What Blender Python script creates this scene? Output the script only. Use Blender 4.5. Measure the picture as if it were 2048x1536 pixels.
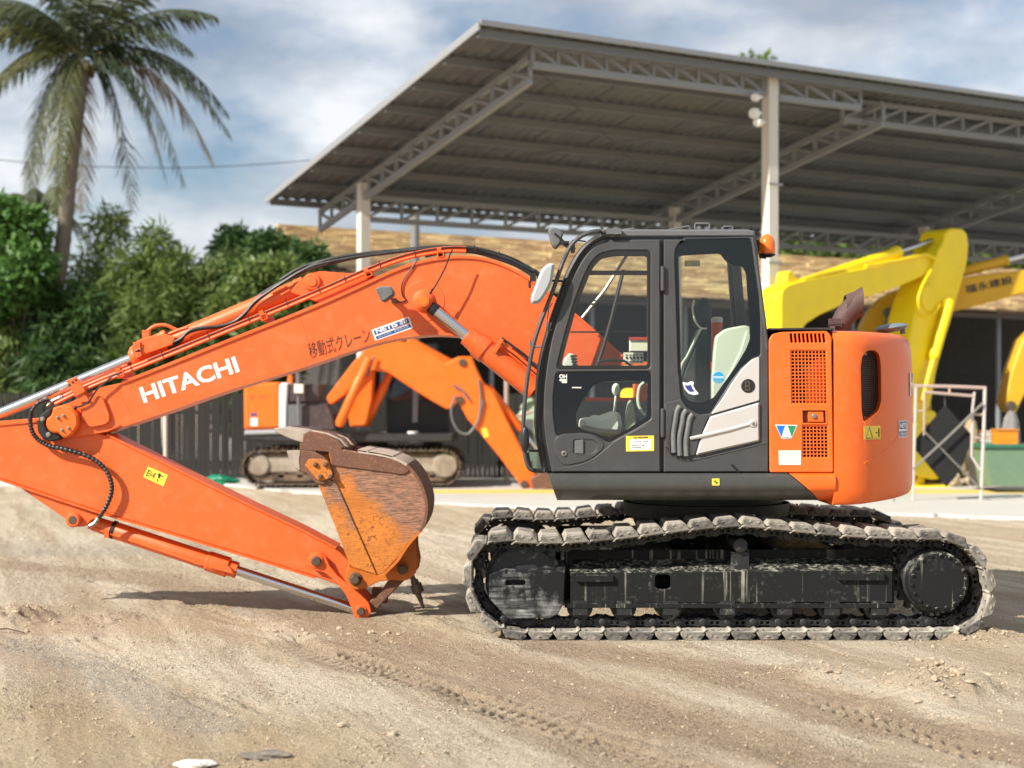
import bpy, bmesh, math, random
import numpy as np
from mathutils import Vector, Matrix, Quaternion
from mathutils.geometry import tessellate_polygon
random.seed(7); rng = np.random.default_rng(7)
sc = bpy.context.scene
for o in list(bpy.data.objects): bpy.data.objects.remove(o)
C = sc.collection
R = math.radians
# ------------------------------------------------------------------ camera, sky, sun, exposure
F, CX, CY, H = 3000.0, 1024.0, 800.0, 1.6          # focal length (px of the 2048 photo), principal point, eye height
cam = bpy.data.cameras.new('camera'); co = bpy.data.objects.new('camera', cam); C.objects.link(co)
co.location = (0, 0, H); co.rotation_euler = (R(90), 0, 0)
cam.sensor_width = 36; cam.lens = F/2048*36; cam.shift_y = (CY-768)/2048
cam.clip_start = .1; cam.clip_end = 2000
cam.dof.use_dof = True; cam.dof.focus_distance = 9.3; cam.dof.aperture_fstop = (cam.lens/1000)/.031
sc.camera = co
SUN = Vector((0.95, 0.72, -0.88)).normalized()
EL = math.asin(-SUN.z); AZ = math.atan2(-SUN.x, -SUN.y)
w = bpy.data.worlds.new('World'); sc.world = w; w.use_nodes = True
nt = w.node_tree; nt.nodes.clear(); N = nt.nodes.new; L = nt.links.new
out = N('ShaderNodeOutputWorld'); mix = N('ShaderNodeMixShader'); bg1 = N('ShaderNodeBackground'); bg2 = N('ShaderNodeBackground')
sky = N('ShaderNodeTexSky'); sky.sky_type = 'NISHITA'; sky.sun_disc = False; sky.sun_elevation = EL; sky.sun_rotation = AZ % (2*math.pi)
sky.air_density = 1.0; sky.dust_density = 1.2; sky.ozone_density = 1.5
L(sky.outputs[0], bg1.inputs[0]); bg1.inputs[1].default_value = 0.075
tc = N('ShaderNodeTexCoord'); sep = N('ShaderNodeSeparateXYZ'); L(tc.outputs['Generated'], sep.inputs[0])
mp = N('ShaderNodeMapping'); mp.inputs['Scale'].default_value = (1, 1, 2.0); mp.inputs['Location'].default_value = (.35, .2, .62)
L(tc.outputs['Generated'], mp.inputs[0])
n1 = N('ShaderNodeTexNoise'); n1.inputs['Scale'].default_value = 5.0; n1.inputs['Detail'].default_value = 9; n1.inputs['Roughness'].default_value = .56
n2 = N('ShaderNodeTexNoise'); n2.inputs['Scale'].default_value = 4.4; n2.inputs['Detail'].default_value = 7
mp2 = N('ShaderNodeMapping'); mp2.inputs['Scale'].default_value = (1, 1, 2.2); mp2.inputs['Location'].default_value = (2.2, 1.3, 5)
L(tc.outputs['Generated'], mp2.inputs[0]); L(mp.outputs[0], n1.inputs[0]); L(mp2.outputs[0], n2.inputs[0])
r1 = N('ShaderNodeValToRGB'); r1.color_ramp.elements[0].position = .33; r1.color_ramp.elements[1].position = .53
L(n1.outputs[0], r1.inputs[0])
r2 = N('ShaderNodeValToRGB'); r2.color_ramp.elements[0].position = .40; r2.color_ramp.elements[1].position = .58
r2.color_ramp.elements[0].color = (.46, .51, .59, 1); r2.color_ramp.elements[1].color = (.98, 1.0, 1.03, 1)
L(n2.outputs[0], r2.inputs[0]); L(r2.outputs[0], bg2.inputs[0]); bg2.inputs[1].default_value = 0.65
mm = N('ShaderNodeMath'); mm.operation = 'MULTIPLY'; mm.inputs[1].default_value = .92; L(r1.outputs[0], mm.inputs[0])
L(mm.outputs[0], mix.inputs[0]); L(bg1.outputs[0], mix.inputs[1]); L(bg2.outputs[0], mix.inputs[2]); L(mix.outputs[0], out.inputs[0])
sl = bpy.data.lights.new('sun', 'SUN'); sl.energy = 5.0; sl.angle = R(.55); sl.color = (1, .93, .82)
so = bpy.data.objects.new('sun', sl); C.objects.link(so); so.rotation_euler = SUN.to_track_quat('-Z', 'Y').to_euler(); so.location = (-8, -4, 12)
sc.view_settings.view_transform = 'Standard'; sc.view_settings.look = 'None'; sc.view_settings.gamma = 1; sc.view_settings.exposure = 0.64
sc.view_settings.use_curve_mapping = False
sc.cycles.use_denoising = True; sc.cycles.max_bounces = 8; sc.cycles.transparent_max_bounces = 16
sc.cycles.caustics_reflective = False; sc.cycles.caustics_refractive = False; sc.cycles.sample_clamp_indirect = 6

# ------------------------------------------------------------------ helpers
def W(px, py, Y): return Vector(((px-CX)*Y/F, Y, H-(py-CY)*Y/F))
def G(px, py):                      # a point on the ground seen at this pixel
    Y = H*F/(py-CY); return Vector(((px-CX)*Y/F, Y, 0))
def s2l(r, g, b):
    f = lambda c: (c/255/12.92 if c/255 <= .04045 else ((c/255+.055)/1.055)**2.4)
    return (f(r), f(g), f(b))
def cr(p, n=6, closed=False):       # Catmull-Rom through points of any dimension
    p = [np.array(q, float) for q in p]; m = len(p); o = []
    rngk = range(m if closed else m-1)
    for i in rngk:
        a, b, c, d = (p[(i-1) % m] if closed or i > 0 else 2*p[0]-p[1]), p[i], p[(i+1) % m], (p[(i+2) % m] if closed or i+2 < m else 2*p[-1]-p[-2])
        for k in range(n):
            t = k/n
            o.append(.5*((2*b)+(-a+c)*t+(2*a-5*b+4*c-d)*t*t+(-a+3*b-3*c+d)*t**3))
    if not closed: o.append(p[-1])
    return [tuple(q) for q in o]
def rnd(pts, r, n=4):               # round the corners of a closed 2-D outline by r
    m = len(pts); o = []
    for i in range(m):
        p, a, b = (np.array(pts[k % m], float) for k in (i, i-1, i+1))
        da, db = a-p, b-p; la, lb = np.linalg.norm(da), np.linalg.norm(db)
        q = min(r, la*.45, lb*.45); s, e = p+da/la*q, p+db/lb*q
        for k in range(n+1):
            t = k/n; o.append(tuple((1-t)**2*s+2*t*(1-t)*p+t*t*e))
    return o
def inset2(P, d):                   # miter offset of a closed CCW outline, inward for d > 0
    m = len(P); o = []
    for i in range(m):
        p, a, b = P[i], P[i-1], P[(i+1) % m]
        e1 = ((p[0]-a[0]), (p[1]-a[1])); e2 = ((b[0]-p[0]), (b[1]-p[1]))
        l1 = math.hypot(*e1) or 1e-9; l2 = math.hypot(*e2) or 1e-9
        n1 = (-e1[1]/l1, e1[0]/l1); n2 = (-e2[1]/l2, e2[0]/l2)
        k = 1+n1[0]*n2[0]+n1[1]*n2[1]; k = max(k, .35)
        o.append((p[0]+(n1[0]+n2[0])/k*d, p[1]+(n1[1]+n2[1])/k*d))
    return o
def area2(P): return .5*sum(P[i-1][0]*P[i][1]-P[i][0]*P[i-1][1] for i in range(len(P)))
class MB:
    def __init__(s): s.v, s.f, s.s, s.m = [], [], [], []; s.mi = 0
    def add(s, v, f, smooth=False):
        b = len(s.v); s.v += [tuple(x) for x in v]; s.f += [tuple(i+b for i in q) for q in f]; s.s += [smooth]*len(f); s.m += [s.mi]*len(f); return s
    def box(s, x0, x1, y0, y1, z0, z1):
        v = [(x, y, z) for x in (x0, x1) for y in (y0, y1) for z in (z0, z1)]
        return s.add(v, [(0, 1, 3, 2), (4, 6, 7, 5), (0, 4, 5, 1), (2, 3, 7, 6), (0, 2, 6, 4), (1, 5, 7, 3)])
    def pbox(s, x0, y0, x1, y1, Y0, Y1, Yr=None):
        a, b = W(x0, y1, Yr or Y0), W(x1, y0, Yr or Y0); return s.box(a.x, b.x, Y0, Y1, a.z, b.z)
    def prism(s, P, holes, Y0, Y1, bev=.004):   # P: (X,Z) outline; near face at Y0, chamfered
        P = list(P)
        if area2(P) < 0: P = P[::-1]
        hs = []
        for h in holes:
            h = list(h)
            hs.append(h[::-1] if area2(h) > 0 else h)
        rings = [P]+hs
        fr = [inset2(r, bev) if bev else r for r in rings]
        flat = [[Vector((x, z, 0)) for x, z in r] for r in fr]
        tri = tessellate_polygon(flat)
        n = sum(len(r) for r in rings)
        lay = [[(x, Y0, z) for r in fr for x, z in r]]
        if bev: lay.append([(x, Y0+bev, z) for r in rings for x, z in r])
        lay.append([(x, Y1-(bev or 0), z) for r in rings for x, z in r])
        if bev: lay.append([(x, Y1, z) for r in fr for x, z in r])
        v = [p for l in lay for p in l]; k = len(lay)-1
        f = [tuple(t) for t in tri]+[tuple(i+k*n for i in t[::-1]) for t in tri]
        o = 0
        for r in rings:
            m = len(r)
            for j in range(k):
                for i in range(m):
                    a, b = o+i+j*n, o+(i+1) % m+j*n; f.append((a, b, b+n, a+n))
            o += m
        return s.add(v, f)
    def plate(s, pts, Y0, Y1, holes=(), bev=.004, Yr=None):
        q = lambda r: [(W(x, y, Yr or Y0).x, W(x, y, Yr or Y0).z) for x, y in r]
        return s.prism(q(pts), [q(h) for h in holes], Y0, Y1, bev)
    def tube(s, path, r, seg=8, caps=True, smooth=True):
        P = [Vector(p) for p in path]; n = len(P); rs = r if isinstance(r, (list, tuple)) else [r]*n
        T = [(P[min(i+1, n-1)]-P[max(i-1, 0)]).normalized() for i in range(n)]
        u = T[0].orthogonal().normalized(); v = []
        for i in range(n):
            u = (u-T[i]*u.dot(T[i])).normalized(); w_ = T[i].cross(u)
            for k in range(seg):
                a = 2*math.pi*k/seg; v.append(P[i]+(u*math.cos(a)+w_*math.sin(a))*rs[i])
        f = [(i*seg+k, i*seg+(k+1) % seg, (i+1)*seg+(k+1) % seg, (i+1)*seg+k) for i in range(n-1) for k in range(seg)]
        s.add(v, f, smooth)
        if caps: s.add(v[:seg], [tuple(range(seg))[::-1]]); s.add(v[-seg:], [tuple(range(seg))])
        return s
    def lathe(s, p0, p1, prof, seg=20, smooth=False):   # prof: (metres along p0->p1, radius)
        p0, p1 = Vector(p0), Vector(p1); T = (p1-p0).normalized(); u = T.orthogonal().normalized(); w_ = T.cross(u)
        v = []; n = len(prof)
        for t, r in prof:
            for k in range(seg):
                a = 2*math.pi*k/seg; v.append(p0+T*t+(u*math.cos(a)+w_*math.sin(a))*r)
        for i in range(n-1):
            f = [(i*seg+k, i*seg+(k+1) % seg, (i+1)*seg+(k+1) % seg, (i+1)*seg+k) for k in range(seg)]
            b = len(s.v)
            s.add(v[i*seg:(i+2)*seg], [(k, (k+1) % seg, seg+(k+1) % seg, seg+k) for k in range(seg)], True)
        s.add(v[:seg], [tuple(range(seg))[::-1]]); s.add(v[-seg:], [tuple(range(seg))]); return s
    def disc(s, c, r, Y0, Y1, seg=24, ch=None):          # a disc facing the camera, c=(X,Z)
        ch = ch if ch is not None else min(.006, r*.2)
        L_ = Y1-Y0
        return s.lathe((c[0], Y0, c[1]), (c[0], Y1, c[1]), [(0, r-ch), (ch, r), (L_, r)], seg)
    def ball(s, c, rx, ry, rz, seg=16, ring=10, M=None):
        v = []
        for i in range(ring+1):
            th = math.pi*i/ring
            for k in range(seg):
                a = 2*math.pi*k/seg; p = Vector((rx*math.sin(th)*math.cos(a), ry*math.sin(th)*math.sin(a), rz*math.cos(th)))
                v.append(Vector(c)+(M @ p if M else p))
        return s.add(v, [(i*seg+k, (i+1)*seg+k, (i+1)*seg+(k+1) % seg, i*seg+(k+1) % seg) for i in range(ring) for k in range(seg)], True)
    def mesh(s, name, off=Vector((0, 0, 0)), weld=True):
        me = bpy.data.meshes.new(name); me.from_pydata([(x-off.x, y-off.y, z-off.z) for x, y, z in s.v], [], s.f)
        me.polygons.foreach_set('use_smooth', s.s); me.polygons.foreach_set('material_index', s.m)
        bm = bmesh.new(); bm.from_mesh(me)
        if weld: bmesh.ops.remove_doubles(bm, verts=bm.verts, dist=1e-5)
        bmesh.ops.recalc_face_normals(bm, faces=bm.faces); bm.to_mesh(me); bm.free()
        me.set_sharp_from_angle(angle=R(36))
        return me
    def build(s, name, mat, parent=None, **kw):
        off = root_of(parent).location.copy() if parent else Vector((0, 0, 0))
        return link(name, s.mesh(name, off, kw.pop('weld', True)), mat, parent, **kw)
def root_of(o):
    while o.parent: o = o.parent
    return o
def link(name, me, mat, parent=None, **kw):
    if mat and not me.materials:
        for m_ in (mat if isinstance(mat, (list, tuple)) else [mat]): me.materials.append(m_)
    o = bpy.data.objects.new(name, me); C.objects.link(o)
    if parent: o.parent = parent
    return tag(o, **kw)
def tag(o, label=None, cat=None, group=None, kind=None):
    if label: o['label'] = label
    if cat: o['category'] = cat
    if group: o['group'] = group
    if kind: o['kind'] = kind
    return o
def thing(name, loc, label, cat, group=None):
    o = bpy.data.objects.new(name, None); C.objects.link(o); o.location = loc; o.empty_display_size = .2
    return tag(o, label, cat, group)
def put(name, me, parent, Mw, mat=None):                  # one more object of a shared mesh, Mw = its matrix in the world
    o = bpy.data.objects.new(name, me); C.objects.link(o); o.parent = parent
    if mat and not me.materials: me.materials.append(mat)
    o.matrix_basis = Matrix.Translation(-root_of(parent).location) @ Mw
    return o
def frame(p, x, z):                                       # matrix with these x and z axes
    x = x.normalized(); y = z.cross(x).normalized(); z = x.cross(y)
    return Matrix(((x.x, y.x, z.x, p.x), (x.y, y.y, z.y, p.y), (x.z, y.z, z.z, p.z), (0, 0, 0, 1)))
CUBE = {}
def bar(name, p0, p1, w_, h_, mat, parent, up=Vector((0, 0, 1))):   # a straight bar between two points, own object
    p0, p1 = Vector(p0), Vector(p1)
    if mat.name not in CUBE: CUBE[mat.name] = MB().box(0, 1, -.5, .5, -.5, .5).mesh('bar_shape')
    x = p1-p0; M = frame(p0, x, up) @ Matrix.Diagonal((x.length, w_, h_, 1))
    return put(name, CUBE[mat.name], parent, M, mat)
def text(name, s, p0, p1, h, Y, mat, parent, bold=0.0, up=None, thick=.002):
    """lettering from pixel p0 to p1 (base line), h pixels tall, on the plane Y"""
    cu = bpy.data.curves.new(name, 'FONT'); cu.body = s; cu.size = 1; cu.offset = bold; cu.resolution_u = 3
    ob = bpy.data.objects.new(name, cu); C.objects.link(ob)
    dg = bpy.context.evaluated_depsgraph_get(); me = bpy.data.meshes.new_from_object(ob.evaluated_get(dg))
    bpy.data.objects.remove(ob)
    v = np.empty(len(me.vertices)*3); me.vertices.foreach_get('co', v); v = v.reshape(-1, 3)
    lo, hi = v.min(0), v.max(0); sz = np.maximum(hi-lo, 1e-6)
    A, B = W(*p0, Y), W(*p1, Y); bx = B-A
    U = Vector((-bx.z, 0, bx.x)).normalized()*h*Y/F if up is None else Vector((up[0]*Y/F, 0, -up[1]*Y/F))
    off = root_of(parent).location
    q = [A+bx*((p[0]-lo[0])/sz[0])+U*((p[1]-lo[1])/sz[1])-off for p in v]
    me.vertices.foreach_set('co', np.array([tuple(x) for x in q]).ravel()); me.update()
    bm = bmesh.new(); bm.from_mesh(me)
    bmesh.ops.recalc_face_normals(bm, faces=bm.faces)
    ex = bmesh.ops.extrude_face_region(bm, geom=bm.faces[:]); bmesh.ops.translate(bm, vec=(0, -thick, 0), verts=[e for e in ex['geom'] if isinstance(e, bmesh.types.BMVert)])
    bmesh.ops.recalc_face_normals(bm, faces=bm.faces); bm.to_mesh(me); bm.free()
    me.materials.clear(); me.polygons.foreach_set('use_smooth', [False]*len(me.polygons))
    return link(name, me, mat, parent)

# ------------------------------------------------------------------ materials
def M_(name): m = bpy.data.materials.new(name); m.use_nodes = True; t = m.node_tree; return m, t, t.nodes['Principled BSDF']
def noise(t, scale, detail=4, rough=.55, vec=None, stretch=None, coord='Object'):
    n = t.nodes.new('ShaderNodeTexNoise'); n.inputs['Scale'].default_value = scale; n.inputs['Detail'].default_value = detail; n.inputs['Roughness'].default_value = rough
    if coord == 'pos': g = t.nodes.new('ShaderNodeNewGeometry'); src = g.outputs['Position']
    else: g = t.nodes.new('ShaderNodeTexCoord'); src = g.outputs[coord]
    if stretch:
        mp_ = t.nodes.new('ShaderNodeMapping'); mp_.inputs['Scale'].default_value = stretch; t.links.new(src, mp_.inputs[0]); src = mp_.outputs[0]
    t.links.new(src, n.inputs['Vector']); return n.outputs[0]
def ramp(t, fac, a, b, ca=(0, 0, 0, 1), cb=(1, 1, 1, 1)):
    r = t.nodes.new('ShaderNodeValToRGB'); r.color_ramp.elements[0].position = a; r.color_ramp.elements[1].position = b
    r.color_ramp.elements[0].color = ca if len(ca) == 4 else (*ca, 1); r.color_ramp.elements[1].color = cb if len(cb) == 4 else (*cb, 1)
    t.links.new(fac, r.inputs[0]); return r.outputs[0]
def mixc(t, fac, a, b):
    m = t.nodes.new('ShaderNodeMix'); m.data_type = 'RGBA'
    for k, x in ((0, fac), (6, a), (7, b)):
        if isinstance(x, (int, float)): m.inputs[k].default_value = x
        elif isinstance(x, tuple): m.inputs[k].default_value = (*x, 1) if len(x) == 3 else x
        else: t.links.new(x, m.inputs[k])
    return m.outputs[2]
def math_(t, op, a, b=0.0):
    m = t.nodes.new('ShaderNodeMath'); m.operation = op
    for k, x in ((0, a), (1, b)):
        if isinstance(x, (int, float)): m.inputs[k].default_value = x
        else: t.links.new(x, m.inputs[k])
    return m.outputs[0]
def bump(t, b, h, strength=.3, dist=.01):
    n = t.nodes.new('ShaderNodeBump'); n.inputs['Strength'].default_value = strength; n.inputs['Distance'].default_value = dist
    t.links.new(h, n.inputs['Height']); t.links.new(n.outputs[0], b.inputs['Normal'])
def paint(name, col, rough=.4, metal=0, var=.12, dust=.15, dcol=(.42, .36, .28), scale=3.0, bmp=.05, coat=0.0):
    m, t, b = M_(name)
    n = noise(t, scale, 5); c = mixc(t, n, tuple(x*(1-var) for x in col), tuple(min(1, x*(1+var)) for x in col))
    d = noise(t, scale*4, 8, .65); d = ramp(t, d, .5, .78); d = math_(t, 'MULTIPLY', d, dust)
    c = mixc(t, d, c, dcol); t.links.new(c, b.inputs['Base Color'])
    rr = ramp(t, n, .2, .8, (rough*.8,)*3, (min(1, rough*1.25),)*3); t.links.new(rr, b.inputs['Roughness'])
    b.inputs['Metallic'].default_value = metal
    if coat: b.inputs['Coat Weight'].default_value = coat; b.inputs['Coat Roughness'].default_value = .15
    if bmp: bump(t, b, noise(t, 55, 3), bmp, .004)
    return m
def plain(name, col, rough=.5, metal=0, emit=None):
    m, t, b = M_(name); b.inputs['Base Color'].default_value = (*col, 1); b.inputs['Roughness'].default_value = rough; b.inputs['Metallic'].default_value = metal
    return m
def muddy(name, dark, mud, lo, hi, scale=9, stretch=None, rough=.85, bmp=.5, coord='Object', ends=0):
    m, t, b = M_(name)
    n = noise(t, scale, 9, .62, stretch=stretch, coord=coord)
    if ends:                        # caked on the wide faces, scraped on the end faces
        g = t.nodes.new('ShaderNodeTexCoord'); sp = t.nodes.new('ShaderNodeSeparateXYZ'); t.links.new(g.outputs['Normal'], sp.inputs[0])
        n = math_(t, 'SUBTRACT', n, math_(t, 'MULTIPLY', math_(t, 'ABSOLUTE', sp.outputs[1]), ends))
    k = ramp(t, n, lo, hi)
    mc = mixc(t, noise(t, 30, 5, coord=coord), tuple(x*.84 for x in mud), tuple(x*1.10 for x in mud))
    t.links.new(mixc(t, k, dark, mc), b.inputs['Base Color']); b.inputs['Roughness'].default_value = rough
    bump(t, b, noise(t, 42, 8, .7, coord=coord), bmp, .012); return m
O_ = s2l(238, 88, 30)
OR = paint('orange_paint', (.78, .122, .022), .42, dust=.20, coat=.04, dcol=(.55, .3, .18))
OR2 = paint('orange_body_paint', (.80, .138, .016), .38, dust=.16, coat=.05, dcol=(.55, .3, .18))
ORB = paint('bright_orange_paint', (.86, .15, .010), .42, dust=.12, dcol=(.5, .3, .15))
YEL = paint('yellow_paint', (.90, .68, .006), .42, dust=.06, dcol=(.5, .38, .1))
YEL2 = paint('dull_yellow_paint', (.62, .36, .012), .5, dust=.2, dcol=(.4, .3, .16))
CABG = paint('cab_grey_paint', (.052, .053, .056), .46, dust=.10, dcol=(.2, .19, .17), bmp=.12)
CABD = paint('cab_black_trim', (.012, .013, .014), .42, dust=.06, dcol=(.1, .1, .09))
SKIRT = paint('skirt_grey_paint', (.060, .062, .060), .34, dust=.12, dcol=(.22, .2, .16))
ROOFG = paint('roof_grey_plastic', (.115, .118, .125), .5, dust=.15, dcol=(.25, .24, .22))
SILV = paint('silver_paint', (.58, .56, .54), .38, metal=.25, var=.04, dust=.06)
RUB = plain('rubber_black', (.012, .012, .013), .55)
HOSE = paint('hose_rubber', (.016, .016, .017), .42, dust=.3, dcol=(.16, .14, .12))
CHR = plain('chrome_rod', (.66, .67, .69), .13, 1)
STEEL = paint('bolt_steel', (.33, .31, .28), .4, metal=.7, dust=.35, dcol=(.3, .24, .17), scale=20)
PIN = paint('rusty_pin_steel', (.10, .075, .055), .5, metal=.4, dust=.4, dcol=(.28, .15, .07), scale=22)
PLAST = paint('grey_plastic', (.36, .38, .40), .5, dust=.08, var=.05)
LAMPG = paint('lamp_grey_plastic', (.12, .125, .13), .5, dust=.2)
BROWN = paint('exhaust_brown', (.080, .045, .041), .7, dust=.25, dcol=(.22, .14, .11), scale=14)
DARKV = plain('dark_void', (.008, .008, .009), .8)
RAD = paint('radiator_black', (.02, .02, .021), .6, dust=.3, dcol=(.12, .1, .08))
WHITE = plain('white_vinyl', (.80, .80, .79), .45)
OFFW = paint('faded_white_label', (.72, .69, .62), .5, var=.04, dust=.2, dcol=(.5, .48, .42))
BLK = plain('black_ink', (.015, .015, .018), .5)
INK = plain('worn_black_ink', (.075, .03, .018), .5)
BLUE = plain('blue_vinyl', (.03, .075, .24), .4)
SKYB = plain('sky_blue_vinyl', (.02, .28, .5), .4)
LBLUE = plain('pale_blue_vinyl', (.35, .5, .62), .45)
GREEN = plain('green_vinyl', (.01, .25, .10), .45)
CBLUE = plain('cobalt_vinyl', (.01, .16, .62), .4)
YELS = plain('yellow_vinyl', (.86, .66, .07), .42)
NAVY = plain('navy_vinyl', (.04, .045, .22), .45)
CREAM = paint('cream_plastic', (.62, .66, .60), .55, var=.04, dust=.05)
SEATD = paint('seat_fabric', (.022, .030, .032), .85, bmp=.3)
MUD = muddy('dried_mud_shoe', (.06, .058, .054), (.50, .455, .385), .28, .60, 9, ends=.08, bmp=.28)
MUD2 = muddy('dried_mud_shoe_dark', (.05, .048, .046), (.40, .365, .31), .32, .64, 9, ends=.09, bmp=.28)
LINK = muddy('track_link_steel', (.016, .017, .018), (.24, .23, .21), .56, .76, 16, bmp=.3, rough=.5)
def beacon_mat():
    m, t, b = M_('amber_lens'); b.inputs['Base Color'].default_value = (.9, .17, .005, 1); b.inputs['Roughness'].default_value = .2
    b.inputs['Subsurface Weight'].default_value = .3; b.inputs['Subsurface Radius'].default_value = (.03, .01, .002); b.inputs['Coat Weight'].default_value = .5; return m
AMB = beacon_mat()
def frame_mat():      # black paint with pale cement runs down the side
    m, t, b = M_('track_frame_paint')
    a = ramp(t, noise(t, 1, 3, .6, stretch=(26, 26, .9), coord='pos'), .585, .66)
    a2 = ramp(t, noise(t, 3.2, 5, .6, coord='pos'), .40, .62); a = math_(t, 'MULTIPLY', a, a2)
    d = ramp(t, noise(t, 24, 10, .7, coord='pos'), .56, .70); d2 = ramp(t, noise(t, 2.3, 2, coord='pos'), .42, .7); d = math_(t, 'MULTIPLY', d, d2)
    g = t.nodes.new('ShaderNodeNewGeometry'); sp = t.nodes.new('ShaderNodeSeparateXYZ'); t.links.new(g.outputs['Normal'], sp.inputs[0])
    up = ramp(t, sp.outputs[2], .15, .6); u2 = ramp(t, noise(t, 21, 9, .75, coord='pos'), .50, .64); up = math_(t, 'MULTIPLY', up, u2)
    k = math_(t, 'MAXIMUM', math_(t, 'MULTIPLY', a, .75), math_(t, 'MAXIMUM', math_(t, 'MULTIPLY', d, .6), up))
    t.links.new(mixc(t, k, (.017, .0175, .018), (.36, .35, .29)), b.inputs['Base Color']); b.inputs['Roughness'].default_value = .5
    b.inputs['Specular IOR Level'].default_value = .10; bump(t, b, noise(t, 30, 6, coord='pos'), .25, .006); return m
TFR = frame_mat()
def scuffed():
    m, t, b = M_('scuffed_black_plate')
    a = ramp(t, noise(t, 6, 10, .68, stretch=(1, 1, .6), coord='pos'), .46, .66); s_ = ramp(t, noise(t, 1, 5, .6, stretch=(5, 5, 60), coord='pos'), .35, .7)
    k = math_(t, 'MULTIPLY', a, s_)
    t.links.new(mixc(t, k, (.015, .016, .017), (.42, .43, .42)), b.inputs['Base Color']); b.inputs['Roughness'].default_value = .48
    b.inputs['Specular IOR Level'].default_value = .14; bump(t, b, noise(t, 34, 6, coord='pos'), .2, .006); return m
SCUF = scuffed()
def bucket_mat(name, c1, c2, T):
    m, t, b = M_(name)
    g = t.nodes.new('ShaderNodeNewGeometry'); sp = t.nodes.new('ShaderNodeSeparateXYZ'); t.links.new(g.outputs['Position'], sp.inputs[0])
    # worn bare towards the cutting edge and the back curve, paint left near the hinge
    h = math_(t, 'ADD', math_(t, 'MULTIPLY', sp.outputs[2], .73), math_(t, 'MULTIPLY', sp.outputs[0], .68))
    n = noise(t, 8, 10, .72, coord='pos'); h = math_(t, 'ADD', h, math_(t, 'MULTIPLY', math_(t, 'SUBTRACT', n, .5), .42))
    k = ramp(t, math_(t, 'ADD', h, .5-T), .455, .56)
    sc_ = noise(t, 1, 7, .65, stretch=(14, 14, 85), coord='pos')
    sc_ = ramp(t, sc_, .34, .64); rust = mixc(t, sc_, tuple(x*.35 for x in c2), tuple(x*1.7 for x in c2))
    rust = mixc(t, math_(t, 'MULTIPLY', ramp(t, noise(t, 26, 8, .75, coord='pos'), .50, .68), .55), rust, (.34, .22, .15))
    pt = mixc(t, ramp(t, noise(t, 34, 9, .75, coord='pos'), .53, .62), c1, (.10, .035, .012)); pt = mixc(t, ramp(t, noise(t, 5, 6, coord='pos'), .4, .7), pt, tuple(x*.72 for x in c1))
    t.links.new(mixc(t, k, pt, rust), b.inputs['Base Color']); b.inputs['Roughness'].default_value = .62
    bump(t, b, math_(t, 'ADD', sc_, noise(t, 50, 6, coord='pos')), .35, .006); return m
BKT = bucket_mat('worn_bucket_steel', (.60, .19, .022), (.235, .115, .070), -.070)
BKT2 = bucket_mat('worn_bucket_edge', (.60, .19, .022), (.21, .105, .068), -.27)
LUGM = paint('amber_bucket_paint', (.50, .135, .012), .5, dust=.35, dcol=(.14, .06, .025), scale=12, var=.25)
RUST = paint('rust_steel', (.145, .062, .035), .75, dust=.4, dcol=(.34, .26, .19), scale=11, var=.4, bmp=.3)
WORN = paint('worn_tooth_steel', (.40, .34, .28), .6, metal=.2, dust=.5, dcol=(.2, .15, .11), scale=18, var=.25, bmp=.3)
DUSTY_LIT = paint('dusty_lit_steel', (.46, .38, .31), .7, dust=.7, dcol=(.17, .10, .065), scale=6, var=.3, bmp=.3)
def glass(name, tint, gl=.06, rough=.02):
    m, t, b = M_(name); t.nodes.remove(b); o = t.nodes['Material Output']
    tr = t.nodes.new('ShaderNodeBsdfTransparent'); tr.inputs[0].default_value = (*tint, 1)
    gs = t.nodes.new('ShaderNodeBsdfGlossy'); gs.inputs['Roughness'].default_value = rough
    fr = t.nodes.new('ShaderNodeLayerWeight')
    f = math_(t, 'ADD', math_(t, 'MULTIPLY', math_(t, 'POWER', fr.outputs['Facing'], 5.0), .9), gl*.75)
    mx = t.nodes.new('ShaderNodeMixShader'); t.links.new(f, mx.inputs[0]); t.links.new(tr.outputs[0], mx.inputs[1]); t.links.new(gs.outputs[0], mx.inputs[2])
    t.links.new(mx.outputs[0], o.inputs[0]); return m
GLS = glass('clear_cab_glass', (.945, .975, .935), .065)
FRIT = plain('fritted_black_glass', (.006, .008, .010), .06)
# ------------------------------------------------------------------ MAIN EXCAVATOR
EX = thing('excavator', (1.45, 11.245, 0), 'large orange crawler excavator in front with dark grey cab and white HITACHI lettering', 'excavator')
YN, YF = 10.0, 11.99                 # near faces of the two tracks
# --- tracks
PATH = [(1000,1083),(1060,1086),(1130,1086),(1200,1081),(1260,1075),(1330,1066),(1400,1058),(1475,1053),(1550,1058),(1620,1066),(1690,1072),(1760,1076),(1830,1078),(1890,1081),(1932,1098),(1961,1128),(1976,1163),(1977,1200),(1963,1232),(1936,1253),(1890,1263),(1700,1264.5),(1500,1264.5),(1300,1264.5),(1100,1264.5),(1025,1262),(985,1243),(958,1214),(945,1180),(943,1145),(952,1112),(972,1092)]
pl = [(W(x, y, YN).x, W(x, y, YN).z) for x, y in PATH]
pl = [np.array(p) for p in cr(pl, 12, True)]
seg = [np.linalg.norm(pl[(i+1) % len(pl)]-pl[i]) for i in range(len(pl))]; tot = sum(seg)
NS = round(tot/.170); PITCH = tot/NS
def at_path(s):
    s %= tot
    for i, l in enumerate(seg):
        if s <= l: return pl[i]+(pl[(i+1) % len(pl)]-pl[i])*(s/l)
        s -= l
    return pl[0]
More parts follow.
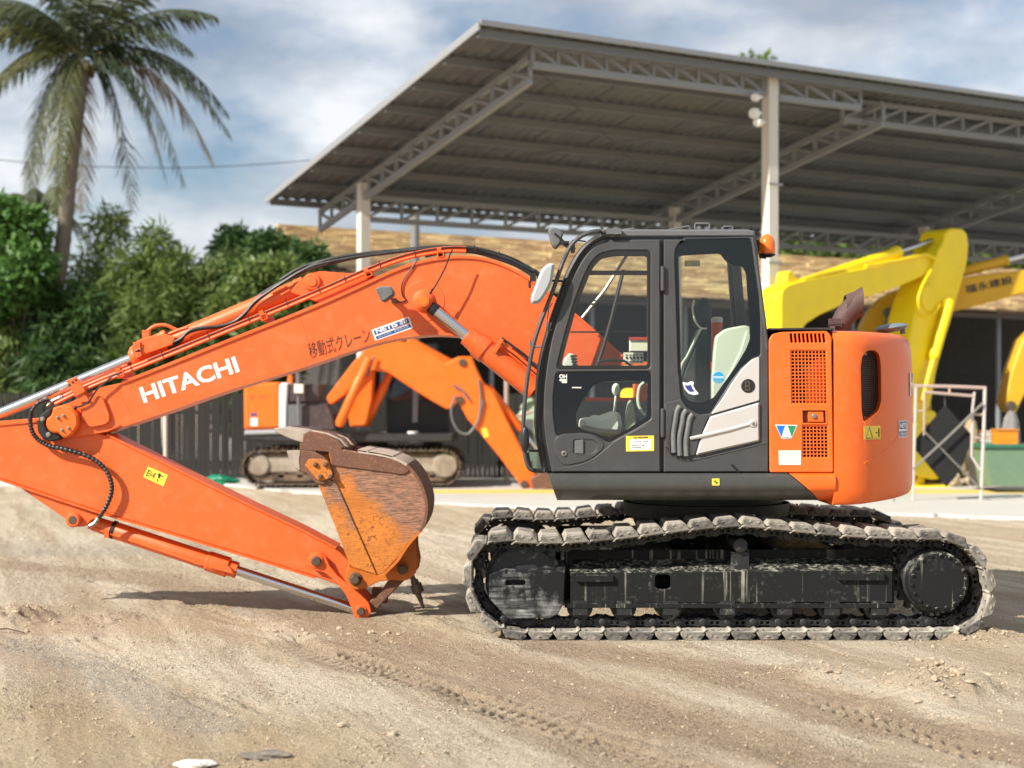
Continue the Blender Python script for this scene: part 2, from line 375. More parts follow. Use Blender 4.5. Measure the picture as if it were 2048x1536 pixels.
def shoe_mesh(seed):
    r = np.random.default_rng(seed); m = MB(); h = PITCH/2
    # plate with a curled lip on one end, 0.5 m wide; local x along the chain, z outward, y across
    prof = [(-h-.012, -.016), (-h+.012, .006), (-h+.02, .010)]
    e = lambda: r.normal(0, .0035)
    blk = [(-.080+e(), .012), (-.075+e(), .024), (-.062+e(), .050+e()), (-.050, .057+e()), (.042+e(), .058+e()), (.055, .050+e()), (.077+e(), .024), (.081, .012)]
    top = prof+blk+[(h-.004, .010), (h+.004, .002)]
    bot = [(h+.002, -.006), (h-.01, -.006), (-h+.012, -.006), (-h, -.020)]
    P = top+bot
    m.prism(P, [], 0, .5, .007)
    # lumps of dried mud on the end faces and the top
    for k in range(4):
        x = r.uniform(-.05, .05); y = r.choice([.0, .5, r.uniform(.04, .46)])
        z = r.uniform(.018, .045) if y in (0, .5) else .056
        m.ball((x, y, z), r.uniform(.008, .018), r.uniform(.004, .009), r.uniform(.006, .011), 7, 5)
    # two shoe bolts on the inner face
    for x in (-.034, .034): m.lathe((x, .04, -.004), (x, .04, -.016), [(0, .010), (.012, .009)], 6)
    me = m.mesh('track_shoe_shape', weld=False); me.materials.append(MUD if seed % 3 else MUD2); return me
SH = [shoe_mesh(i) for i in range(6)]
def link_mesh():
    m = MB(); h = PITCH/2
    for y in (.155, .305):
        P = [(-h-.012, -.072), (-.055, -.078), (-.02, -.060), (.02, -.060), (.055, -.078), (h-.018, -.072), (h-.018, -.016), (.05, -.012), (.03, -.022), (-.02, -.022), (-.045, -.012), (-h-.012, -.016)]
        m.prism(P, [(( -.028, -.048), (-.008, -.048), (-.008, -.03), (-.028, -.03)), ((.012, -.048), (.032, -.048), (.032, -.03), (.012, -.03))], y, y+.04, .003)
    m.lathe((h, .130, -.046), (h, .37, -.046), [(0, .018), (.004, .026), (.236, .026), (.24, .018)], 12)
    m.lathe((h, .124, -.046), (h, .132, -.046), [(0, .010), (.008, .012)], 10)
    return m.mesh('track_link_shape')
LK = link_mesh(); LK.materials.append(LINK)
for Y0 in (YN, YF):
    # the sealed idler and sprocket carry the chain; the track object itself is the idler-side chain guide
    tr = MB()
    c0, c1 = W(1048, 1168, YN), W(1880, 1165, YN)
    tr.lathe((c0.x, Y0+.14, c0.z), (c0.x, Y0+.36, c0.z), [(0, .20), (.01, .235), (.05, .235), (.06, .262), (.16, .262), (.17, .235), (.21, .235), (.22, .20)], 40)
    track = tr.build('track', LINK, EX)
    for i in range(NS):
        p = at_path(i*PITCH); q = at_path(i*PITCH+.02); a = at_path(i*PITCH-.05); b = at_path(i*PITCH+.05)
        t = Vector((b[0]-a[0], 0, b[1]-a[1])).normalized(); n = Vector((t.z, 0, -t.x))
        # the path runs clockwise seen from the camera: outward is to the left of travel
        n = Vector((-t.z, 0, t.x))
        Mw = frame(Vector((p[0], Y0+random.uniform(-.004, .004), p[1])), t, n)
        o = put('track_shoe', SH[(i*5+i//3+(3 if Y0 == YF else 0)) % 6], track, Mw)
        put('track_link', LK, track, Mw)
    sp = MB(); teeth = []
    for k in range(21*4):
        a = 2*math.pi*k/84; r_ = (.235, .262, .262, .235)[k % 4]
        teeth.append((c1.x+r_*math.cos(a), c1.z+r_*math.sin(a)))
    sp.prism(teeth, [], Y0+.21, Y0+.27, .004); sp.disc((c1.x, c1.z), .215, Y0+.12, Y0+.3, 40, .012)
    sp.build('sprocket', LINK, EX)
    near = Y0 == YN; sgn = 1
    dn = Y0+.03 if near else Y0+.10
    fd = MB(); fd.disc((c1.x, c1.z), .203, dn, Y0+.2, 48, .012)
    fdo = fd.build('final_drive', TFR, EX)
    if near:
        bm_ = MB().lathe((0, 0, 0), (0, -.012, 0), [(0, .0125), (.009, .0125), (.012, .009)], 6).mesh('bolt_shape'); bm_.materials.append(TFR)
        rg = MB()
        for k in range(18):
            a = 2*math.pi*(k+.3)/18; rr = .178
            put('bolt', bm_, fdo, Matrix.Translation((c1.x+rr*math.cos(a), dn+.001, c1.z+rr*math.sin(a))))
    # side frame: long box beam, its sloping top, the front idler guard
    yo = Y0-YN
    fb = MB()
    q = lambda x, y: (W(x, y, 10.1).x, W(x, y, 10.1).z)
    hole = [q(*p) for p in rnd([(1310, 1149), (1341, 1149), (1341, 1178), (1310, 1178)], 8)]
    fb.prism([q(*p) for p in [(1140, 1145), (1784, 1140), (1784, 1204), (1140, 1207)]], [hole], Y0+.09, Y0+.11, .003)
    fb.add([W(1140, 1145, 10.1)+Vector((0, yo+.005, 0)), W(1784, 1140, 10.1)+Vector((0, yo+.005, 0)), W(1784, 1100, 10.42)+Vector((0, yo, 0)), W(1140, 1104, 10.42)+Vector((0, yo, 0))], [(0, 1, 2, 3)])
    a, b = W(1130, 1207, 10.09), W(1790, 1203, 10.09)
    fb.box(a.x, b.x, Y0+.078, Y0+.30, a.z-.028, a.z)                     # bottom flange
    fb.box(a.x, b.x, Y0+.30, Y0+.32, a.z-.028, a.z+.34)                 # inner web
    fb.box(b.x-.02, b.x, Y0+.112, Y0+.298, a.z, a.z+.2)
    # stiffener pads on the face
    for (x0, y0, x1, y1) in ((1152, 1150, 1226, 1163), (1676, 1146, 1768, 1160)):
        u, v_ = W(x0, y1, 10.08), W(x1, y0, 10.08); fb.box(u.x, v_.x, Y0+.062, Y0+.0895, u.z, v_.z)
    frm = fb.build('track_frame', TFR, EX)
    ig = MB(); q2 = lambda x, y: (W(x, y, 10.06).x, W(x, y, 10.06).z)
    slot = [q2(*p) for p in rnd([(1011, 1160), (1051, 1160), (1051, 1171), (1011, 1171)], 5)]
    ig.prism([q2(*p) for p in [(978, 1150), (978, 1196), (1016, 1238), (1100, 1236), (1116, 1228), (1128, 1206), (1130, 1142), (1010, 1138)]], [slot], Y0+.055, Y0+.105, .006)
    t0, t1 = W(978, 1150, 10.06), W(1130, 1128, 10.3)
    ig.add([W(984, 1148, 10.06)+Vector((0, yo, 0)), W(1130, 1142, 10.06)+Vector((0, yo, 0)), W(1130, 1120, 10.3)+Vector((0, yo, 0)), W(1000, 1122, 10.3)+Vector((0, yo, 0))], [(0, 1, 2, 3)])
    ig.build('idler_guard', SCUF, EX)
    for x in (1159, 1246, 1337, 1450, 1563, 1657, 1749):                # track rollers
        c = W(x, 1212, 10.2); rl = MB()
        rl.lathe((c.x, Y0+.14, c.z), (c.x, Y0+.36, c.z), [(0, .075), (.01, .088), (.045, .088), (.055, .07), (.165, .07), (.175, .088), (.21, .088), (.22, .075)], 24)
        rl.box(c.x-.05, c.x+.05, Y0+.085, Y0+.138, c.z-.045, c.z+.05)
        rl.build('track_roller', LINK, EX)
    c = W(1478, 1089, 10.2); cr_ = MB()
    cr_.lathe((c.x, Y0+.12, c.z), (c.x, Y0+.34, c.z), [(0, .04), (.005, .048), (.215, .048), (.22, .04)], 20)
    cr_.box(c.x-.06, c.x+.06, Y0+.15, Y0+.33, c.z-.14, c.z-.045); cr_.box(c.x-.075, c.x+.075, Y0+.13, Y0+.34, c.z-.17, c.z-.141)
    cr_.build('carrier_roller', LINK, EX)
# --- car body and slewing ring
sw = Vector((1.453, 11.245, 0))
cb = MB(); cb.lathe((sw.x, sw.y, .30), (sw.x, sw.y, .74), [(0, .42), (.30, .50), (.44, .56)], 40)
for sx in (-1, 1):
    cb.box(sw.x+sx*.55-.2, sw.x+sx*.55+.2, 10.33, 12.16, .36, .58)
cb.build('car_body', TFR, EX)
MB().lathe((sw.x, sw.y, .741), (sw.x, sw.y, .93), [(0, .60), (.06, .62), (.10, .62), (.102, .57), (.19, .57)], 48).build('slewing_ring', RAD, EX)
# --- platform
pf = MB(); pf.box(.46, 2.14, 10.22, 12.36, .925, 1.11); pf.box(2.14, 2.4, 10.3, 12.2, .95, 1.3)
pf.build('platform', RAD, EX)
dk = MB(); dk.box(.47, 1.62, 11.72, 12.42, 1.112, 1.62); dk.box(1.0, 1.62, 11.72, 12.42, 1.621, 1.9)
dk.build('right_deck', OR2, EX)
# skirt below the cab: rolled section, cut back at the front; grey part then orange part
def rolled(name, bot0, bot1, top0, top1, mat, Yf=10.0, z0=None, z1=None):
    zt, zb = W(0, 947, 10).z, W(0, 1003.5, 10).z; m = MB(); n = 10; v = []
    for k in range(n+1):
        t = k/n; z = zt+(zb-zt)*t
        y = Yf+.03*max(0, 1-t*9)+.16*max(0, (t-.42)/.58)**2.2
        xl = top0+(bot0-top0)*t; xr = top1+(bot1-top1)*t
        v += [(xl, y, z), (xr, y, z)]
    m.add(v, [(2*k, 2*k+1, 2*k+3, 2*k+2) for k in range(n)], True)
    m.add([v[0], v[1], (v[1][0], 10.4, v[1][2]), (v[0][0], 10.4, v[0][2])], [(0, 1, 2, 3)])
    m.add([v[-2], v[-1], (v[-1][0], 10.4, v[-1][2]), (v[-2][0], 10.4, v[-2][2])], [(0, 1, 2, 3)])
    m.add([v[2*k] for k in range(n+1)]+[(bot0, 10.4, zb), (top0, 10.4, zt)], [tuple(range(n+3))])
    m.add([v[2*k+1] for k in range(n+1)]+[(bot1, 10.4, zb), (top1, 10.4, zt)], [tuple(range(n+3))])
    return m.build(name, mat, EX)
wx = lambda x: W(x, 0, 10).x
rolled('side_skirt', wx(1116), wx(1645), wx(1095), wx(1576), SKIRT)
rolled('side_skirt', wx(1647), wx(1671), wx(1579), wx(1671), OR2)
st = MB(); st.plate(rnd([(1424, 957), (1439, 957), (1439, 971), (1424, 971)], 2), 9.996, 9.999, bev=0); s_ = st.build('sticker', YELS, EX)
MB().plate([(1427, 964), (1431, 960), (1432, 964)], 9.994, 9.9955, bev=0).plate([(1431, 964), (1436, 964), (1433, 969)], 9.994, 9.9955, bev=0).build('sticker_mark', BLK, s_)
# --- CAB
YC, YCF = 10.05, 10.90
OUT = [(1087,945),(1078,900),(1072,855),(1073,800),(1077,740),(1086,690),(1100,640),(1119,586),(1133,546),(1155,507),(1175,486),(1194,475),(1216,470),(1512,466),(1521,560),(1532,640),(1538,700),(1539,945)]
DOOR = [(1104,944),(1094,895),(1088,840),(1089,780),(1097,715),(1110,655),(1130,596),(1148,551),(1168,516),(1190,492),(1218,480),(1321,479),(1321,944)]
def dens(p, n=5): 
    f = cr(p, n); return f
frontc = cr(OUT[:13], 5); OUTs = frontc+OUT[13:]
doorc = cr(DOOR[:11], 5); DOORs = doorc+DOOR[11:]
UPW = rnd([(1113,738),(1130,668),(1147,610),(1165,560),(1180,528),(1198,508),(1226,501),(1301,501),(1301,738)], 9)
UPG = rnd([(1122,731),(1137,672),(1153,616),(1172,566),(1186,535),(1203,517),(1230,512),(1295,512),(1295,731)], 8)
LOW = rnd([(1112,745),(1302,743),(1303,838),(1270,858),(1240,874),(1219,886),(1204,878),(1188,869),(1160,865),(1113,872),(1107,830),(1107,790)], 7)
LOG = rnd([(1211,762),(1295,761),(1294,835),(1240,868),(1217,876),(1196,868),(1166,860),(1151,848),(1152,826),(1168,792),(1190,768)], 8)
REO = rnd([(1368,477),(1499,477),(1504,486),(1516,560),(1521,640),(1521,711),(1507,715),(1483,735),(1462,762),(1442,794),(1421,827),(1398,829),(1374,815),(1363,797),(1357,740),(1350,510),(1353,494)], 5)
REG = rnd([(1357,512),(1440,507),(1449,520),(1460,529),(1484,532),(1492,546),(1498,640),(1500,678),(1491,700),(1470,735),(1445,770),(1427,796),(1402,806),(1380,803),(1366,790),(1362,740)], 6)
# the shell behind door and side panel: near frame, far frame, roof, rear wall, floor
fr = MB(); DIN = inset2([(x, -y) for x, y in DOORs][::-1], 16); DIN = [(x, -y) for x, y in DIN]
REI = REO
fr.plate(OUTs, YC+.012, YC+.075, holes=[DIN, REI], bev=.012)
FARH1 = [(1120,735),(1140,650),(1162,570),(1182,522),(1205,492),(1235,484),(1316,484),(1316,735)]
FARH2 = [(1345,484),(1488,484),(1504,690),(1480,735),(1345,735)]
cab = fr.build('cab', CABD, EX)
fr = MB(); fr.plate(OUTs, YCF-.06, YCF, holes=[FARH1, FARH2, [(1195,765),(1318,765),(1318,802),(1180,802)]], bev=.01, Yr=YC); fr.build('cab_far_side', CABD, EX)
fl = MB(); a, b = W(1092, 945, YC), W(1536, 945, YC); fl.box(a.x, b.x, YC+.08, YCF-.065, a.z, a.z+.06); fl.build('cab_floor', RAD, EX)
rw = MB(); p0, p1 = W(1512, 478, YC), W(1538, 720, YC)
rw.box(p1.x-.16, p1.x-.02, YC+.08, YCF-.065, a.z+.061, p1.z)
for y in (YC+.08, YCF-.13): rw.add([(p1.x-.02, y, p1.z), (p1.x-.08, y, p1.z), (p0.x-.06, y, p0.z), (p0.x, y, p0.z), (p1.x-.02, y+.06, p1.z), (p1.x-.08, y+.06, p1.z), (p0.x-.06, y+.06, p0.z), (p0.x, y+.06, p0.z)], [(0,1,2,3),(4,5,6,7),(0,1,5,4),(1,2,6,5),(2,3,7,6),(3,0,4,7)])
rw.build('rear_wall', CABD, EX)
rf = MB(); RT = [(1196,474),(1206,463),(1250,458.5),(1496,458.5),(1509,462),(1513,474)]
rf.plate(RT, YC-.005, YCF+.01, bev=.012); rf.build('cab_roof', ROOFG, EX)
# curved front glass and its pillar strip
fg = MB(); fp = [W(x+4, y, YC) for x, y in frontc[5:-6]]
fg.add([p+Vector((0, dy, 0)) for p in fp for dy in (.08, YCF-YC-.065)], [(2*i, 2*i+1, 2*i+3, 2*i+2) for i in range(len(fp)-1)], True); fg.build('windscreen', GLS, EX)
ps = MB(); ps.tube([W(x+5, y, YC)+Vector((0, .022, 0)) for x, y in frontc], .022, 8); ps.build('pillar_strip', CABD, EX)
# door
dr = MB(); dr.plate(DOORs, YC-.018, YC+.010, holes=[UPW, LOW], bev=.008); door = dr.build('door', CABG, EX)
gk = MB(); gk.plate(UPW, YC-.012, YC+.002, holes=[UPG], bev=.003); gk.pbox(1150, 541, 1296, 550, YC-.010, YC+.006); gk.build('window_gasket', CABD, door)
MB().plate(UPG, YC-.005, YC-.001, bev=0).build('window_pane', GLS, door)
MB().plate(LOW, YC-.011, YC-.003, holes=[LOG], bev=.002).build('window_surround', FRIT, door)
MB().plate(LOG, YC-.009, YC-.006, bev=0).build('window_pane', GLS, door)
HD = rnd([(1110,876),(1124,868),(1160,866),(1188,870),(1213,888),(1196,909),(1170,924),(1127,932),(1113,916),(1107,897)], 12)
hb = MB(); hb.plate(HD, YC-.024, YC-.012, holes=[rnd([(1147,880),(1186,880),(1193,886),(1193,900),(1184,907),(1147,907)], 4)], bev=.005); hb.build('handle_bezel', CABG, door)
MB().plate(rnd([(1148,881),(1186,881),(1192,887),(1192,899),(1184,906),(1148,906)], 4), YC-.0175, YC-.0165, bev=0).build('handle_recess', RUB, door)
MB().plate(rnd([(1150,881),(1167,879),(1167,908),(1150,907)], 2), YC-.030, YC-.019, bev=.003).build('door_handle', LAMPG, door)
c = W(1128, 907, YC); MB().disc((c.x, c.z), .019, YC-.032, YC-.024, 18).build('key_lock', STEEL, door)
c2 = MB().disc((c.x, c.z), .009, YC-.034, YC-.0325, 12).build('key_lock', RUB, door)
for y0, y1 in ((533, 583), (817, 875)):
    h = MB(); a, b = W(1324.5, y0, YC), W(1324.5, y1, YC); h.lathe((a.x, YC-.03, a.z), (b.x, YC-.03, b.z), [(0, .010), (.006, .015), ((a-b).length-.006, .015), ((a-b).length, .010)], 14); h.build('hinge', CABG, door)
# pressed crease across the lower door and panel
cz = MB(); cz.tube([W(x, y, YC)+Vector((0, -.008, 0)) for x, y in cr([(1115, 938), (1150, 933), (1180, 922), (1205, 905), (1225, 888), (1252, 872), (1296, 850)], 5)], .012, 8); cz.build('door_crease', CABG, door)
s_ = MB().plate([(1252,872),(1308,871),(1308,902),(1252,903)], YC-.021, YC-.0185, bev=0).build('sticker', YELS, door)
mk = MB().plate([(1260,879),(1302,878),(1302,899),(1260,900)], YC-.0225, YC-.0212, bev=0).build('sticker_panel', WHITE, door)
tx = text('sticker_text', '注意 運転席乗降', (1266, 877.5), (1296, 877), 4.5, YC-.0212, YELS and BLK, door, thick=.001)
for k in range(4): text('sticker_text', ('三点支持で昇降', 'レバーロック', '扉固定の事', '周囲確認')[k], (1263, 884+4*k), (1263+(34, 30, 26, 20)[k], 884+4*k), 2.3, YC-.0226, BLK, door, thick=.0006)
text('sticker_text', 'OH', (1118.5, 757), (1134, 757), 8.5, YC-.0115, WHITE, door, bold=.03)
MB().plate([(1119,758.5),(1134,758),(1134,766),(1124,766),(1123,762),(1119,762)], YC-.0128, YC-.0115, bev=0).build('sticker', OFFW, door)
MB().plate([(1144,774),(1163,774),(1162,776.5),(1144,776)], YC-.0125, YC-.0115, bev=0).build('sticker', OFFW, door)
# rear side panel with its window and silver cladding
PAN = [(1328,479),(1368,479),(1366,476),(1512,473),(1521,560),(1532,640),(1537,700),(1537,944),(1328,944)]
pn = MB(); pn.plate(PAN, YC-.018, YC+.010, holes=[REO], bev=.007); panel = pn.build('side_panel', CABG, EX)
MB().plate(REO, YC-.011, YC-.003, holes=[REG], bev=.002).build('window_surround', FRIT, panel)
MB().plate(REG, YC-.009, YC-.006, bev=0).build('window_pane', GLS, panel)
# upright rail behind the rear window
rp = MB(); rp.tube([W(x, y, YC-.01) for x, y in ((1505, 474), (1517, 560), (1528, 640), (1534, 700))], .014, 8); rp.build('rear_pillar_rail', CABG, EX)
UPS = [(1519,713),(1504,719),(1484,738),(1464,766),(1444,799),(1422,829),(1432,826),(1519,801)]
us = MB(); us.plate(rnd(UPS, 4), YC-.026, YC-.012, bev=.004); us.build('silver_cladding', SILV, panel)
c = W(1495, 772, YC); em = MB(); em.disc((c.x, c.z), .047, YC-.031, YC-.026, 32, .004); emb = em.build('emblem', RUB, panel)
MB().plate(rnd([(1490,763),(1500,763),(1501,768),(1499,772),(1501,776),(1500,782),(1490,782)], 2), YC-.034, YC-.031, holes=[rnd([(1493,766),(1498,766),(1498,770),(1493,770)], 1), rnd([(1493,774),(1498,774),(1498,779),(1493,779)], 1)], bev=.001).build('emblem', PIN, panel)
# lower cladding: dark louvred part and silver part
ld = MB(); LDK = [(1330,806),(1362,798),(1374,815),(1398,829),(1418,832),(1402,870),(1390,911),(1368,914),(1350,908),(1330,893)]
ld.plate(LDK, YC-.034, YC-.0185, bev=.006); ld.build('louvre_panel', CABG, panel)
for x0, y0, x1, y1 in ((1354, 816, 1348, 905), (1367, 824, 1360, 911), (1379, 832, 1373, 912)):
    lv = MB(); pp = cr([(x0+6, y0-4), (x0, y0+6), (x0-3, y0+25), (x1-1, (y0+y1)/2+10), (x1, y1)], 4)
    lv.tube([W(x, y, YC-.034) for x, y in pp], .0185, 10); lv.build('louvre_slat', LAMPG, panel)
    gp = MB(); gp.tube([W(x-8, y+2, YC-.033) for x, y in pp], .007, 6); gp.build('louvre_gap', RUB, panel)
LSV = [(1421,833),(1519,805),(1519,882),(1392,911),(1404,870)]
ls = MB(); ls.plate(rnd(LSV, 3), YC-.040, YC-.0185, bev=.010); ls.build('silver_cladding', SILV, panel)
rb = MB(); rb.tube([W(x, y, YC-.038) for x, y in ((1380, 877), (1410, 871), (1460, 859), (1500, 848))], [.012, .014, .014, .012], 10); rb.build('cladding_rib', SILV, panel)
c = W(1506, 847, YC-.04); bl = MB(); bl.disc((c.x, c.z), .026, YC-.048, YC-.036, 20); bl.build('bolt', SILV, panel)
MB().disc((c.x, c.z), .013, YC-.054, YC-.0485, 6).build('bolt', STEEL, panel)
cz = MB(); cz.tube([W(x, y, YC)+Vector((0, -.010, 0)) for x, y in cr([(1331, 898), (1350, 914), (1366, 921), (1395, 918), (1460, 903), (1534, 885)], 5)], .012, 8); cz.build('panel_crease', CABG, panel)
gl = MB(); gl.tube([W(x, y, YC-.02) for x, y in ((1463, 929), (1470, 936), (1478, 944))], .008, 6); gl.build('drain_hose', RUB, panel)
# stickers inside the rear window
c = W(1437, 755, YC-.011); MB().disc((c.x, c.z), .0435, YC-.0125, YC-.0115, 30, 0.0005).build('sticker', LBLUE, panel)
MB().disc((c.x, c.z), .038, YC-.0138, YC-.0127, 30, .0005).build('sticker', SKYB, panel)
MB().plate([(1426,752),(1448,752),(1448,757),(1426,757)], YC-.015, YC-.0139, bev=0).build('sticker', LBLUE, panel)
text('sticker_text', '優良', (1431, 765), (1443, 765), 5, YC-.014, LBLUE, panel, thick=.001)
SE = [(1365,764),(1374,766),(1383,762),(1388,765),(1386,772),(1392,781),(1398,788),(1388,790),(1377,787),(1369,778)]
MB().plate(rnd(SE, 2), YC-.0125, YC-.0115, bev=0).build('sticker', WHITE, panel)
MB().plate(rnd([(1369,770),(1376,771),(1382,769),(1384,775),(1389,783),(1380,784),(1373,778)], 2), YC-.0138, YC-.0127, bev=0).build('sticker', NAVY, panel)
MB().plate([(1369,521),(1400,521),(1400,533),(1369,533)], YC-.003, YC-.001, bev=0).build('sticker', paint('brown_film', (.06, .045, .01), .6), panel)
# roof furniture
for pts, r_, nm in ((((1390,458),(1390,449),(1392,447),(1417,447),(1419,449),(1419,458)), .007, 'roof_handle'), (((1445,458),(1447,453),(1464,453),(1466,458)), .006, 'roof_handle'), (((1338,459),(1378,452),(1380,459)), .005, 'roof_handle')):
    MB().tube([W(x, y, YC+.06) for x, y in pts], r_, 8).build(nm, LAMPG, EX)
tb = MB(); tb.tube([W(x, y, YC+.02) for x, y in ((1216,465),(1250,459),(1268,457),(1268,463))], .006, 8); tb.build('roof_handle', LAMPG, EX)
# mirror stay: bent tube from the roof down the front of the door
ST = cr([(1232,462),(1208,461),(1182,464),(1160,474),(1143,490),(1130,514),(1119,543),(1107,578),(1094,612),(1080,648),(1067,690),(1058,735),(1051,790),(1047,840),(1046,880),(1050,910),(1056,932),(1066,941),(1090,943)], 4)
sb = MB(); sb.tube([W(x, y, YC-.06)+Vector((0, .05 if i < 6 or i > len(ST)-6 else 0, 0)) for i, (x, y) in enumerate(ST)], .0145, 10); sb.build('mirror_stay', CABG, EX)
cl = MB(); cl.pbox(1213, 457, 1243, 468, YC-.06, YC+.02); cl.tube([W(1236, 466, YC-.04), W(1222, 473, YC-.02)], .008, 6); cl.build('stay_clamp', LAMPG, EX)
mr = MB(); MR = rnd([(1099,525),(1110,527),(1104,566),(1090,592),(1079,606),(1063,608),(1061,596),(1068,576),(1077,553),(1083,537)], 9)
mr.plate(MR, YC-.13, YC-.05, bev=.018); mir = mr.build('mirror', PLAST, EX)
mb_ = MB(); mb_.pbox(1060, 546, 1072, 562, YC-.10, YC-.06); mb_.tube([W(1068, 540, YC-.08), W(1076, 546, YC-.08), W(1078, 560, YC-.08), W(1072, 572, YC-.08)], .012, 8); mb_.pbox(1057, 562, 1062, 576, YC-.09, YC-.075); mb_.build('mirror_bracket', CABD, EX)
MB().tube([W(1090, 561, YC-.06), W(1124, 562, YC+.02)], .008, 8).build('mirror_arm', CABD, EX)
ms = MB(); ms.ball(W(1050, 879, YC-.07), .028, .02, .088, 16, 12); ms.build('mirror', CABD, EX)
mf = MB(); mf.tube([W(x, y, YC-.02) for x, y in ((1054,905),(1058,928),(1064,940),(1084,941))], .013, 8); mf.tube([W(x, y, YC) for x, y in ((1058,901),(1082,902))], .009, 8); mf.build('lower_guard_bar', CABD, EX)
ga = MB(); ga.tube([W(x, y, YC+.7) for x, y in cr([(1060,680),(1061,690),(1067,694),(1082,693)], 4)], .008, 8); ga.tube([W(x, y, YC-.01) for x, y in ((1105,606),(1098,616),(1092,655),(1094,660),(1104,660))], .004, 6); ga.build('grab_loop', LAMPG, EX)
# work light on the cab corner
wl = MB(); WL = rnd([(1096,459),(1105,454),(1117,456),(1127,466),(1122,486),(1112,497),(1104,490)], 4)
wl.plate(WL, YC+.10, YC+.22, bev=.012); wo = wl.build('work_light', LAMPG, EX)
wb = MB(); wb.tube([W(x, y, YC+.09) for x, y in ((1109,467),(1124,479),(1132,488))], .007, 6); wb.pbox(1119, 482, 1138, 487, YC+.08, YC+.2); wb.tube([W(x, y, YC+.1) for x, y in ((1128,488),(1140,494),(1150,500))], .014, 8); wb.pbox(1142, 482, 1150, 504, YC+.08, YC+.16); wb.tube([W(x, y, YC+.1) for x, y in ((1144,481),(1158,481),(1172,483))], .005, 6)
wb.build('light_bracket', CABD, EX)
# beacon
bc = MB(); b0 = W(1534, 508, YC+.16); bc.lathe(b0, b0+Vector((0, 0, .14)), [(0, .054), (.006, .056), (.05, .056), (.085, .052), (.11, .042), (.128, .024), (.137, .006)], 24); bco = bc.build('beacon', AMB, EX)
bb = MB(); bb.lathe(b0-Vector((0, 0, .022)), b0-Vector((0, 0, .001)), [(0, .03), (.012, .056), (.021, .056)], 20); bb.tube([W(1532, 515, YC+.16), W(1522, 515, YC+.16), W(1516, 480, YC+.16)], .012, 8); bb.build('beacon_bracket', CABD, EX)
# --- cab interior
hr = MB(); hr.ball(W(1404, 628, 10.48), .066, .13, .115, 18, 12, Matrix.Rotation(R(12), 3, 'Y')); hr.build('headrest', SEATD, EX)
hp = MB(); hp.tube([W(x, y, 10.36) for x, y in cr([(1388,600),(1385,620),(1392,645),(1402,656),(1414,657)], 4)], .007, 6); hp.tube([W(x, y, 10.36) for x, y in cr([(1402,658),(1390,680),(1374,712),(1362,735),(1358,790)], 4)], .008, 6); hp.build('seat_piping', CREAM, EX)
bk = MB(); bk.plate(rnd([(1398,655),(1416,658),(1422,700),(1424,800),(1418,860),(1340,880),(1345,800),(1368,735),(1386,690)], 8), 10.36, 10.62, bev=.03); bk.build('seat_back', SEATD, EX)
sq = MB(); sq.plate(rnd([(1255,852),(1400,852),(1405,880),(1262,884)], 8), 10.34, 10.66, bev=.03); sq.build('seat_cushion', SEATD, EX)
cs = MB(); cs.plate(rnd([(1432,672),(1452,657),(1490,650),(1504,655),(1510,700),(1492,760),(1470,800),(1424,812),(1424,760),(1428,705)], 7), 10.16, 10.26, bev=.012); cs.build('side_console', CREAM, EX)
cs2 = MB(); cs2.plate(rnd([(1494,660),(1506,672),(1506,720),(1466,800),(1440,812),(1452,760),(1480,705)], 5), 10.145, 10.165, bev=.006); cs2.build('console_trim', CREAM, EX)
ob = MB(); a = W(1434, 690, 10.74); ob.lathe(a-Vector((0, 0, .1)), a+Vector((0, 0, .16)), [(0, .042), (.26, .042)], 18); ob.build('fire_extinguisher', OR, EX)
oc = MB(); oc.lathe(a+Vector((0, 0, .161)), a+Vector((0, 0, .20)), [(0, .042), (.025, .044), (.039, .03)], 18); oc.build('extinguisher_cap', OFFW, EX)
# far pillar and rails seen through the door window
ip = MB(); ip.tube([W(x, y, 10.78) for x, y in ((1247,540),(1222,640),(1205,700),(1192,737))], .014, 8); ip.tube([W(1140, 664, 10.80), W(1305, 664, 10.80)], .006, 6); ip.tube([W(1150, 601, 10.80), W(1300, 602, 10.80)], .006, 6)
ip.tube([W(x, y, 10.2) for x, y in cr([(1196,737),(1197,725),(1206,721),(1240,721),(1252,724),(1268,737)], 4)], .009, 8); ip.build('interior_rail', CABD, EX)
it = MB(); it.tube([W(1254, 510, 10.83), W(1208, 582, 10.83), W(1164, 636, 10.83)], .012, 8); it.build('grab_tube', STEEL, EX)  # pale diagonal behind the glass, built as a far-side grab tube
mo = MB(); mo.plate([(1259,676),(1305,676),(1305,703),(1259,703)], 10.6, 10.64, bev=.006); mo.build('monitor', OFFW, EX)
MB().plate([(1258,674),(1306,674),(1306,680),(1258,680)], 10.585, 10.598, bev=0).build('monitor_frame', plain('red_plastic', (.42, .05, .04), .5), EX)
ch = MB(); ch.plate([(1247,705),(1287,705),(1287,727),(1247,727)], 10.5, 10.51, bev=.002); cho = ch.build('control_chart', OFFW, EX)
cm = MB()
for k in range(5):
    x = 1251+7.4*k; cm.plate([(x, 715), (x+3, 712), (x+5, 716), (x+3, 719)], 10.496, 10.4985, bev=0); cm.plate([(x, 709), (x+4, 709), (x+4, 710.5), (x, 710.5)], 10.496, 10.4985, bev=0)
    cm.plate([(x, 722), (x+4, 722), (x+4, 723.5), (x, 723.5)], 10.496, 10.4985, bev=0)
cm.build('chart_mark', BLK, cho)
MB().plate([(1247,730),(1266,730),(1266,738),(1247,738)], 10.5, 10.51, bev=0).plate([(1273,730),(1288,730),(1288,738),(1273,738)], 10.5, 10.51, bev=0).build('warning_label', YELS, EX)
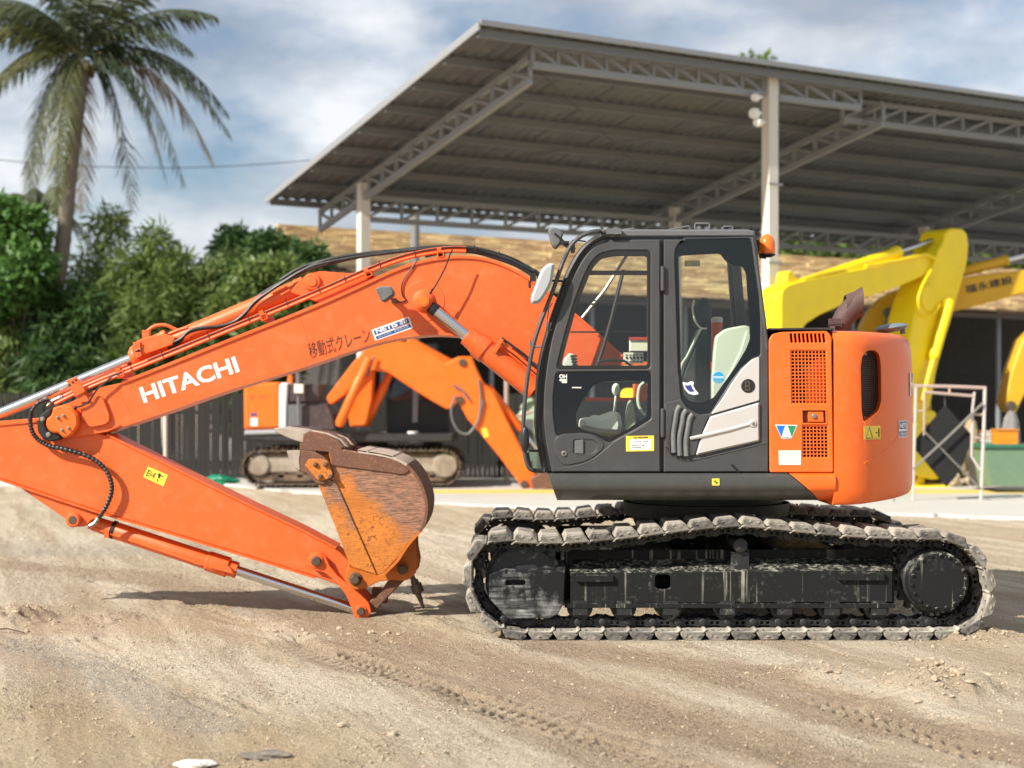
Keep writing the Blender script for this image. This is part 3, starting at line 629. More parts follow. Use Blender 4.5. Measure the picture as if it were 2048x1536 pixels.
cw = MB(); cw.plate(rnd([(1124,738),(1128,718),(1138,706),(1148,708),(1156,738)], 4), 10.42, 10.5, bev=.012); cw.build('control_tower', CREAM, EX)
ff = MB()
for k in range(4): ff.pbox(1141+k*1.2, 710+k*6, 1154+k*.5, 714+k*6, 10.40, 10.415)
ff.build('control_fin', RUB, EX)
bgm = paint('white_cloth', (.66, .66, .62), .85, dust=.1, bmp=.4)
bg_ = MB(); bg_.plate(rnd([(1162,838),(1180,836),(1205,832),(1228,822),(1240,826),(1246,850),(1240,868),(1200,866),(1160,858)], 6), 10.2, 10.5, bev=.03); bg_.build('folded_cloth', bgm, EX)
hl = MB(); hl.ball(W(1190, 842, 10.28), .05, .06, .042, 16, 10); hl.build('white_cap', OFFW, EX)
lv = MB(); lv.tube([W(1232, 786, 10.5), W(1230, 815, 10.5), W(1224, 850, 10.5)], .009, 8); lv.ball(W(1232, 779, 10.5), .03, .03, .045, 12, 8); lv.tube([W(x, y, 10.3) for x, y in cr([(1288,765),(1279,775),(1276,800),(1280,818),(1290,830)], 4)], .012, 8); lv.build('control_lever', CREAM, EX)
pk = MB(); pk.plate(rnd([(1250,840),(1256,805),(1262,798),(1270,815),(1274,850),(1250,866)], 4), 10.25, 10.34, bev=.012); pk.build('seat_pocket', paint('khaki_fabric', (.36, .36, .28), .9), EX)
# --- engine side door, hood, counterweight
YE = 10.02
PS = rnd([(1540,945),(1538,680),(1545,668),(1563,664),(1654,662),(1663,672),(1667,945)], 5)
slots = [rnd([(1580+8.1*k, 668), (1584.5+8.1*k, 667), (1587+8.1*k, 685), (1582+8.1*k, 685.5)], 1) for k in range(9)]
UG, LG, LA = [(1582,701),(1652,701),(1654,807),(1584,807)], [(1605,852),(1655,852),(1656,915),(1606,915)], [(1604,820),(1652,820),(1653,847),(1605,847)]
ed = MB(); ed.plate(PS, YE, YE+.03, holes=slots+[UG, LG, LA], bev=.006); eng = ed.build('engine_door', OR2, EX)
def lattice(q, nx, ny, nm):
    m = MB(); lerp = lambda a, b, t: (a[0]+(b[0]-a[0])*t, a[1]+(b[1]-a[1])*t)
    for k in range(nx+1):
        t = k/nx; a, b = lerp(q[0], q[1], t), lerp(q[3], q[2], t); m.plate([(a[0]-1, a[1]), (a[0]+1, a[1]), (b[0]+1, b[1]), (b[0]-1, b[1])], YE+.008, YE+.014, bev=0)
    for k in range(ny+1):
        t = k/ny; a, b = lerp(q[0], q[3], t), lerp(q[1], q[2], t); m.plate([(a[0], a[1]-1), (b[0], b[1]-1), (b[0], b[1]+1), (a[0], a[1]+1)], YE+.0062, YE+.0158, bev=0)
    m.build(nm, OR2, eng)
lattice(UG, 10, 15, 'grille'); lattice(LG, 7, 9, 'grille')
rd = MB(); rd.plate([(1575,664),(1660,664),(1660,930),(1575,930)], YE+.22, YE+.24, bev=0); rd.build('radiator', RAD, EX)
gb = MB(); gb.plate([(1613,735),(1640,714),(1652,712),(1652,806),(1614,806)], YE+.05, YE+.058, bev=.002)
gb.build('inner_guard', OR, EX)
gn = MB()
for i in range(5):
    for j in range(14):
        x, y = 1617+8*i, 738+5*j-(i*3 if j < 1 else 0); c = W(x, y, YE+.05); gn.ball((c.x, YE+.05, c.z), .006, .004, .006, 6, 4)
gn.build('guard_rivet', OR, EX, kind='stuff')
lt = MB(); lt.plate(LA, YE+.022, YE+.03, bev=0); lt.build('latch_recess', plain('dark_red_recess', (.16, .02, .008), .6), eng)
lt = MB(); lt.plate(rnd([(1616,823),(1647,823),(1648,844),(1617,844)], 1.5), YE+.004, YE+.022, bev=.004); lt.build('latch', OR2, eng)
lt = MB(); lt.plate([(1602,818),(1654,818),(1655,849),(1603,849)], YE-.004, YE, holes=[[(1605,821),(1651,821),(1652,846),(1606,846)]], bev=.002); lt.build('latch_frame', OR2, eng)
c = W(1628, 832, YE); MB().disc((c.x, c.z), .016, YE-.010, YE+.004, 18, .004).build('latch_lock', STEEL, eng)
# stickers on the engine door
wsk = MB().plate([(1550,849),(1595,850),(1583,878),(1564,878)], YE-.003, YE-.0005, bev=0).build('sticker', WHITE, eng)
MB().plate([(1552.5,851),(1570,851),(1562.5,874)], YE-.0045, YE-.0032, bev=0).build('sticker_mark', CBLUE, eng)
MB().plate([(1575,851),(1592.5,851.5),(1583.5,874)], YE-.0045, YE-.0032, bev=0).build('sticker_mark', GREEN, eng)
text('sticker_text', 'WORLD', (1563.5, 877.6), (1583.5, 877.6), 3.6, YE-.0032, BLK, eng, thick=.001)
MB().plate(rnd([(1557,901),(1602,900.5),(1602,930),(1558,930)], 1.5), YE-.003, YE-.0005, bev=0).build('sticker', OFFW, eng)
hd = MB(); hd.plate([(1538,661),(1539,656),(1668,655),(1668,661)], YE+.03, 12.4, bev=.006); hd.box(1.74, 2.14, YE+.26, 12.40, 1.30, 2.05); hd.build('engine_hood', RAD, EX)
hh = MB(); hh.tube([W(x, y, 10.3) for x, y in ((1658,650),(1681,649),(1682,655))], .006, 6); hh.build('hood_handle', CABD, EX)
# counterweight: round tail about the slewing centre
plan = [(2.152, YE), (2.22, YE), (2.285, YE+.012)]
plan += [(sw.x+1.497*math.cos(R(a)), sw.y-1.497*math.sin(R(a))) for a in np.linspace(52, -52, 53)]
plan += [(x, 2*sw.y-y) for x, y in plan[2::-1]]
nP = len(plan); Tn = []
for i in range(nP):
    a, b = plan[max(i-1, 0)], plan[min(i+1, nP-1)]; d = np.array((b[0]-a[0], b[1]-a[1])); d /= np.linalg.norm(d); Tn.append((-d[1], d[0]))
prof = [(.892, .12), (.896, .045), (.906, .022), (.93, .008), (1.0, .0), (1.2, .0), (1.5, .0), (1.85, .004), (1.97, .012), (2.02, .024), (2.048, .045), (2.062, .075), (2.068, .14)]
m = MB(); v = []
for z, ins in prof:
    for i in range(nP):
        n_ = Tn[i]; sx = 1 if n_[0] > 0 else -1
        x = plan[i][0]+n_[0]*ins; y = plan[i][1]+n_[1]*ins
        if (x-sw.x)**2+(y-sw.y)**2 > (plan[i][0]-sw.x)**2+(plan[i][1]-sw.y)**2+1e-6: x = plan[i][0]-n_[0]*ins; y = plan[i][1]-n_[1]*ins
        v.append((max(2.152, x), y, z+(.035*max(0, (plan[i][0]-2.3)/.65) if z < .95 else 0)))
f = [(j*nP+i, j*nP+i+1, (j+1)*nP+i+1, (j+1)*nP+i) for j in range(len(prof)-1) for i in range(nP-1)]
m.add(v, f, True)
m.add(v[:nP], [tuple(range(nP))]); m.add(v[-nP:], [tuple(range(nP))])
k = len(prof)
m.add([v[j*nP] for j in range(k)]+[v[j*nP+nP-1] for j in range(k)][::-1], [tuple(range(2*k))])
cwt = m.build('counterweight', OR2, EX)
ct = MB(); OP = rnd([(1716,735),(1720,712),(1732,701),(1752,700),(1762,708),(1766,730),(1767,800),(1760,822),(1735,838),(1722,844),(1718,820)], 7)
ct.plate(OP, 9.9, 10.36, bev=0, Yr=10.13); co_ = ct.build('cutter', OR2, None)
# the opening is cut through the casting
for vtx in co_.data.vertices: vtx.co -= cwt.parent.location
co_.location = cwt.parent.location
bo = cwt.modifiers.new('cut', 'BOOLEAN'); bo.object = co_; bo.operation = 'DIFFERENCE'; bo.solver = 'EXACT'
bpy.context.view_layer.update(); dg = bpy.context.evaluated_depsgraph_get()
me = bpy.data.meshes.new_from_object(cwt.evaluated_get(dg)); cwt.modifiers.clear(); cwt.data = me; bpy.data.objects.remove(co_)
me.materials.clear(); me.materials.append(OR2)
bv = cwt.modifiers.new('edge', 'BEVEL'); bv.width = .018; bv.segments = 3; bv.limit_method = 'ANGLE'; bv.angle_limit = R(50)
p0, p1 = W(1718, 770, 10.14), W(1768, 770, 10.30)
def vent(u, z, d=0): p = p0.lerp(p1, u); nrm = Vector((p1.y-p0.y, -(p1.x-p0.x), 0)).normalized(); return Vector((p.x, p.y, z))+nrm*d
zt, zb = W(0, 698, 10.2).z, W(0, 848, 10.2).z
vb = MB(); vb.add([vent(-.1, zb, -.03), vent(1.1, zb, -.03), vent(1.1, zt, -.03), vent(-.1, zt, -.03)], [(0, 1, 2, 3)]); vbo = vb.build('vent_screen', RAD, cwt)
vm = MB()
for k in range(14): vm.tube([vent(k/13, zb, -.015), vent(k/13, zt, -.015)], .0028, 5)
for k in range(34): z = zb+(zt-zb)*k/33; vm.tube([vent(-.05, z, -.013), vent(1.05, z, -.013)], .0028, 5)
vm.build('vent_mesh', paint('dark_wire', (.13, .115, .10), .55, metal=.3), cwt, kind='stuff')
for u, y in ((.25, 708), (.82, 708), (.25, 836), (.85, 822)):
    z = W(0, y, 10.2).z; b = MB(); b.lathe(vent(u, z, -.012), vent(u, z, .006), [(0, .014), (.012, .014), (.018, .010)], 12); b.build('bolt', STEEL, cwt)
def tail(theta, z, off=.003): return Vector((sw.x+(1.497+off)*math.cos(R(theta)), sw.y-(1.497+off)*math.sin(R(theta)), z))
def curved(nm, th0, th1, z0, z1, mat, off=.003, n=6, parent=None):
    mb = MB(); vv = []
    for k in range(n+1):
        t = th0+(th1-th0)*k/n
        for o_ in (off, off+.0015): vv += [tail(t, z0, o_), tail(t, z1, o_)]
    ff = []
    for k in range(n):
        b = 4*k; ff += [(b+2, b+3, b+7, b+6), (b, b+1, b+5, b+4), (b, b+2, b+6, b+4), (b+1, b+3, b+7, b+5)]
    ff += [(0, 1, 3, 2), (4*n, 4*n+1, 4*n+3, 4*n+2)]
    mb.add(vv, ff); return mb.build(nm, mat, parent or cwt)
# stickers on the tail: yellow warning, NETIS plate, big lettering round the back
curved('sticker', 53.0, 46.0, W(0, 879, 10.06).z, W(0, 852, 10.06).z, YELS, .004)
ym = MB(); t0 = W(1722, 874, 10.02); 
def tri_mark(th, z, s, off):
    a, b, c_ = tail(th+s*1.9, z-s*.05, off), tail(th-s*1.9, z-s*.05, off), tail(th, z+s*.06, off)
    mm_ = MB(); mm_.tube([a, b, c_, a], .003, 5); return mm_
zc = W(0, 866, 10.06).z
tri_mark(50.9, zc, .7, .006).build('sticker_mark', BLK, cwt)
pm = MB(); pm.tube([tail(48.2, zc, .006), tail(47.3, zc, .006)], .003, 5); pm.tube([tail(46.8, zc-.03, .006), tail(46.8, zc+.03, .006)], .005, 5); pm.tube([tail(52, zc-.036, .006), tail(46.9, zc-.036, .006)], .0015, 4); pm.build('sticker_mark', BLK, cwt)
z0, z1 = W(0, 874, 10.5).z, W(0, 841, 10.5).z
curved('sticker', 35.5, 28.0, z0, z1, WHITE, .003)
curved('sticker_mark', 35.1, 28.4, z0+(z1-z0)*.50, z1-.006, BLUE, .0046); curved('sticker_mark', 35.1, 28.4, z0+.006, z0+(z1-z0)*.36, BLUE, .0046)
def tail_text(s, th0, th1, z, h, mat, off, nm, bold=.0):
    cu = bpy.data.curves.new(nm, 'FONT'); cu.body = s; cu.size = 1; cu.offset = bold
    ob = bpy.data.objects.new(nm, cu); C.objects.link(ob); dg = bpy.context.evaluated_depsgraph_get(); me = bpy.data.meshes.new_from_object(ob.evaluated_get(dg)); bpy.data.objects.remove(ob)
    bm = bmesh.new(); bm.from_mesh(me)
    xs = [v_.co.x for v_ in bm.verts]; ys = [v_.co.y for v_ in bm.verts]; x0, x1, y0, y1 = min(xs), max(xs), min(ys), max(ys)
    ex = bmesh.ops.extrude_face_region(bm, geom=bm.faces[:]); top = {e for e in ex['geom'] if isinstance(e, bmesh.types.BMVert)}
    for v_ in bm.verts:
        p = tail(th0+(th1-th0)*(v_.co.x-x0)/(x1-x0), z+h*(v_.co.y-y0)/(y1-y0), off+(.002 if v_ in top else 0)); v_.co = p-EX.location
    bmesh.ops.recalc_face_normals(bm, faces=bm.faces); bm.to_mesh(me); bm.free(); me.materials.clear()
    me.polygons.foreach_set('use_smooth', [False]*len(me.polygons)); return link(nm, me, mat, cwt)
tail_text('NETIS', 34.8, 28.8, z0+(z1-z0)*.56, (z1-z0)*.30, WHITE, .006, 'sticker_text', .02)
tail_text('登録技術 移動式', 34.6, 29, z0+.012, (z1-z0)*.18, WHITE, .006, 'sticker_text')
zH0, zH1 = W(0, 793, 10.7).z, W(0, 745, 10.7).z
tail_text('HITACHI', 24.5, -24.5, zH0, zH1-zH0, WHITE, .003, 'lettering', .03)
# pressed style line
zs = [(51.5, 938-60), (44, 908), (38, 890), (34, 872)]
sl_ = MB(); sl_.tube([tail(t, W(0, y, 10.1+.012*(52-t)).z, -.003) for t, y in ((52.5, 926), (48, 914), (43, 900), (38, 882), (34, 862))], .007, 6); sl_.build('style_crease', OR2, cwt)
# exhaust and rear mirror
ex_ = MB(); seg_ = 20; v = []
c0 = W(1676, 655, 11.0)
rings = []
for t in np.linspace(0, 1, 9):
    ring = []
    for k in range(seg_):
        a = 2*math.pi*k/seg_
        base = Vector((W(1677, 655, 11).x+.070*math.cos(a), 11.0+.07*math.sin(a), W(0, 655, 11).z-.04))
        mid = Vector((W(1682, 0, 11).x+.080*math.cos(a), 11.0+.078*math.sin(a), W(0, 628, 11).z+.055*-math.cos(a)*1))
        endp = Vector((W(1723, 0, 11).x, 11.0+.08*math.sin(a), W(0, 603, 11).z-.11*math.cos(a)))
        ring.append((1-t)**2*base+2*t*(1-t)*mid+t*t*endp)
    rings.append(ring)
v = [p for r_ in rings for p in r_]
inn = [p+(rings[-1][0]+rings[-1][seg_//2]-2*p)*.06+Vector((-.002, 0, 0)) for p in rings[-1]]; deep = [p+Vector((-.12, 0, -.05)) for p in inn]
v += inn+deep
ex_.add(v, [(i*seg_+k, i*seg_+(k+1) % seg_, (i+1)*seg_+(k+1) % seg_, (i+1)*seg_+k) for i in range(10) for k in range(seg_)], True)
ex_.build('exhaust_pipe', BROWN, EX)
eb = MB(); eb.pbox(1659, 637, 1684, 652, 10.86, 10.90); eb.build('exhaust_bracket', BROWN, EX)
rm = MB(); rm.ball(W(1782, 656, 11.2), .125, .12, .034, 20, 8, Matrix.Rotation(R(-8), 3, 'Y')); rm.tube([W(1805, 655, 11.2), W(1806, 668, 11.2)], .02, 8); rm.build('rear_mirror', paint('blue_grey_shell', (.13, .17, .20), .4), EX)

# --- BOOM, ARM, BUCKET
YB0, YB1 = 11.14, 11.50; YBM = 11.32
BT = cr([(245,765),(350,724),(450,684),(560,641),(650,604),(720,573),(780,545),(830,527),(880,517),(930,514),(980,521),(1030,541),(1070,566),(1110,597),(1160,638),(1245,713)], 5)
BB = cr([(1262,765),(1210,762),(1150,750),(1090,731),(1040,706),(1000,689),(940,673),(880,667),(820,671),(760,682),(700,700),(600,734),(450,780),(330,822),(245,851)], 5)
TIP = [(215,864),(180,870),(148,874),(112,874),(95,858),(95,832),(108,815),(138,806),(168,791),(200,775)]
bo_ = MB(); bo_.plate(BT+[(1275,735)]+BB+TIP, YB0, YB1, bev=.006); boom = bo_.build('boom', OR, EX)
def strip(pts, Y0, Y1, th, name, mat, par, Yr):
    m = MB(); n = len(pts); P = [W(x, y, Yr) for x, y in pts]; v = []
    for i in range(n):
        t = (P[min(i+1, n-1)]-P[max(i-1, 0)]).normalized(); nn = Vector((-t.z, 0, t.x)); 
        for d in (-th/2, th/2): v += [(P[i].x+nn.x*d, Y0, P[i].z+nn.z*d), (P[i].x+nn.x*d, Y1, P[i].z+nn.z*d)]
    f = []
    for i in range(n-1):
        b = 4*i; f += [(b, b+4, b+5, b+1), (b+2, b+3, b+7, b+6), (b, b+2, b+6, b+4), (b+1, b+5, b+7, b+3)]
    f += [(0, 1, 3, 2), (4*n-4, 4*n-3, 4*n-1, 4*n-2)]
    m.add(v, f); return m.build(name, mat, par)
strip(BT, YB0-.014, YB1+.014, .022, 'boom_flange', OR, boom, YB0)
strip(BB[6:], YB0-.014, YB1+.014, .022, 'boom_flange', OR, boom, YB0)
for (a, b) in (((232, 772), (268, 842)), ((598, 628), (628, 724))):
    m = MB(); m.tube([W(*a, YB0)+Vector((0, .001, 0)), W(*b, YB0)+Vector((0, .001, 0))], .0035, 6); m.build('weld_seam', OR, boom)
# end clevis plates and joint cover
ep = MB(); ep.plate(rnd([(160,797),(196,790),(206,796),(219,830),(219,842),(211,849),(181,855),(162,838)], 6), YB0-.03, YB0-.001, bev=.005); ep.build('clevis_plate', OR, boom)
ep = MB(); ep.plate(rnd([(152,792),(172,780),(178,800),(166,806),(172,812),(189,810),(190,815),(166,826)], 2), YB0-.018, YB0-.002, bev=.003); ep.build('clevis_plate', OR, boom)
jc = MB(); c = W(122, 844, YB0-.05); JC = rnd([(106,815),(124,810),(143,813),(155,830),(156,850),(146,868),(130,877),(122,872),(116,866),(108,867),(97,862),(91,850),(92,838),(101,832),(104,824)], 6)
jc.plate(JC, YB0-.085, YB0-.005, bev=.014); jco = jc.build('joint_cover', OR2, boom)
jk = MB(); jk.plate(rnd([(104,816),(92,820),(79,831),(73,846),(75,864),(85,878),(102,884),(122,879),(121,869),(108,868),(96,862),(90,850),(92,837),(103,830)], 5), YB0-.07, YB0-.005, bev=.014); jk.build('joint_guard', CABD, boom)
bsh = MB().lathe((0, 0, 0), (0, -.022, 0), [(0, .012), (.008, .012), (.009, .008), (.022, .0075)], 10).mesh('bolt_shape'); bsh.materials.append(STEEL)
for x, y in ((115, 835), (127, 831), (124, 860), (137, 856)): put('bolt', bsh, jco, Matrix.Translation(W(x, y, YB0-.085)))
for x, y in ((85, 838), (97, 869)): put('bolt', bsh, boom, Matrix.Translation(W(x, y, YB0-.07)) @ Matrix.Diagonal((1.5, .7, 1.5, 1)))
cl_ = MB(); cl_.plate(rnd([(132,762),(153,753),(171,783),(150,794)], 2), YB0-.06, YB0-.045, bev=.003); cl_.plate(rnd([(152,794),(168,786),(180,802),(160,806)], 2), YB0-.045, YB0-.02, bev=.003); clo = cl_.build('pipe_clamp_plate', OR, boom)
bh = MB()
for x, y in ((139, 770), (145.5, 764.5), (151.5, 760)): c = W(x, y, YB0-.06); bh.disc((c.x, c.z), .009, YB0-.064, YB0-.06, 10, .001)
bh.build('bolt', BLK, clo)
cw_ = MB(); cw_.tube([W(x, y, YB0-.05) for x, y in cr([(148,815),(165,811),(180,800),(195,778),(212,764),(225,752),(240,747)], 5)], .007, 7); cw_.ball(W(150, 816, YB0-.05), .016, .016, .016, 8, 6); cw_.build('grease_hose', HOSE, boom)
# lettering and plates on the boom side
text('lettering', 'HITACHI', (288, 807), (480, 743.5), 33, YB0-.0005, WHITE, boom, bold=.028, up=(-10.5, -31.5))
text('lettering', '移動式クレーン', (621, 718), (743, 684), 33, YB0-.0005, INK, boom, up=(-7, -31))
nq = [(743,660),(818,633),(826,656),(751,682)]
ns = MB(); ns.plate(nq, YB0-.003, YB0-.0006, bev=0); ns.build('sticker', WHITE, boom)
def qd(u0, v0, u1, v1):
    g = lambda u, v: (nq[0][0]+(nq[1][0]-nq[0][0])*u+(nq[3][0]-nq[0][0])*v, nq[0][1]+(nq[1][1]-nq[0][1])*u+(nq[3][1]-nq[0][1])*v)
    return [g(u0, v0), g(u1, v0), g(u1, v1), g(u0, v1)]
MB().plate(qd(.04, .10, .96, .50), YB0-.0045, YB0-.0032, bev=0).plate(qd(.04, .64, .96, .92), YB0-.0045, YB0-.0032, bev=0).build('sticker_mark', BLUE, boom)
a, b = qd(.09, .45, .66, .45)[:2]; text('sticker_text', 'NETIS', a, b, 9, YB0-.0046, WHITE, boom, bold=.03)
a, b = qd(.72, .43, .92, .43)[:2]; text('sticker_text', '登録', a, b, 7, YB0-.0046, WHITE, boom)
a, b = qd(.10, .86, .45, .86)[:2]; text('sticker_text', '国土交通省', a, b, 4, YB0-.0046, LBLUE, boom, thick=.001)
a, b = qd(.52, .86, .9, .86)[:2]; text('sticker_text', '新技術活用', a, b, 4, YB0-.0046, LBLUE, boom, thick=.001)
MB().plate(qd(.55, .53, .95, .58), YB0-.0045, YB0-.0032, bev=0).build('sticker_mark', plain('pink_ink', (.6, .2, .2), .5), boom)
# work light under the boom
lw = MB(); lw.plate(rnd([(750,577),(761,572),(781,572),(788,582),(787,590),(768,604),(761,601)], 3), YB0-.26, YB0-.12, bev=.012); lw.build('work_light', LAMPG, boom)
lb = MB(); lb.tube([W(779, 594, YB0-.19), W(787, 602, YB0-.13), W(789, 604, YB0-.001)], .010, 8); lb.pbox(783, 596, 792, 606, YB0-.08, YB0-.0015); lb.build('light_bracket', LAMPG, boom)
lc = MB(); lc.tube([W(x, y, YB0-.012) for x, y in cr([(833,522),(822,538),(808,558),(803,575),(806,592),(812,600),(802,604),(790,602)], 5)], .006, 6); lc.build('lamp_cable', HOSE, boom)
# boss ring on the boom side and the boom cylinder
c = W(848, 602, YB0); br = MB(); br.disc((c.x, c.z), .155, YB0-.004, YB0+.01, 40, .004); br.disc((c.x, c.z), .085, YB0-.03, YB0-.004, 32, .02); br.build('pin_boss', OR, boom)
YCY = 11.03
for yc in (YCY, 2*YBM-YCY):
    A, B_, D = W(848, 603, YCY), W(958, 694, YCY), W(1112, 812, YCY)
    for q_ in (A, B_, D): q_.y = yc
    ax = (D-A).normalized()
    bcy = MB(); s0 = A+ax*.40
    bcy.lathe(s0, s0+ax*.66, [(0, .066), (.004, .074), (.07, .074), (.072, .083), (.105, .083), (.106, .094), (.175, .094), (.177, .084), (.64, .084), (.66, .05)], 28)
    bc_ = bcy.build('boom_cylinder', OR, EX)
    rdm = MB(); rdm.tube([A+ax*.07, A+ax*.42], .0405, 20); rdm.build('rod', CHR, bc_)
    re = MB(); re.lathe(A+ax*.055, A+ax*.12, [(0, .03), (.01, .048), (.05, .048), (.064, .043)], 18); re.build('rod_collar', RUB, bc_)
    ey = MB(); y0_ = yc-.05; ey.disc((A.x, A.z), .063, y0_, yc+.05, 28, .010); ey.build('rod_eye', OR, bc_)
    e2 = MB(); e2.disc((A.x, A.z), .047, y0_-.014, y0_, 24, .006); e2.build('pin_ring', OR, bc_)
    e3 = MB(); e3.disc((A.x, A.z), .034, y0_-.017, y0_-.0141, 24, .004); e3.build('pin', plain('amber_cap', (.62, .16, .01), .4), bc_)
    if yc == YCY:
        gh = MB(); gh.tube([W(x, y, yc-.03) for x, y in cr([(860,588),(874,566),(890,536),(899,512),(905,499)], 5)], .006, 7); gh.tube([W(860, 588, yc-.03), W(866, 577, yc-.03)], .009, 7); gh.build('grease_hose', HOSE, boom)
        rings = MB()
        for t_ in (.20, .33, .46): rings.lathe(s0+ax*t_, s0+ax*(t_+.004), [(0, .0855), (.004, .0855)], 28)
        cp = MB(); cp.tube([W(x, y, yc-.06) for x, y in ((1001,686),(1030,706),(1060,732),(1100,768))], .012, 8); cp.tube([W(x, y, yc-.05) for x, y in ((1003,694),(1040,724),(1075,755))], .007, 7); cp.build('cylinder_pipe', OR, bc_)
        cp = MB(); cp.plate([(985,703),(1002,676),(1008,680),(992,708)], yc-.1, yc-.04, bev=.003); cp.build('pipe_clamp', OR, bc_)
        ch_ = MB()
        for dx, dy in ((0, 0), (10, 12), (22, 28), (38, 36)): ch_.tube([W(x+dx, y+dy, yc+.02) for x, y in cr([(1004,678),(1012,688),(1018,704),(1012,716)], 4)], .005, 6)
        ch_.tube([W(x, y, yc+.03) for x, y in ((1003,676),(1050,710),(1076,738))], .010, 7); ch_.tube([W(x, y, yc+.0) for x, y in ((1010,720),(1050,752),(1080,778))], .009, 7); ch_.build('hose', HOSE, bc_)
# pipes and hoses along the top of the boom
off = lambda pts, dx, dy: [(x+dx, y+dy) for x, y in pts]
top = cr([(110,806),(150,786),(200,764),(250,744),(330,712),(430,671),(530,630),(640,584),(730,545),(800,519),(860,505),(920,500),(980,508),(1030,524),(1062,543)], 5)
for dy, Yp, r_, mt, nm in ((2, YB0+.00, .0125, OR, 'pipe'), (-5, YB0+.03, .0125, OR, 'pipe'), (-3, YB0+.10, .013, OR, 'pipe'), (-4, YB0+.24, .013, OR, 'pipe'), (-3, YB0+.31, .0125, OR, 'pipe'), (-6, YB0+.012, .0055, HOSE, 'cable')):
    MB().tube([W(x, y, Yp) for x, y in off(top[:-14] if nm == 'pipe' else top[18:], 0, dy)], r_, 8).build(nm, mt, boom)
for x, y in ((240, 747), (527, 632), (736, 546), (881, 507)):
    m = MB(); a_ = math.atan2(-41, 100) if x < 800 else -.12; ca, sa = math.cos(a_), math.sin(a_)
    rt = lambda px, py: (x+px*ca-py*sa, y+px*sa+py*ca)
    m.plate([rt(*p) for p in ((-7, -5), (7, -5), (7, 8), (-7, 8))], YB0-.02, YB0+.30, holes=[[rt(*p) for p in ((-4.5, -2), (4.5, -2), (4.5, 6), (-4.5, 6))]], bev=.002); m.plate([rt(*p) for p in ((-6, -12), (3, -12), (3, -5.2), (-6, -5.2))], YB0-.01, YB0+.05, bev=.002); m.build('pipe_clamp', OR, boom)
for x, y in ((262,737),(324,709),(416,671),(497,638),(573,606),(638,580),(690,560),(760,532),(830,510),(950,499),(1000,511)):
    MB().tube([W(x-2, y-9, YB0-.012), W(x+2, y+5, YB0-.014)], .004, 6).build('cable_tie', RUB, boom)
hs = [cr([(338,689),(362,677),(378,662),(400,656),(440,652),(470,642),(492,624),(510,603),(535,585),(570,562),(605,541),(640,528),(700,516),(760,508),(850,498),(940,497),(1010,517),(1068,546)], 5),
      cr([(336,697),(358,686),(372,668),(400,658),(450,652),(478,640),(500,616),(520,597),(552,574),(592,549),(640,524),(700,511),(770,504),(850,495),(935,494),(1000,511),(1060,541)], 5),
      cr([(500,603),(540,577),(580,556),(625,537),(690,520),(760,507),(830,499),(890,494),(940,499),(1000,515),(1050,532),(1072,548)], 5),
      cr([(560,560),(600,536),(650,520),(720,508),(800,500),(870,495),(920,493),(970,500),(1020,517),(1060,536),(1078,552)], 5),
      cr([(850,512),(900,503),(950,505),(1000,519),(1040,535),(1066,552)], 5), cr([(930,496),(980,503),(1030,520),(1068,545)], 5)]
for h_, Yh in zip(hs, (YBM-.115, YBM-.10, YBM+.02, YBM+.07, YBM-.13, YBM-.06)):
    MB().tube([W(x, y, Yh) for x, y in h_], .0125, 8).build('hose', HOSE, boom)
for (a, b) in (((333, 692), (346, 686)), ((290, 700), (309, 694)), ((318, 687), (336, 681)), ((322, 697), (337, 691))):
    MB().lathe(W(*a, YBM-.06), W(*b, YBM-.06), [(0, .008), (.01, .013), (.05, .013), (.06, .009)], 8).build('hose_fitting', STEEL, boom)
# bracket on the boom top carrying the arm cylinder
lg = MB(); lg.plate(rnd([(580,584),(606,553),(622,545),(640,542),(690,546),(735,548),(752,556),(700,580),(640,606)], 5), YBM-.10, YBM-.065, bev=.004); lg.plate(rnd([(580,584),(606,553),(622,545),(640,542),(690,546),(735,548),(752,556),(700,580),(640,606)], 5), YBM+.065, YBM+.10, bev=.004, Yr=YBM-.1); lg.build('cylinder_lug', OR, boom)
# --- arm cylinder (rod runs out of the picture to the arm head)
A, B_ = W(628, 566, YBM), W(268, 716, YBM); ax = (B_-A).normalized(); Lc = (B_-A).length
ac = MB(); ac.lathe(A+ax*.05, A+ax*(Lc+.02), [(0, .05), (.02, .080), (.09, .080), (.095, .074), (Lc-.20, .074), (Lc-.19, .088), (Lc-.06, .088), (Lc-.05, .078), (Lc-.03, .06)], 28); aco = ac.build('arm_cylinder', OR, EX)
MB().tube([A+ax*(Lc-.04), A+ax*(Lc+1.55)], .042, 24).build('rod', CHR, aco)
e = MB(); e.disc((A.x, A.z), .066, YBM-.125, YBM+.125, 28, .01); e.build('pin_boss', OR, aco)
e = MB(); e.disc((A.x, A.z), .04, YBM-.135, YBM-.126, 24, .006); e.build('pin', OR, aco)
END = A+ax*(Lc+1.55)
vb = MB(); vb.plate(rnd([(262,694),(274,681),(300,672),(330,668),(352,674),(345,690),(300,706),(268,716)], 3), YBM-.13, YBM+.02, bev=.008); vbo = vb.build('valve_block', OR, aco)
vd = MB(); vd.lathe(W(282, 688, YBM-.09), W(334, 667, YBM-.09), [(0, .030), (.06, .034), (.065, .025), (.16, .028), (.165, .034), (.2, .034)], 14); vd.lathe(W(276, 704, YBM-.09), W(320, 690, YBM-.09), [(0, .024), (.1, .024), (.17, .018)], 12); vd.pbox(284, 660, 298, 680, YBM-.10, YBM-.04); vd.pbox(266, 684, 280, 704, YBM-.15, YBM-.1); vd.plate(rnd([(268,702),(280,697),(284,712),(272,718)], 2), YBM-.15, YBM-.10, bev=.004); vd.build('valve_body', OR, vbo)
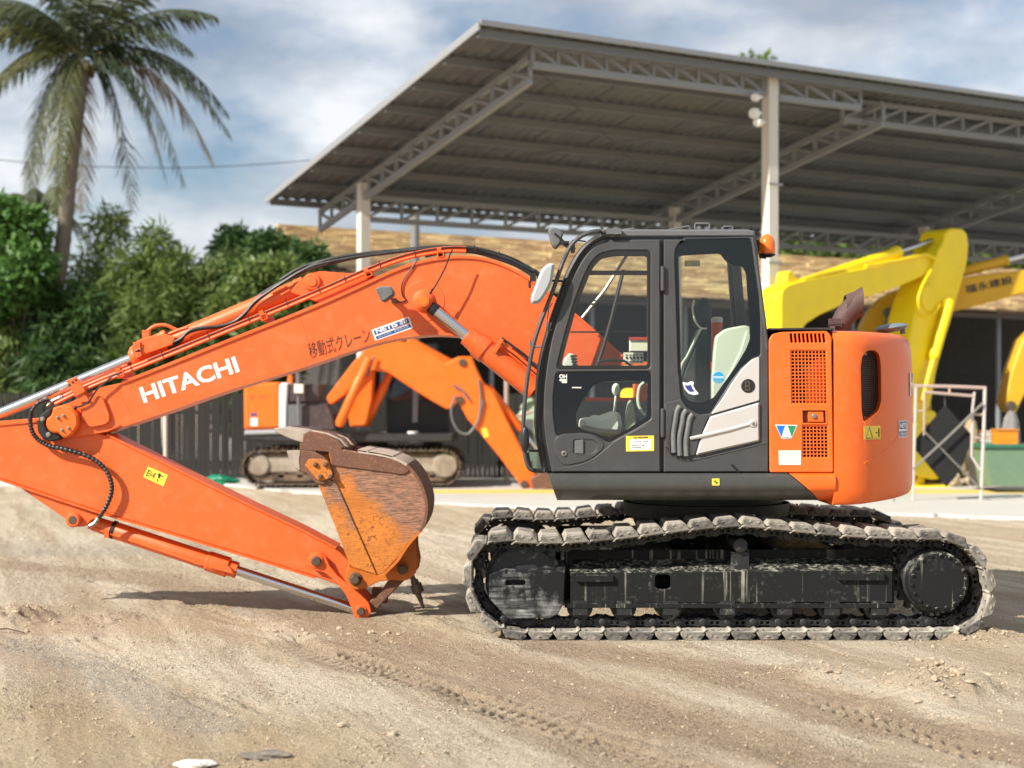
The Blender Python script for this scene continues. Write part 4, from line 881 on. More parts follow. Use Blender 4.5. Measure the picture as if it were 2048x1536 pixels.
for x, y in ((270, 690), (274, 700), (280, 698), (276, 708)): put('bolt', bsh, vbo, Matrix.Translation(W(x, y, YBM-.15)) @ Matrix.Diagonal((.6, .3, .6, 1)))
vp = MB(); vp.tube([W(x, y, YBM-.04) for x, y in cr([(292,664),(310,652),(330,650),(350,658),(372,664),(430,640),(520,602),(580,576)], 5)], .0125, 8); vp.tube([W(x, y, YBM-.06) for x, y in cr([(330,672),(352,662),(375,655)], 4)], .0125, 8); vp.build('pipe', OR, aco)
for (a, b) in (((545, 588), (575, 573)), ((562, 590), (580, 580)), ((600, 563), (612, 566))): MB().tube([W(*a, YBM-.09), W(*b, YBM-.09)], .008, 6).build('cylinder_clip', OR, aco)
# --- arm
YA0, YA1 = 11.18, 11.46
AR = [(-190,838),(-60,846),(0,842),(75,836),(120,842),(180,862),(214,871),(300,914),(400,964),(500,1013),(600,1060),(672,1098),(712,1134),(728,1158),(722,1172),(706,1180),(686,1174),(630,1153),(500,1113),(330,1062),(210,1027),(100,991),(0,957),(-190,905)]
am = MB(); am.plate(AR, YA0, YA1, bev=.008); arm = am.build('arm', OR, EX)
# ears that take the arm-cylinder rod, just outside the frame
ea = MB(); p_ = [(-190,905),(-330,850),(-420,790)]
for y_ in (YA0+.002, YA1-.042): 
    ea.prism([(END.x-.10, END.z+.05), (END.x+.08, END.z+.08), (W(-150, 0, YA0).x, W(0, 842, YA0).z), (W(-120, 0, YA0).x, W(0, 920, YA0).z), (END.x-.2, END.z-.25)], [], y_, y_+.04, .004)
ea.build('arm_head', OR, arm)
MB().disc((END.x, END.z), .06, YA0-.01, YA1+.01, 24).build('pin', STEEL, arm)
strip([(-190,907),(0,959),(100,993),(210,1029),(330,1064),(500,1115),(630,1155)], YA0-.012, YA1+.012, .016, 'arm_flange', OR, arm, YA0)
strip([(214,869),(300,912),(400,962),(500,1011),(600,1058),(672,1096)], YA0-.010, YA1+.010, .014, 'arm_flange', OR, arm, YA0)
strip([(-190,846),(-60,852),(0,849),(74,842)], YA0-.012, YA1+.012, .016, 'arm_flange', OR, arm, YA0)
cbk = MB(); cbk.plate(rnd([(40,975),(100,996),(205,1032),(182,1040),(172,1052),(157,1054),(143,1046)], 3), YA0+.02, YA0+.05, bev=.003); cbk.plate(rnd([(40,975),(100,996),(205,1032),(182,1040),(172,1052),(157,1054),(143,1046)], 3), YA1-.05, YA1-.02, bev=.003, Yr=YA0+.02); cbk.build('cylinder_bracket', OR, arm)
yq = [(296,933),(336,950),(327,973),(286,954)]
MB().plate(yq, YA0-.003, YA0-.0006, bev=0).build('sticker', YELS, arm)
def yg(u, v): return (yq[0][0]+(yq[1][0]-yq[0][0])*u+(yq[3][0]-yq[0][0])*v, yq[0][1]+(yq[1][1]-yq[0][1])*u+(yq[3][1]-yq[0][1])*v)
tm = MB(); tm.tube([W(*yg(u, v), YA0-.004) for u, v in ((.10, .22), (.10, .80), (.42, .52), (.10, .22))], .0032, 5); tm.tube([W(*yg(u, v), YA0-.004) for u, v in ((.16, .5), (.28, .52))], .004, 5); tm.tube([W(*yg(u, v), YA0-.004) for u, v in ((.62, .15), (.66, .55))], .006, 5); tm.tube([W(*yg(u, v), YA0-.004) for u, v in ((.55, .3), (.82, .28))], .004, 5); tm.tube([W(*yg(u, v), YA0-.004) for u, v in ((.62, .66), (.70, .86))], .003, 5); tm.build('sticker_mark', BLK, arm)
text('sticker_text', '危険', yg(.48, .78), yg(.48, .25), 3.4, YA0-.0032, BLK, arm, thick=.001)
yl = MB()
for t0_, t1_ in ((330, 455),):
    q_ = [W(t0_, 929, YA0+.10), W(t1_, 991, YA0+.10)]
    yl.tube([q_[0], q_[1]], .004, 4); yl.tube([q_[0]+Vector((0, .10, 0)), q_[1]+Vector((0, .10, 0))], .004, 4)
yl.build('slope_marking', YELS, arm)
# corrugated hose over the joint to the bucket cylinder
hp_ = cr([(97,798),(82,803),(70,812),(62,828),(61,848),(67,868),(80,882),(100,892),(128,898),(160,907),(190,920),(210,938),(222,962),(223,985),(214,1010),(202,1030),(192,1043)], 14)
prr = [.0155+(.0035 if (i//2) % 2 else -.001) for i in range(len(hp_))]
for i in range(len(prr)):
    if i < 36 or i > len(prr)-22: prr[i] = .0135
hm = MB(); hm.tube([W(x, y, YA0-.045-.03*math.sin(math.pi*i/len(hp_))) for i, (x, y) in enumerate(hp_)], prr, 10); hm.build('corrugated_hose', HOSE, arm)
hm = MB(); hm.tube([W(x, y, YA0-.03) for x, y in cr([(125,793),(112,798),(103,803),(95,812)], 4)], .0135, 8); hm.lathe(W(95, 797, YA0-.035), W(88, 801, YA0-.035), [(0, .012), (.01, .018), (.03, .018)], 8); hm.lathe(W(125, 793, YA0-.03), W(118, 796, YA0-.03), [(0, .012), (.01, .018), (.03, .018)], 8); hm.build('hose_fitting', STEEL, arm)
hm = MB(); hm.tube([W(x, y, YA0-.05) for x, y in ((197,1036),(190,1046),(180,1052))], .016, 8); hm.build('hose_fitting', STEEL, arm)
# --- bucket cylinder
YK = (YA0+YA1)/2
A, B_, E_ = W(158, 1037, YK), W(474, 1140.6, YK), W(722, 1222, YK); ax = (E_-A).normalized(); Lb = (B_-A).length
kc = MB(); kc.lathe(A+ax*.10, A+ax*Lb, [(0, .04), (.02, .056), (.08, .058), (.17, .060), (.18, .066), (Lb-.34, .068), (Lb-.33, .076), (Lb-.17, .078), (Lb-.165, .062), (Lb-.10, .062)], 26)
kco = kc.build('bucket_cylinder', OR, EX)
MB().tube([A+ax*(Lb-.02), E_-ax*.05], .037, 24).build('rod', CHR, kco)
c = A; m = MB(); m.disc((c.x, c.z), .055, YA0-.02, YA1+.02, 26, .008); m.build('pin_boss', OR, kco); MB().disc((c.x, c.z), .034, YA0-.026, YA0-.0205, 22, .004).build('pin', PIN, kco)
m = MB(); m.disc((c.x, c.z), .046, YA0-.0235, YA0-.0202, 22, .002); m.build('pin_ring', OR, kco)
m = MB(); m.tube([W(x, y, YK-.055) for x, y in cr([(183,1052),(205,1062),(240,1074),(300,1094),(380,1121),(400,1128),(440,1134),(455,1140)], 4)], .011, 8); m.pbox(176, 1040, 190, 1058, YK-.06, YK); m.pbox(208, 1066, 217, 1076, YK-.08, YK-.03); m.plate(rnd([(420,1122),(460,1134),(470,1150),(418,1136)], 3), YK-.09, YK-.03, bev=.006); m.build('cylinder_pipe', OR, kco)
m = MB(); m.lathe(A+ax*.26, A+ax*.29, [(0, .07), (.03, .07)], 20); m.build('hose_band', RUB, kco)
# --- bucket link
LKP = [(614,1118),(622,1106),(640,1104),(652,1114),(660,1132),(676,1152),(700,1172),(722,1190),(738,1206),(743,1222),(738,1234),(722,1240),(709,1234),(703,1216),(692,1190),(672,1164),(650,1146),(626,1140),(615,1130)]
for y_ in (YA0-.055, YA1+.022):
    m = MB(); m.plate(rnd(LKP, 3), y_, y_+.035, bev=.006, Yr=YA0-.055); sl2 = m.build('side_link', OR, EX)
    for px, py, r_ in ((633, 1122, .054), (722, 1222, .046)):
        c = W(px, py, YA0-.055); yy = y_-.02 if y_ < YK else y_+.036
        m = MB(); m.disc((c.x, c.z), r_, y_-.012 if y_ < YK else y_+.0355, y_-.0005 if y_ < YK else y_+.05, 26, .006); m.build('pin_boss', OR, sl2)
        m = MB(); m.disc((c.x, c.z), r_*.68, y_-.035 if y_ < YK else y_+.0505, y_-.0125 if y_ < YK else y_+.07, 16 if px < 700 else 22, .006); m.build('pin', PIN, sl2)
m = MB(); HL = [(728,1212),(742,1200),(760,1186),(772,1166),(796,1144),(812,1142),(818,1152),(800,1170),(775,1196),(752,1222),(738,1228)]
m.plate(rnd(HL, 3), YA0+.0, YA0+.09, bev=.01); m.plate(rnd(HL, 3), YA1-.09, YA1, bev=.01, Yr=YA0); m.box(W(745, 0, YK).x, W(775, 0, YK).x, YA0+.0905, YA1-.0905, W(0, 1205, YK).z, W(0, 1175, YK).z); m.build('bucket_link', RUST, EX)
# --- bucket
YU0, YU1 = 10.87, 11.77
SP = [(655,895),(660,893),(675,897),(717,904),(751,909),(786,917),(813,931),(833,954),(845,980),(852,1010),(849,1040),(840,1062),(815,1087),(790,1120),(766,1146),(754,1151),(742,1146),(701,1132),(690,1106),(669,1050),(637,972),(641,968),(669,958)]
bk_ = MB(); bk_.plate(SP, YU0, YU0+.03, bev=.003); bucket = bk_.build('bucket', BKT, EX); m = MB(); m.plate(SP, YU1-.03, YU1, bev=.003, Yr=YU0); m.build('side_plate', BKT, bucket)
BKS = cr([(604,883),(655,889),(717,900),(751,905),(786,913),(815,928),(836,952),(849,979),(856,1010),(853,1041),(843,1064)], 5)
def shell(pts, mat, nm, th=.02):
    P = [W(x, y, YU0) for x, y in pts]; m = MB(); n = len(P); v = []
    for i in range(n):
        t = (P[min(i+1, n-1)]-P[max(i-1, 0)]).normalized(); nn = Vector((-t.z, 0, t.x))
        for d in (0, -th): v += [(P[i].x+nn.x*d, YU0-.006, P[i].z+nn.z*d), (P[i].x+nn.x*d, YU1+.006, P[i].z+nn.z*d)]
    f = []
    for i in range(n-1):
        b = 4*i; f += [(b, b+4, b+5, b+1), (b+2, b+3, b+7, b+6), (b, b+2, b+6, b+4), (b+1, b+5, b+7, b+3)]
    f += [(0, 1, 3, 2), (4*n-4, 4*n-3, 4*n-1, 4*n-2)]
    m.add(v, f); return m.build(nm, mat, bucket)
shell(BKS[10:26], DUSTY_LIT, 'bucket_shell'); shell(BKS[25:], RUST, 'bucket_shell'); shell(cr([(843,1064),(828,1080),(815,1096),(796,1124),(770,1150)], 4), LUGM, 'bucket_shell')
shell(cr([(600,886),(640,889),(684,894)], 3), RUST, 'lip_plate', .045)
shell([(716,898.5),(734,901.5)], DUSTY_LIT, 'wear_strip', .012); shell([(737,902),(760,905),(786,911.5)], DUSTY_LIT, 'wear_strip', .012)
# raised edge bar and wear plate on the near side
for ys in (YU0-.016, YU1+.001):
    m = MB(); m.plate([(637,972),(669,958),(753,1150),(742,1146),(701,1132),(690,1106),(669,1050)], ys, ys+.015, bev=.003, Yr=YU0-.016); m.build('edge_bar', BKT2, bucket)
    m = MB(); m.plate([(657,896),(717,906),(786,919),(812,933),(819,942),(807,949),(664,931)], ys+.004, ys+.015, bev=.003, Yr=YU0-.016); m.build('wear_plate', RUST, bucket)
    CUT = rnd([(574,901),(600,900),(628,903),(646,912),(660,926),(669,952),(662,963),(643,970),(632,966),(614,947),(598,943),(586,932),(578,917)], 4)
    m = MB(); m.plate(CUT, ys-.018, ys-.001, bev=.005, Yr=YU0-.034); sc_o = m.build('side_cutter', RUST, bucket)
    m = MB(); m.plate(rnd([(573,901),(601,900),(598,920),(600,942),(588,934),(578,918)], 3), ys-.022, ys-.0185, bev=.002, Yr=YU0-.038); m.build('cutter_edge', WORN, bucket)
    m = MB(); m.plate(rnd([(609,930),(618,918),(642,917),(655,921),(666,948),(662,956),(642,962),(634,959)], 4), ys-.030, ys-.0185, bev=.004, Yr=YU0-.046); m.build('cutter_boss', BKT, bucket)
    for x, y in ((631, 929), (651, 929), (641, 953), (661, 953)):
        c = W(x, y, YU0-.046); m = MB(); yy = ys-.046
        m.lathe((c.x, ys-.030, c.z), (c.x, ys-.052, c.z), [(0, .018), (.012, .018), (.022, .010)], 8); m.build('bolt', RUST, bucket)
# teeth on adaptors along the lip
TO = [(622,866),(600,860),(560,855),(546,857),(549,864),(580,878),(604,886),(622,888)]
AD = [(690,896),(676,880),(648,868),(618,862),(606,868),(604,885),(612,892),(640,897)]
for k in range(5):
    yc = YU0+.05+k*(YU1-YU0-.10)/4
    m = MB(); m.plate(AD, yc-.045, yc+.045, bev=.008, Yr=YU0); ad = m.build('tooth_adaptor', DUSTY_LIT if k % 2 else RUST, bucket)  # every other adaptor paler: sunlit tops put into the colour
    m = MB(); m.plate(rnd(TO, 2), yc-.038, yc+.038, bev=.006, Yr=YU0); m.build('bucket_tooth', WORN, bucket)
# hinge lugs with pins
LU = [(697,1128),(704,1136),(742,1148),(756,1152),(770,1146),(795,1118),(818,1085),(830,1078),(831,1100),(836,1124),(832,1146),(820,1158),(806,1162),(786,1160),(758,1163),(745,1170),(728,1178),(711,1180),(697,1172),(689,1160)]
for y_ in (YA0-.05, YA1+.012):
    m = MB(); m.plate(rnd(LU, 4), y_, y_+.038, bev=.005, Yr=YA0-.05); lu = m.build('hinge_lug', LUGM, bucket)
    for px, py in ((711, 1158), (806, 1138)):
        c = W(px, py, YA0-.05); near = y_ < YK
        m = MB(); m.disc((c.x, c.z), .050, (y_-.014) if near else y_+.0385, (y_-.0005) if near else y_+.05, 24, .006); m.build('pin_ring', RUST if px < 800 else LUGM, bucket)
        m = MB(); m.disc((c.x, c.z), .037, (y_-.05) if near else y_+.0505, (y_-.0145) if near else y_+.08, 6 if px < 800 else 24, .006); m.build('pin', PIN, bucket)
# folded crane hook at the back of the bucket
hk = MB(); hk.lathe(W(828, 1160, 11.2), W(838, 1186, 11.2), [(0, .03), (.03, .030), (.032, .044), (.10, .044)], 14); hk.tube([W(x, y, 11.2) for x, y in ((835,1184),(841,1200),(848,1217))], [.022, .018, .008], 10); hk.tube([W(822, 1148, 11.2), W(829, 1164, 11.2)], .02, 8); hk.build('crane_hook', PIN, bucket)
# ------------------------------------------------------------------ GROUND
def vnoise(x, y, seed):
    r = np.random.default_rng(seed); T = r.random((256, 256)).astype(np.float32)
    xi, yi = np.floor(x).astype(int), np.floor(y).astype(int); fx, fy = x-xi, y-yi
    fx = fx*fx*(3-2*fx); fy = fy*fy*(3-2*fy); a = lambda i, j: T[(xi+i) & 255, (yi+j) & 255]
    return (a(0, 0)*(1-fx)+a(1, 0)*fx)*(1-fy)+(a(0, 1)*(1-fx)+a(1, 1)*fx)*fy
def fbm(x, y, seed, o=4):
    s = 0; a = .5
    for k in range(o): s = s+a*vnoise(x*2**k, y*2**k, seed+k); a *= .5
    return s
def sstep(a, b, x): t = np.clip((x-a)/(b-a), 0, 1); return t*t*(3-2*t)
NR, NC = 940, 940
inv = np.linspace(1/5.3, 1/29.0, NR); Yv = 1/inv; tv = np.linspace(-1.30, 1.30, NC)
Yg, tg = np.meshgrid(Yv, tv, indexing='ij'); Xg = tg*(Yg*.36+.9)
def pdist(pts):
    P = [np.array(G(*p))[:2] for p in pts]; P = [np.array(q) for q in cr(P, 5)]
    best = np.full(Xg.shape, 1e9); S = np.zeros(Xg.shape); Dn = np.zeros(Xg.shape); s0 = 0
    for a, b in zip(P[:-1], P[1:]):
        d = b-a; l = np.linalg.norm(d); d = d/l
        u = np.clip((Xg-a[0])*d[0]+(Yg-a[1])*d[1], 0, l); px, py = a[0]+d[0]*u, a[1]+d[1]*u
        dd = np.hypot(Xg-px, Yg-py); sg = (Xg-a[0])*d[1]-(Yg-a[1])*d[0]
        k = dd < best; best[k] = dd[k]; S[k] = (s0+u)[k]; Dn[k] = sg[k]; s0 += l
    return best, S, Dn
ac, al = Xg*.94+Yg*.34, Xg*.34-Yg*.94                    # across and along the way the machines drive
Z = (fbm(Xg*.45, Yg*.45, 3, 3)-.45)*.035+(fbm(ac*3.2, al*.9, 11, 4)-.45)*.022+(fbm(Xg*9, Yg*9, 21, 3)-.45)*.010
Z += np.abs(fbm(Xg*13, Yg*13, 25, 3)-.44)*.010+(fbm(ac*26, al*1.6, 27, 3)-.44)*.010
streak = fbm(ac*7+.6*fbm(Xg, Yg, 5, 2), al*.55, 15, 5)
tone = np.zeros(Xg.shape)
bands = [([(0,1125),(260,1150),(520,1205),(800,1275),(1020,1340),(1330,1430),(1700,1536)], .42, 1), ([(1120,1290),(1350,1325),(1560,1375),(1760,1435),(2048,1500),(2200,1530)], .36, 1),
         ([(640,1290),(850,1350),(1100,1440),(1360,1536)], .34, .9), ([(1200,1380),(1500,1470),(1700,1560)], .16, .6)]
for pts, hw, br in bands:
    dist, S, Dn = pdist(pts); m_ = 1-sstep(hw*.45, hw*1.15, dist+.25*hw*(fbm(Xg*2, Yg*2, 33, 3)-.45)*4)
    Z += -.012*m_+.014*np.exp(-((dist-hw*1.1)/.06)**2)*fbm(ac*5, al*1.5, 77, 2); tone = np.maximum(tone, m_*br*(.75+.75*streak))
def pits(pts, rows, per, depth, r_=.019, slant=0.0):       # rows of cleat pits pressed by tyres and tracks
    global Z, tone
    dist, S, Dn = pdist(pts); vis = sstep(.26, .36, fbm(S*.9, Dn*0+len(pts), 83, 2)+.08)
    for j, o in enumerate(rows):
        s_ = S+slant*(Dn-o)+.013*fbm(Xg*6, Yg*6, 88, 2)+per*.5*(j % 2); u = (np.mod(s_, per)-per/2)
        k = np.exp(-(u/(r_*.8))**2-((Dn-o)/r_)**2)*vis*(dist < .6); Z -= depth*1.25*k; tone = np.maximum(tone, k*1.1)  # hollows also browned in tone, standing in for the shade inside them
pits([(395,1225),(550,1265),(750,1325),(950,1380),(1150,1440)], (-.045, .045), .10, .048, .025); pits([(380,1245),(550,1290),(700,1328),(900,1395),(1050,1440)], (-.04, .04), .095, .046, .025)
pits([(240,1172),(345,1202),(430,1228)], (-.05, .05), .13, .045, .034); pits([(660,1300),(800,1345),(1030,1432),(1360,1536)], (-.10, -.03, .04), .10, .042, .024); pits([(700,1308),(900,1372),(1160,1458),(1424,1536)], (0, .07), .095, .040, .024)
pits([(1180,1308),(1380,1330),(1555,1362),(1820,1428),(2048,1505)], (-.12, -.02), .12, .046, .032, .9); pits([(1250,1330),(1480,1365),(1690,1412),(1917,1490),(2048,1536)], (-.02, .09), .12, .044, .032, -.9)
pits([(230,1300),(330,1345),(420,1390)], (-.12, -.06, 0, .06, .12), .085, .028, .025, .5); pits([(520,1150),(600,1170),(690,1200)], (-.08, 0, .08), .14, .045, .034); pits([(860,1205),(950,1208)], (-.1, 0, .1), .14, .045, .036)
# broad brown stains and the two clod patches
tone = np.maximum(tone, sstep(.46, .62, streak)*.55)
def heap(px, py, rx, ry, h, sd):
    global Z, tone
    c = G(px, py); d = np.sqrt(((Xg-c.x)/rx)**2+((Yg-c.y)/ry)**2); k = 1-sstep(.25, 1.0, d+.4*(fbm(Xg*5, Yg*5, sd, 3)-.45))
    Z += k*h*(.25+1.5*fbm(Xg*11, Yg*11, sd+5, 3)); tone = tone*(1-k*.5)+.5*k*.8
heap(1880, 1378, .42, .55, .10, 61); heap(1600, 1345, .35, .25, .03, 63); heap(30, 1240, .35, .5, .10, 65); heap(215, 1235, .3, .35, .05, 66); heap(1960, 1278, .5, .45, .07, 67); heap(560, 1248, .4, .3, .03, 68); heap(880,1245,.25,.2,.03,69); heap(1755,1415,.14,.12,.03,70)
Z += rng.standard_normal(Z.shape)*(.0012+.0042*sstep(.40, .58, fbm(Xg*2.6, Yg*2.6, 97, 3)))      # loose grit
# the ground is pressed flat under the tracks
for Y0 in (10.0, 11.99):
    k = (1-sstep(0, .12, np.maximum(np.maximum(-.0-Xg, Xg-3.1), np.maximum(Y0-Yg, Yg-Y0-.5)))); Z = Z*(1-k)+k*(-.004)
k = np.exp(-(((Xg+1.12)/.25)**2+((Yg-11.3)/.4)**2)); Z = Z*(1-k)-.012*k
ed_ = np.minimum(sstep(1.30, 1.20, np.abs(tg)), np.minimum(sstep(5.3, 5.6, Yg), sstep(29, 27.5, Yg))); Z = Z*ed_-.07*(1-ed_)
pale = sstep(.44, .60, fbm(ac*4.5+3, al*.45+2, 57, 5))*.8
for pts, hw in (([(1480,1300),(1800,1390),(2100,1470)], .34), ([(100,1280),(420,1330),(720,1410)], .42), ([(980,1410),(1200,1460),(1500,1545)], .20), ([(900,1300),(1300,1395),(1600,1475),(1900,1545)], .09), ([(420,1245),(600,1290),(860,1365)], .05), ([(380,1020),(700,1060),(1000,1090)], 1.2)):
    d_, S_, D_ = pdist(pts); pale = np.maximum(pale, (1-sstep(hw*.4, hw*1.3, d_+hw*1.6*(fbm(Xg*3, Yg*3, 58, 4)-.45))))
grey = np.zeros(Xg.shape)
d_, S_, D_ = pdist([(-80,1270),(120,1310),(290,1390),(420,1455)]); grey = np.maximum(grey, (1-sstep(.05, .30, d_)))
d_, S_, D_ = pdist([(-60,1095),(140,1100),(330,1098)]); grey = np.maximum(grey, .8*(1-sstep(.2, 1.0, d_)))
yel = sstep(7.9, 7.0, Yg+.35*Xg+.6*fbm(Xg, Yg, 91, 3))*sstep(-.2, -.9, Xg)
vs = np.stack([Xg, Yg, Z], -1).reshape(-1, 3).astype(np.float32)
idx = np.arange(NR*NC).reshape(NR, NC); fq = np.stack([idx[:-1, :-1], idx[:-1, 1:], idx[1:, 1:], idx[1:, :-1]], -1).reshape(-1, 4)
def npmesh(name, v, f, smooth=True):
    me = bpy.data.meshes.new(name); k = f.shape[1]
    me.vertices.add(len(v)); me.vertices.foreach_set('co', v.astype(np.float32).ravel()); me.loops.add(f.size); me.loops.foreach_set('vertex_index', f.astype(np.int32).ravel())
    me.polygons.add(len(f)); me.polygons.foreach_set('loop_start', np.arange(0, f.size, k, dtype=np.int32)); me.polygons.foreach_set('loop_total', np.full(len(f), k, np.int32))
    me.polygons.foreach_set('use_smooth', np.full(len(f), smooth)); me.update(calc_edges=True); return me
me = npmesh('ground', vs, fq)
for nm, arr in (('tone', tone), ('pale', pale), ('grey', grey), ('yel', yel)):
    at = me.attributes.new(nm, 'FLOAT', 'POINT'); at.data.foreach_set('value', arr.astype(np.float32).ravel())
def ground_mat():
    m, t, b = M_('dirt')
    at = lambda n: (lambda q: (setattr(q, 'attribute_name', n), q.outputs['Fac'])[1])(t.nodes.new('ShaderNodeAttribute'))
    n1 = noise(t, 1.3, 8, .6, coord='pos'); n2 = noise(t, 14, 8, .65, coord='pos'); n3 = noise(t, 70, 6, .7, coord='pos')
    st = noise(t, 1, 7, .62, stretch=(2.0, 7, 2), coord='pos')
    c = mixc(t, ramp(t, n1, .35, .65), (.50, .385, .25), (.59, .475, .33))
    c = mixc(t, math_(t, 'MULTIPLY', at('pale'), .85), c, (.76, .665, .51))
    c = mixc(t, math_(t, 'MULTIPLY', at('yel'), .55), c, (.50, .345, .175))
    br = math_(t, 'MULTIPLY', at('tone'), ramp(t, n2, .30, .60, (.55, .55, .55), (1, 1, 1)))
    c = mixc(t, br, c, (.355, .235, .14)); c = mixc(t, math_(t, 'MULTIPLY', at('grey'), ramp(t, n2, .3, .7)), c, (.30, .28, .26))
    c = mixc(t, math_(t, 'MULTIPLY', ramp(t, n3, .56, .74), .5), c, (.26, .20, .14)); c = mixc(t, math_(t, 'MULTIPLY', ramp(t, n2, .56, .72), .4), c, (.62, .54, .43))
    f1, f2 = noise(t, 170, 3, .6, coord='pos'), noise(t, 75, 5, .7, coord='pos')
    c = mixc(t, math_(t, 'MULTIPLY', ramp(t, f1, .54, .68), .30), c, (.21, .145, .09)); c = mixc(t, math_(t, 'MULTIPLY', ramp(t, f1, .46, .34), .35), c, (.74, .66, .53))
    c = mixc(t, math_(t, 'MULTIPLY', ramp(t, f2, .58, .66), .38), c, (.19, .13, .08))
    t.links.new(c, b.inputs['Base Color']); b.inputs['Roughness'].default_value = .95; b.inputs['Specular IOR Level'].default_value = .15
    vo = t.nodes.new('ShaderNodeTexVoronoi'); vo.inputs['Scale'].default_value = 55; g = t.nodes.new('ShaderNodeNewGeometry'); t.links.new(g.outputs['Position'], vo.inputs['Vector'])
    hgt = math_(t, 'ADD', math_(t, 'MULTIPLY', n3, .8), math_(t, 'ADD', n2, math_(t, 'MULTIPLY', noise(t, 4, 12, .72, coord='pos'), 2.2)))
    bump(t, b, hgt, .95, .050); return m
DIRT = ground_mat()
link('dirt_yard', me, DIRT, kind='structure')
MB().box(-300, 300, -60, 400, -.30, -.09).build('ground', DIRT, kind='structure')
# stones and clods: nobody could count these
v, f = [], []
ico = bmesh.new(); bmesh.ops.create_icosphere(ico, subdivisions=2, radius=1); iv = np.array([x.co[:] for x in ico.verts]); jf = np.array([[x.index for x in q.verts] for q in ico.faces]); ico.free()
def zat(x, y):
    i = np.clip(np.searchsorted(-inv, -1/np.clip(y, 5.31, 28.9)), 0, NR-1); t = x/(Yv[i]*.36+.9); j = int(np.clip(round((t+1.3)/2.6*(NC-1)), 0, NC-1)); return Z[i, j]
def scatter(n, fx, fy, r0, r1, name, mat):
    v, f = [], []
    for k in range(n):
        x, y = fx(), fy(); r_ = r0*(r1/r0)**(rng.random()**2.2); s_ = r_*(.7+.6*rng.random(3)); s_[2] *= .65
        p = iv*(1+.17*rng.standard_normal((len(iv), 1)))*s_; a = rng.random()*6.28; ca, sa = math.cos(a), math.sin(a)
        p = np.stack([p[:, 0]*ca-p[:, 1]*sa+x, p[:, 0]*sa+p[:, 1]*ca+y, p[:, 2]+zat(x, y)+r_*.2], 1); f.append(jf+len(iv)*k); v.append(p)
    link(name, npmesh(name, np.concatenate(v), np.concatenate(f), False), mat, kind='stuff')
CLOD = paint('clod_dirt', (.42, .335, .24), .95, var=.3, dust=.3, bmp=.4)
GRAV = paint('pale_stone', (.40, .32, .225), .9, scale=25, var=.5, dust=.2, bmp=.3)
uy = lambda: 1/(1/6.2+(1/22-1/6.2)*rng.random())
yy_ = [0]
def ry_(): yy_[0] = uy(); return yy_[0]
def fx_(): ry_(); return (rng.random()*2-1)*(yy_[0]*.36+.3)
jv, jff = iv, jf
ico = bmesh.new(); bmesh.ops.create_icosphere(ico, subdivisions=1, radius=1); iv = np.array([x.co[:] for x in ico.verts]); jf = np.array([[x.index for x in q.verts] for q in ico.faces]); ico.free()
scatter(14000, fx_, lambda: yy_[0], .0022, .0105, 'gravel', GRAV)
iv, jf = jv, jff
def near(px, py, sx, sy): 
    c = G(px, py); return (lambda: c.x+rng.normal()*sx), (lambda: c.y+rng.normal()*sy)
for (px, py, sx, sy, n) in ((1880,1375,.20,.24,260), (1600,1348,.18,.10,70), (30,1240,.18,.26,120), (1950,1280,.3,.2,110), (700,1265,.4,.10,50)):
    scatter(n, *near(px, py, sx, sy), .004, .024, 'dirt_clods', CLOD)
# single things lying in front
def lump(name, c, rx, ry, rz, mat, label, cat, rot=0, amp=.25, seed=0):
    r = np.random.default_rng(seed); bm = bmesh.new(); bmesh.ops.create_icosphere(bm, subdivisions=3, radius=1)
    for q in bm.verts:
        p = q.co; k = 1+amp*(math.sin(p.x*3.1+seed)*math.cos(p.y*2.7+seed)+.5*math.sin(p.z*5+p.x*4+seed)+.25*math.sin(9*p.x+7*p.y+seed)); q.co = Vector((p.x*rx*k, p.y*ry*k, p.z*rz*k))
    bm.transform(Matrix.Rotation(rot, 4, 'Z')); me = bpy.data.meshes.new(name); bm.to_mesh(me); bm.free()
    o = link(name, me, mat, label=label, cat=cat); o.location = (c.x, c.y, zat(c.x, c.y)+rz*.55); return o
lump('rag', G(525, 1517), .115, .035, .022, paint('dirty_grey_rag', (.15, .135, .115), .95, var=.4, dust=.5, bmp=.6), 'grey crumpled rag lying on the dirt at the bottom of the picture', 'rag', -.05, .3, 3)
lump('concrete_chunk', G(390, 1536), .085, .05, .022, paint('white_rubble', (.66, .64, .6), .9, var=.2, dust=.4, bmp=.5), 'flat white chunk of rubble left of the grey rag', 'rubble', .1, .16, 5)
lump('stone', G(785, 1474), .026, .02, .016, GRAV, 'white stone lying right of the rag and above it, nearest the middle', 'stone', .4, .2, 8)
lump('stone', G(684, 1455), .028, .02, .015, GRAV, 'pale flat stone left of the white stone on the sandy patch', 'stone', .2, .2, 9)
lump('stone', G(1838, 1324), .024, .018, .012, GRAV, 'small pale stone on the brown strip in front of the track sprocket', 'stone', 0, .2, 10)
tw = MB(); a, b = G(-20, 1262), G(48, 1267); tw.tube([a+Vector((0, 0, zat(a.x, a.y)+.012)), (a+b)/2+Vector((0, 0, zat(a.x, a.y)+.03)), b+Vector((0, 0, zat(b.x, b.y)+.012))], .006, 6)
tag(tw.build('twig', PIN), 'thin dark twig lying at the left edge below the dirt heap', 'twig')
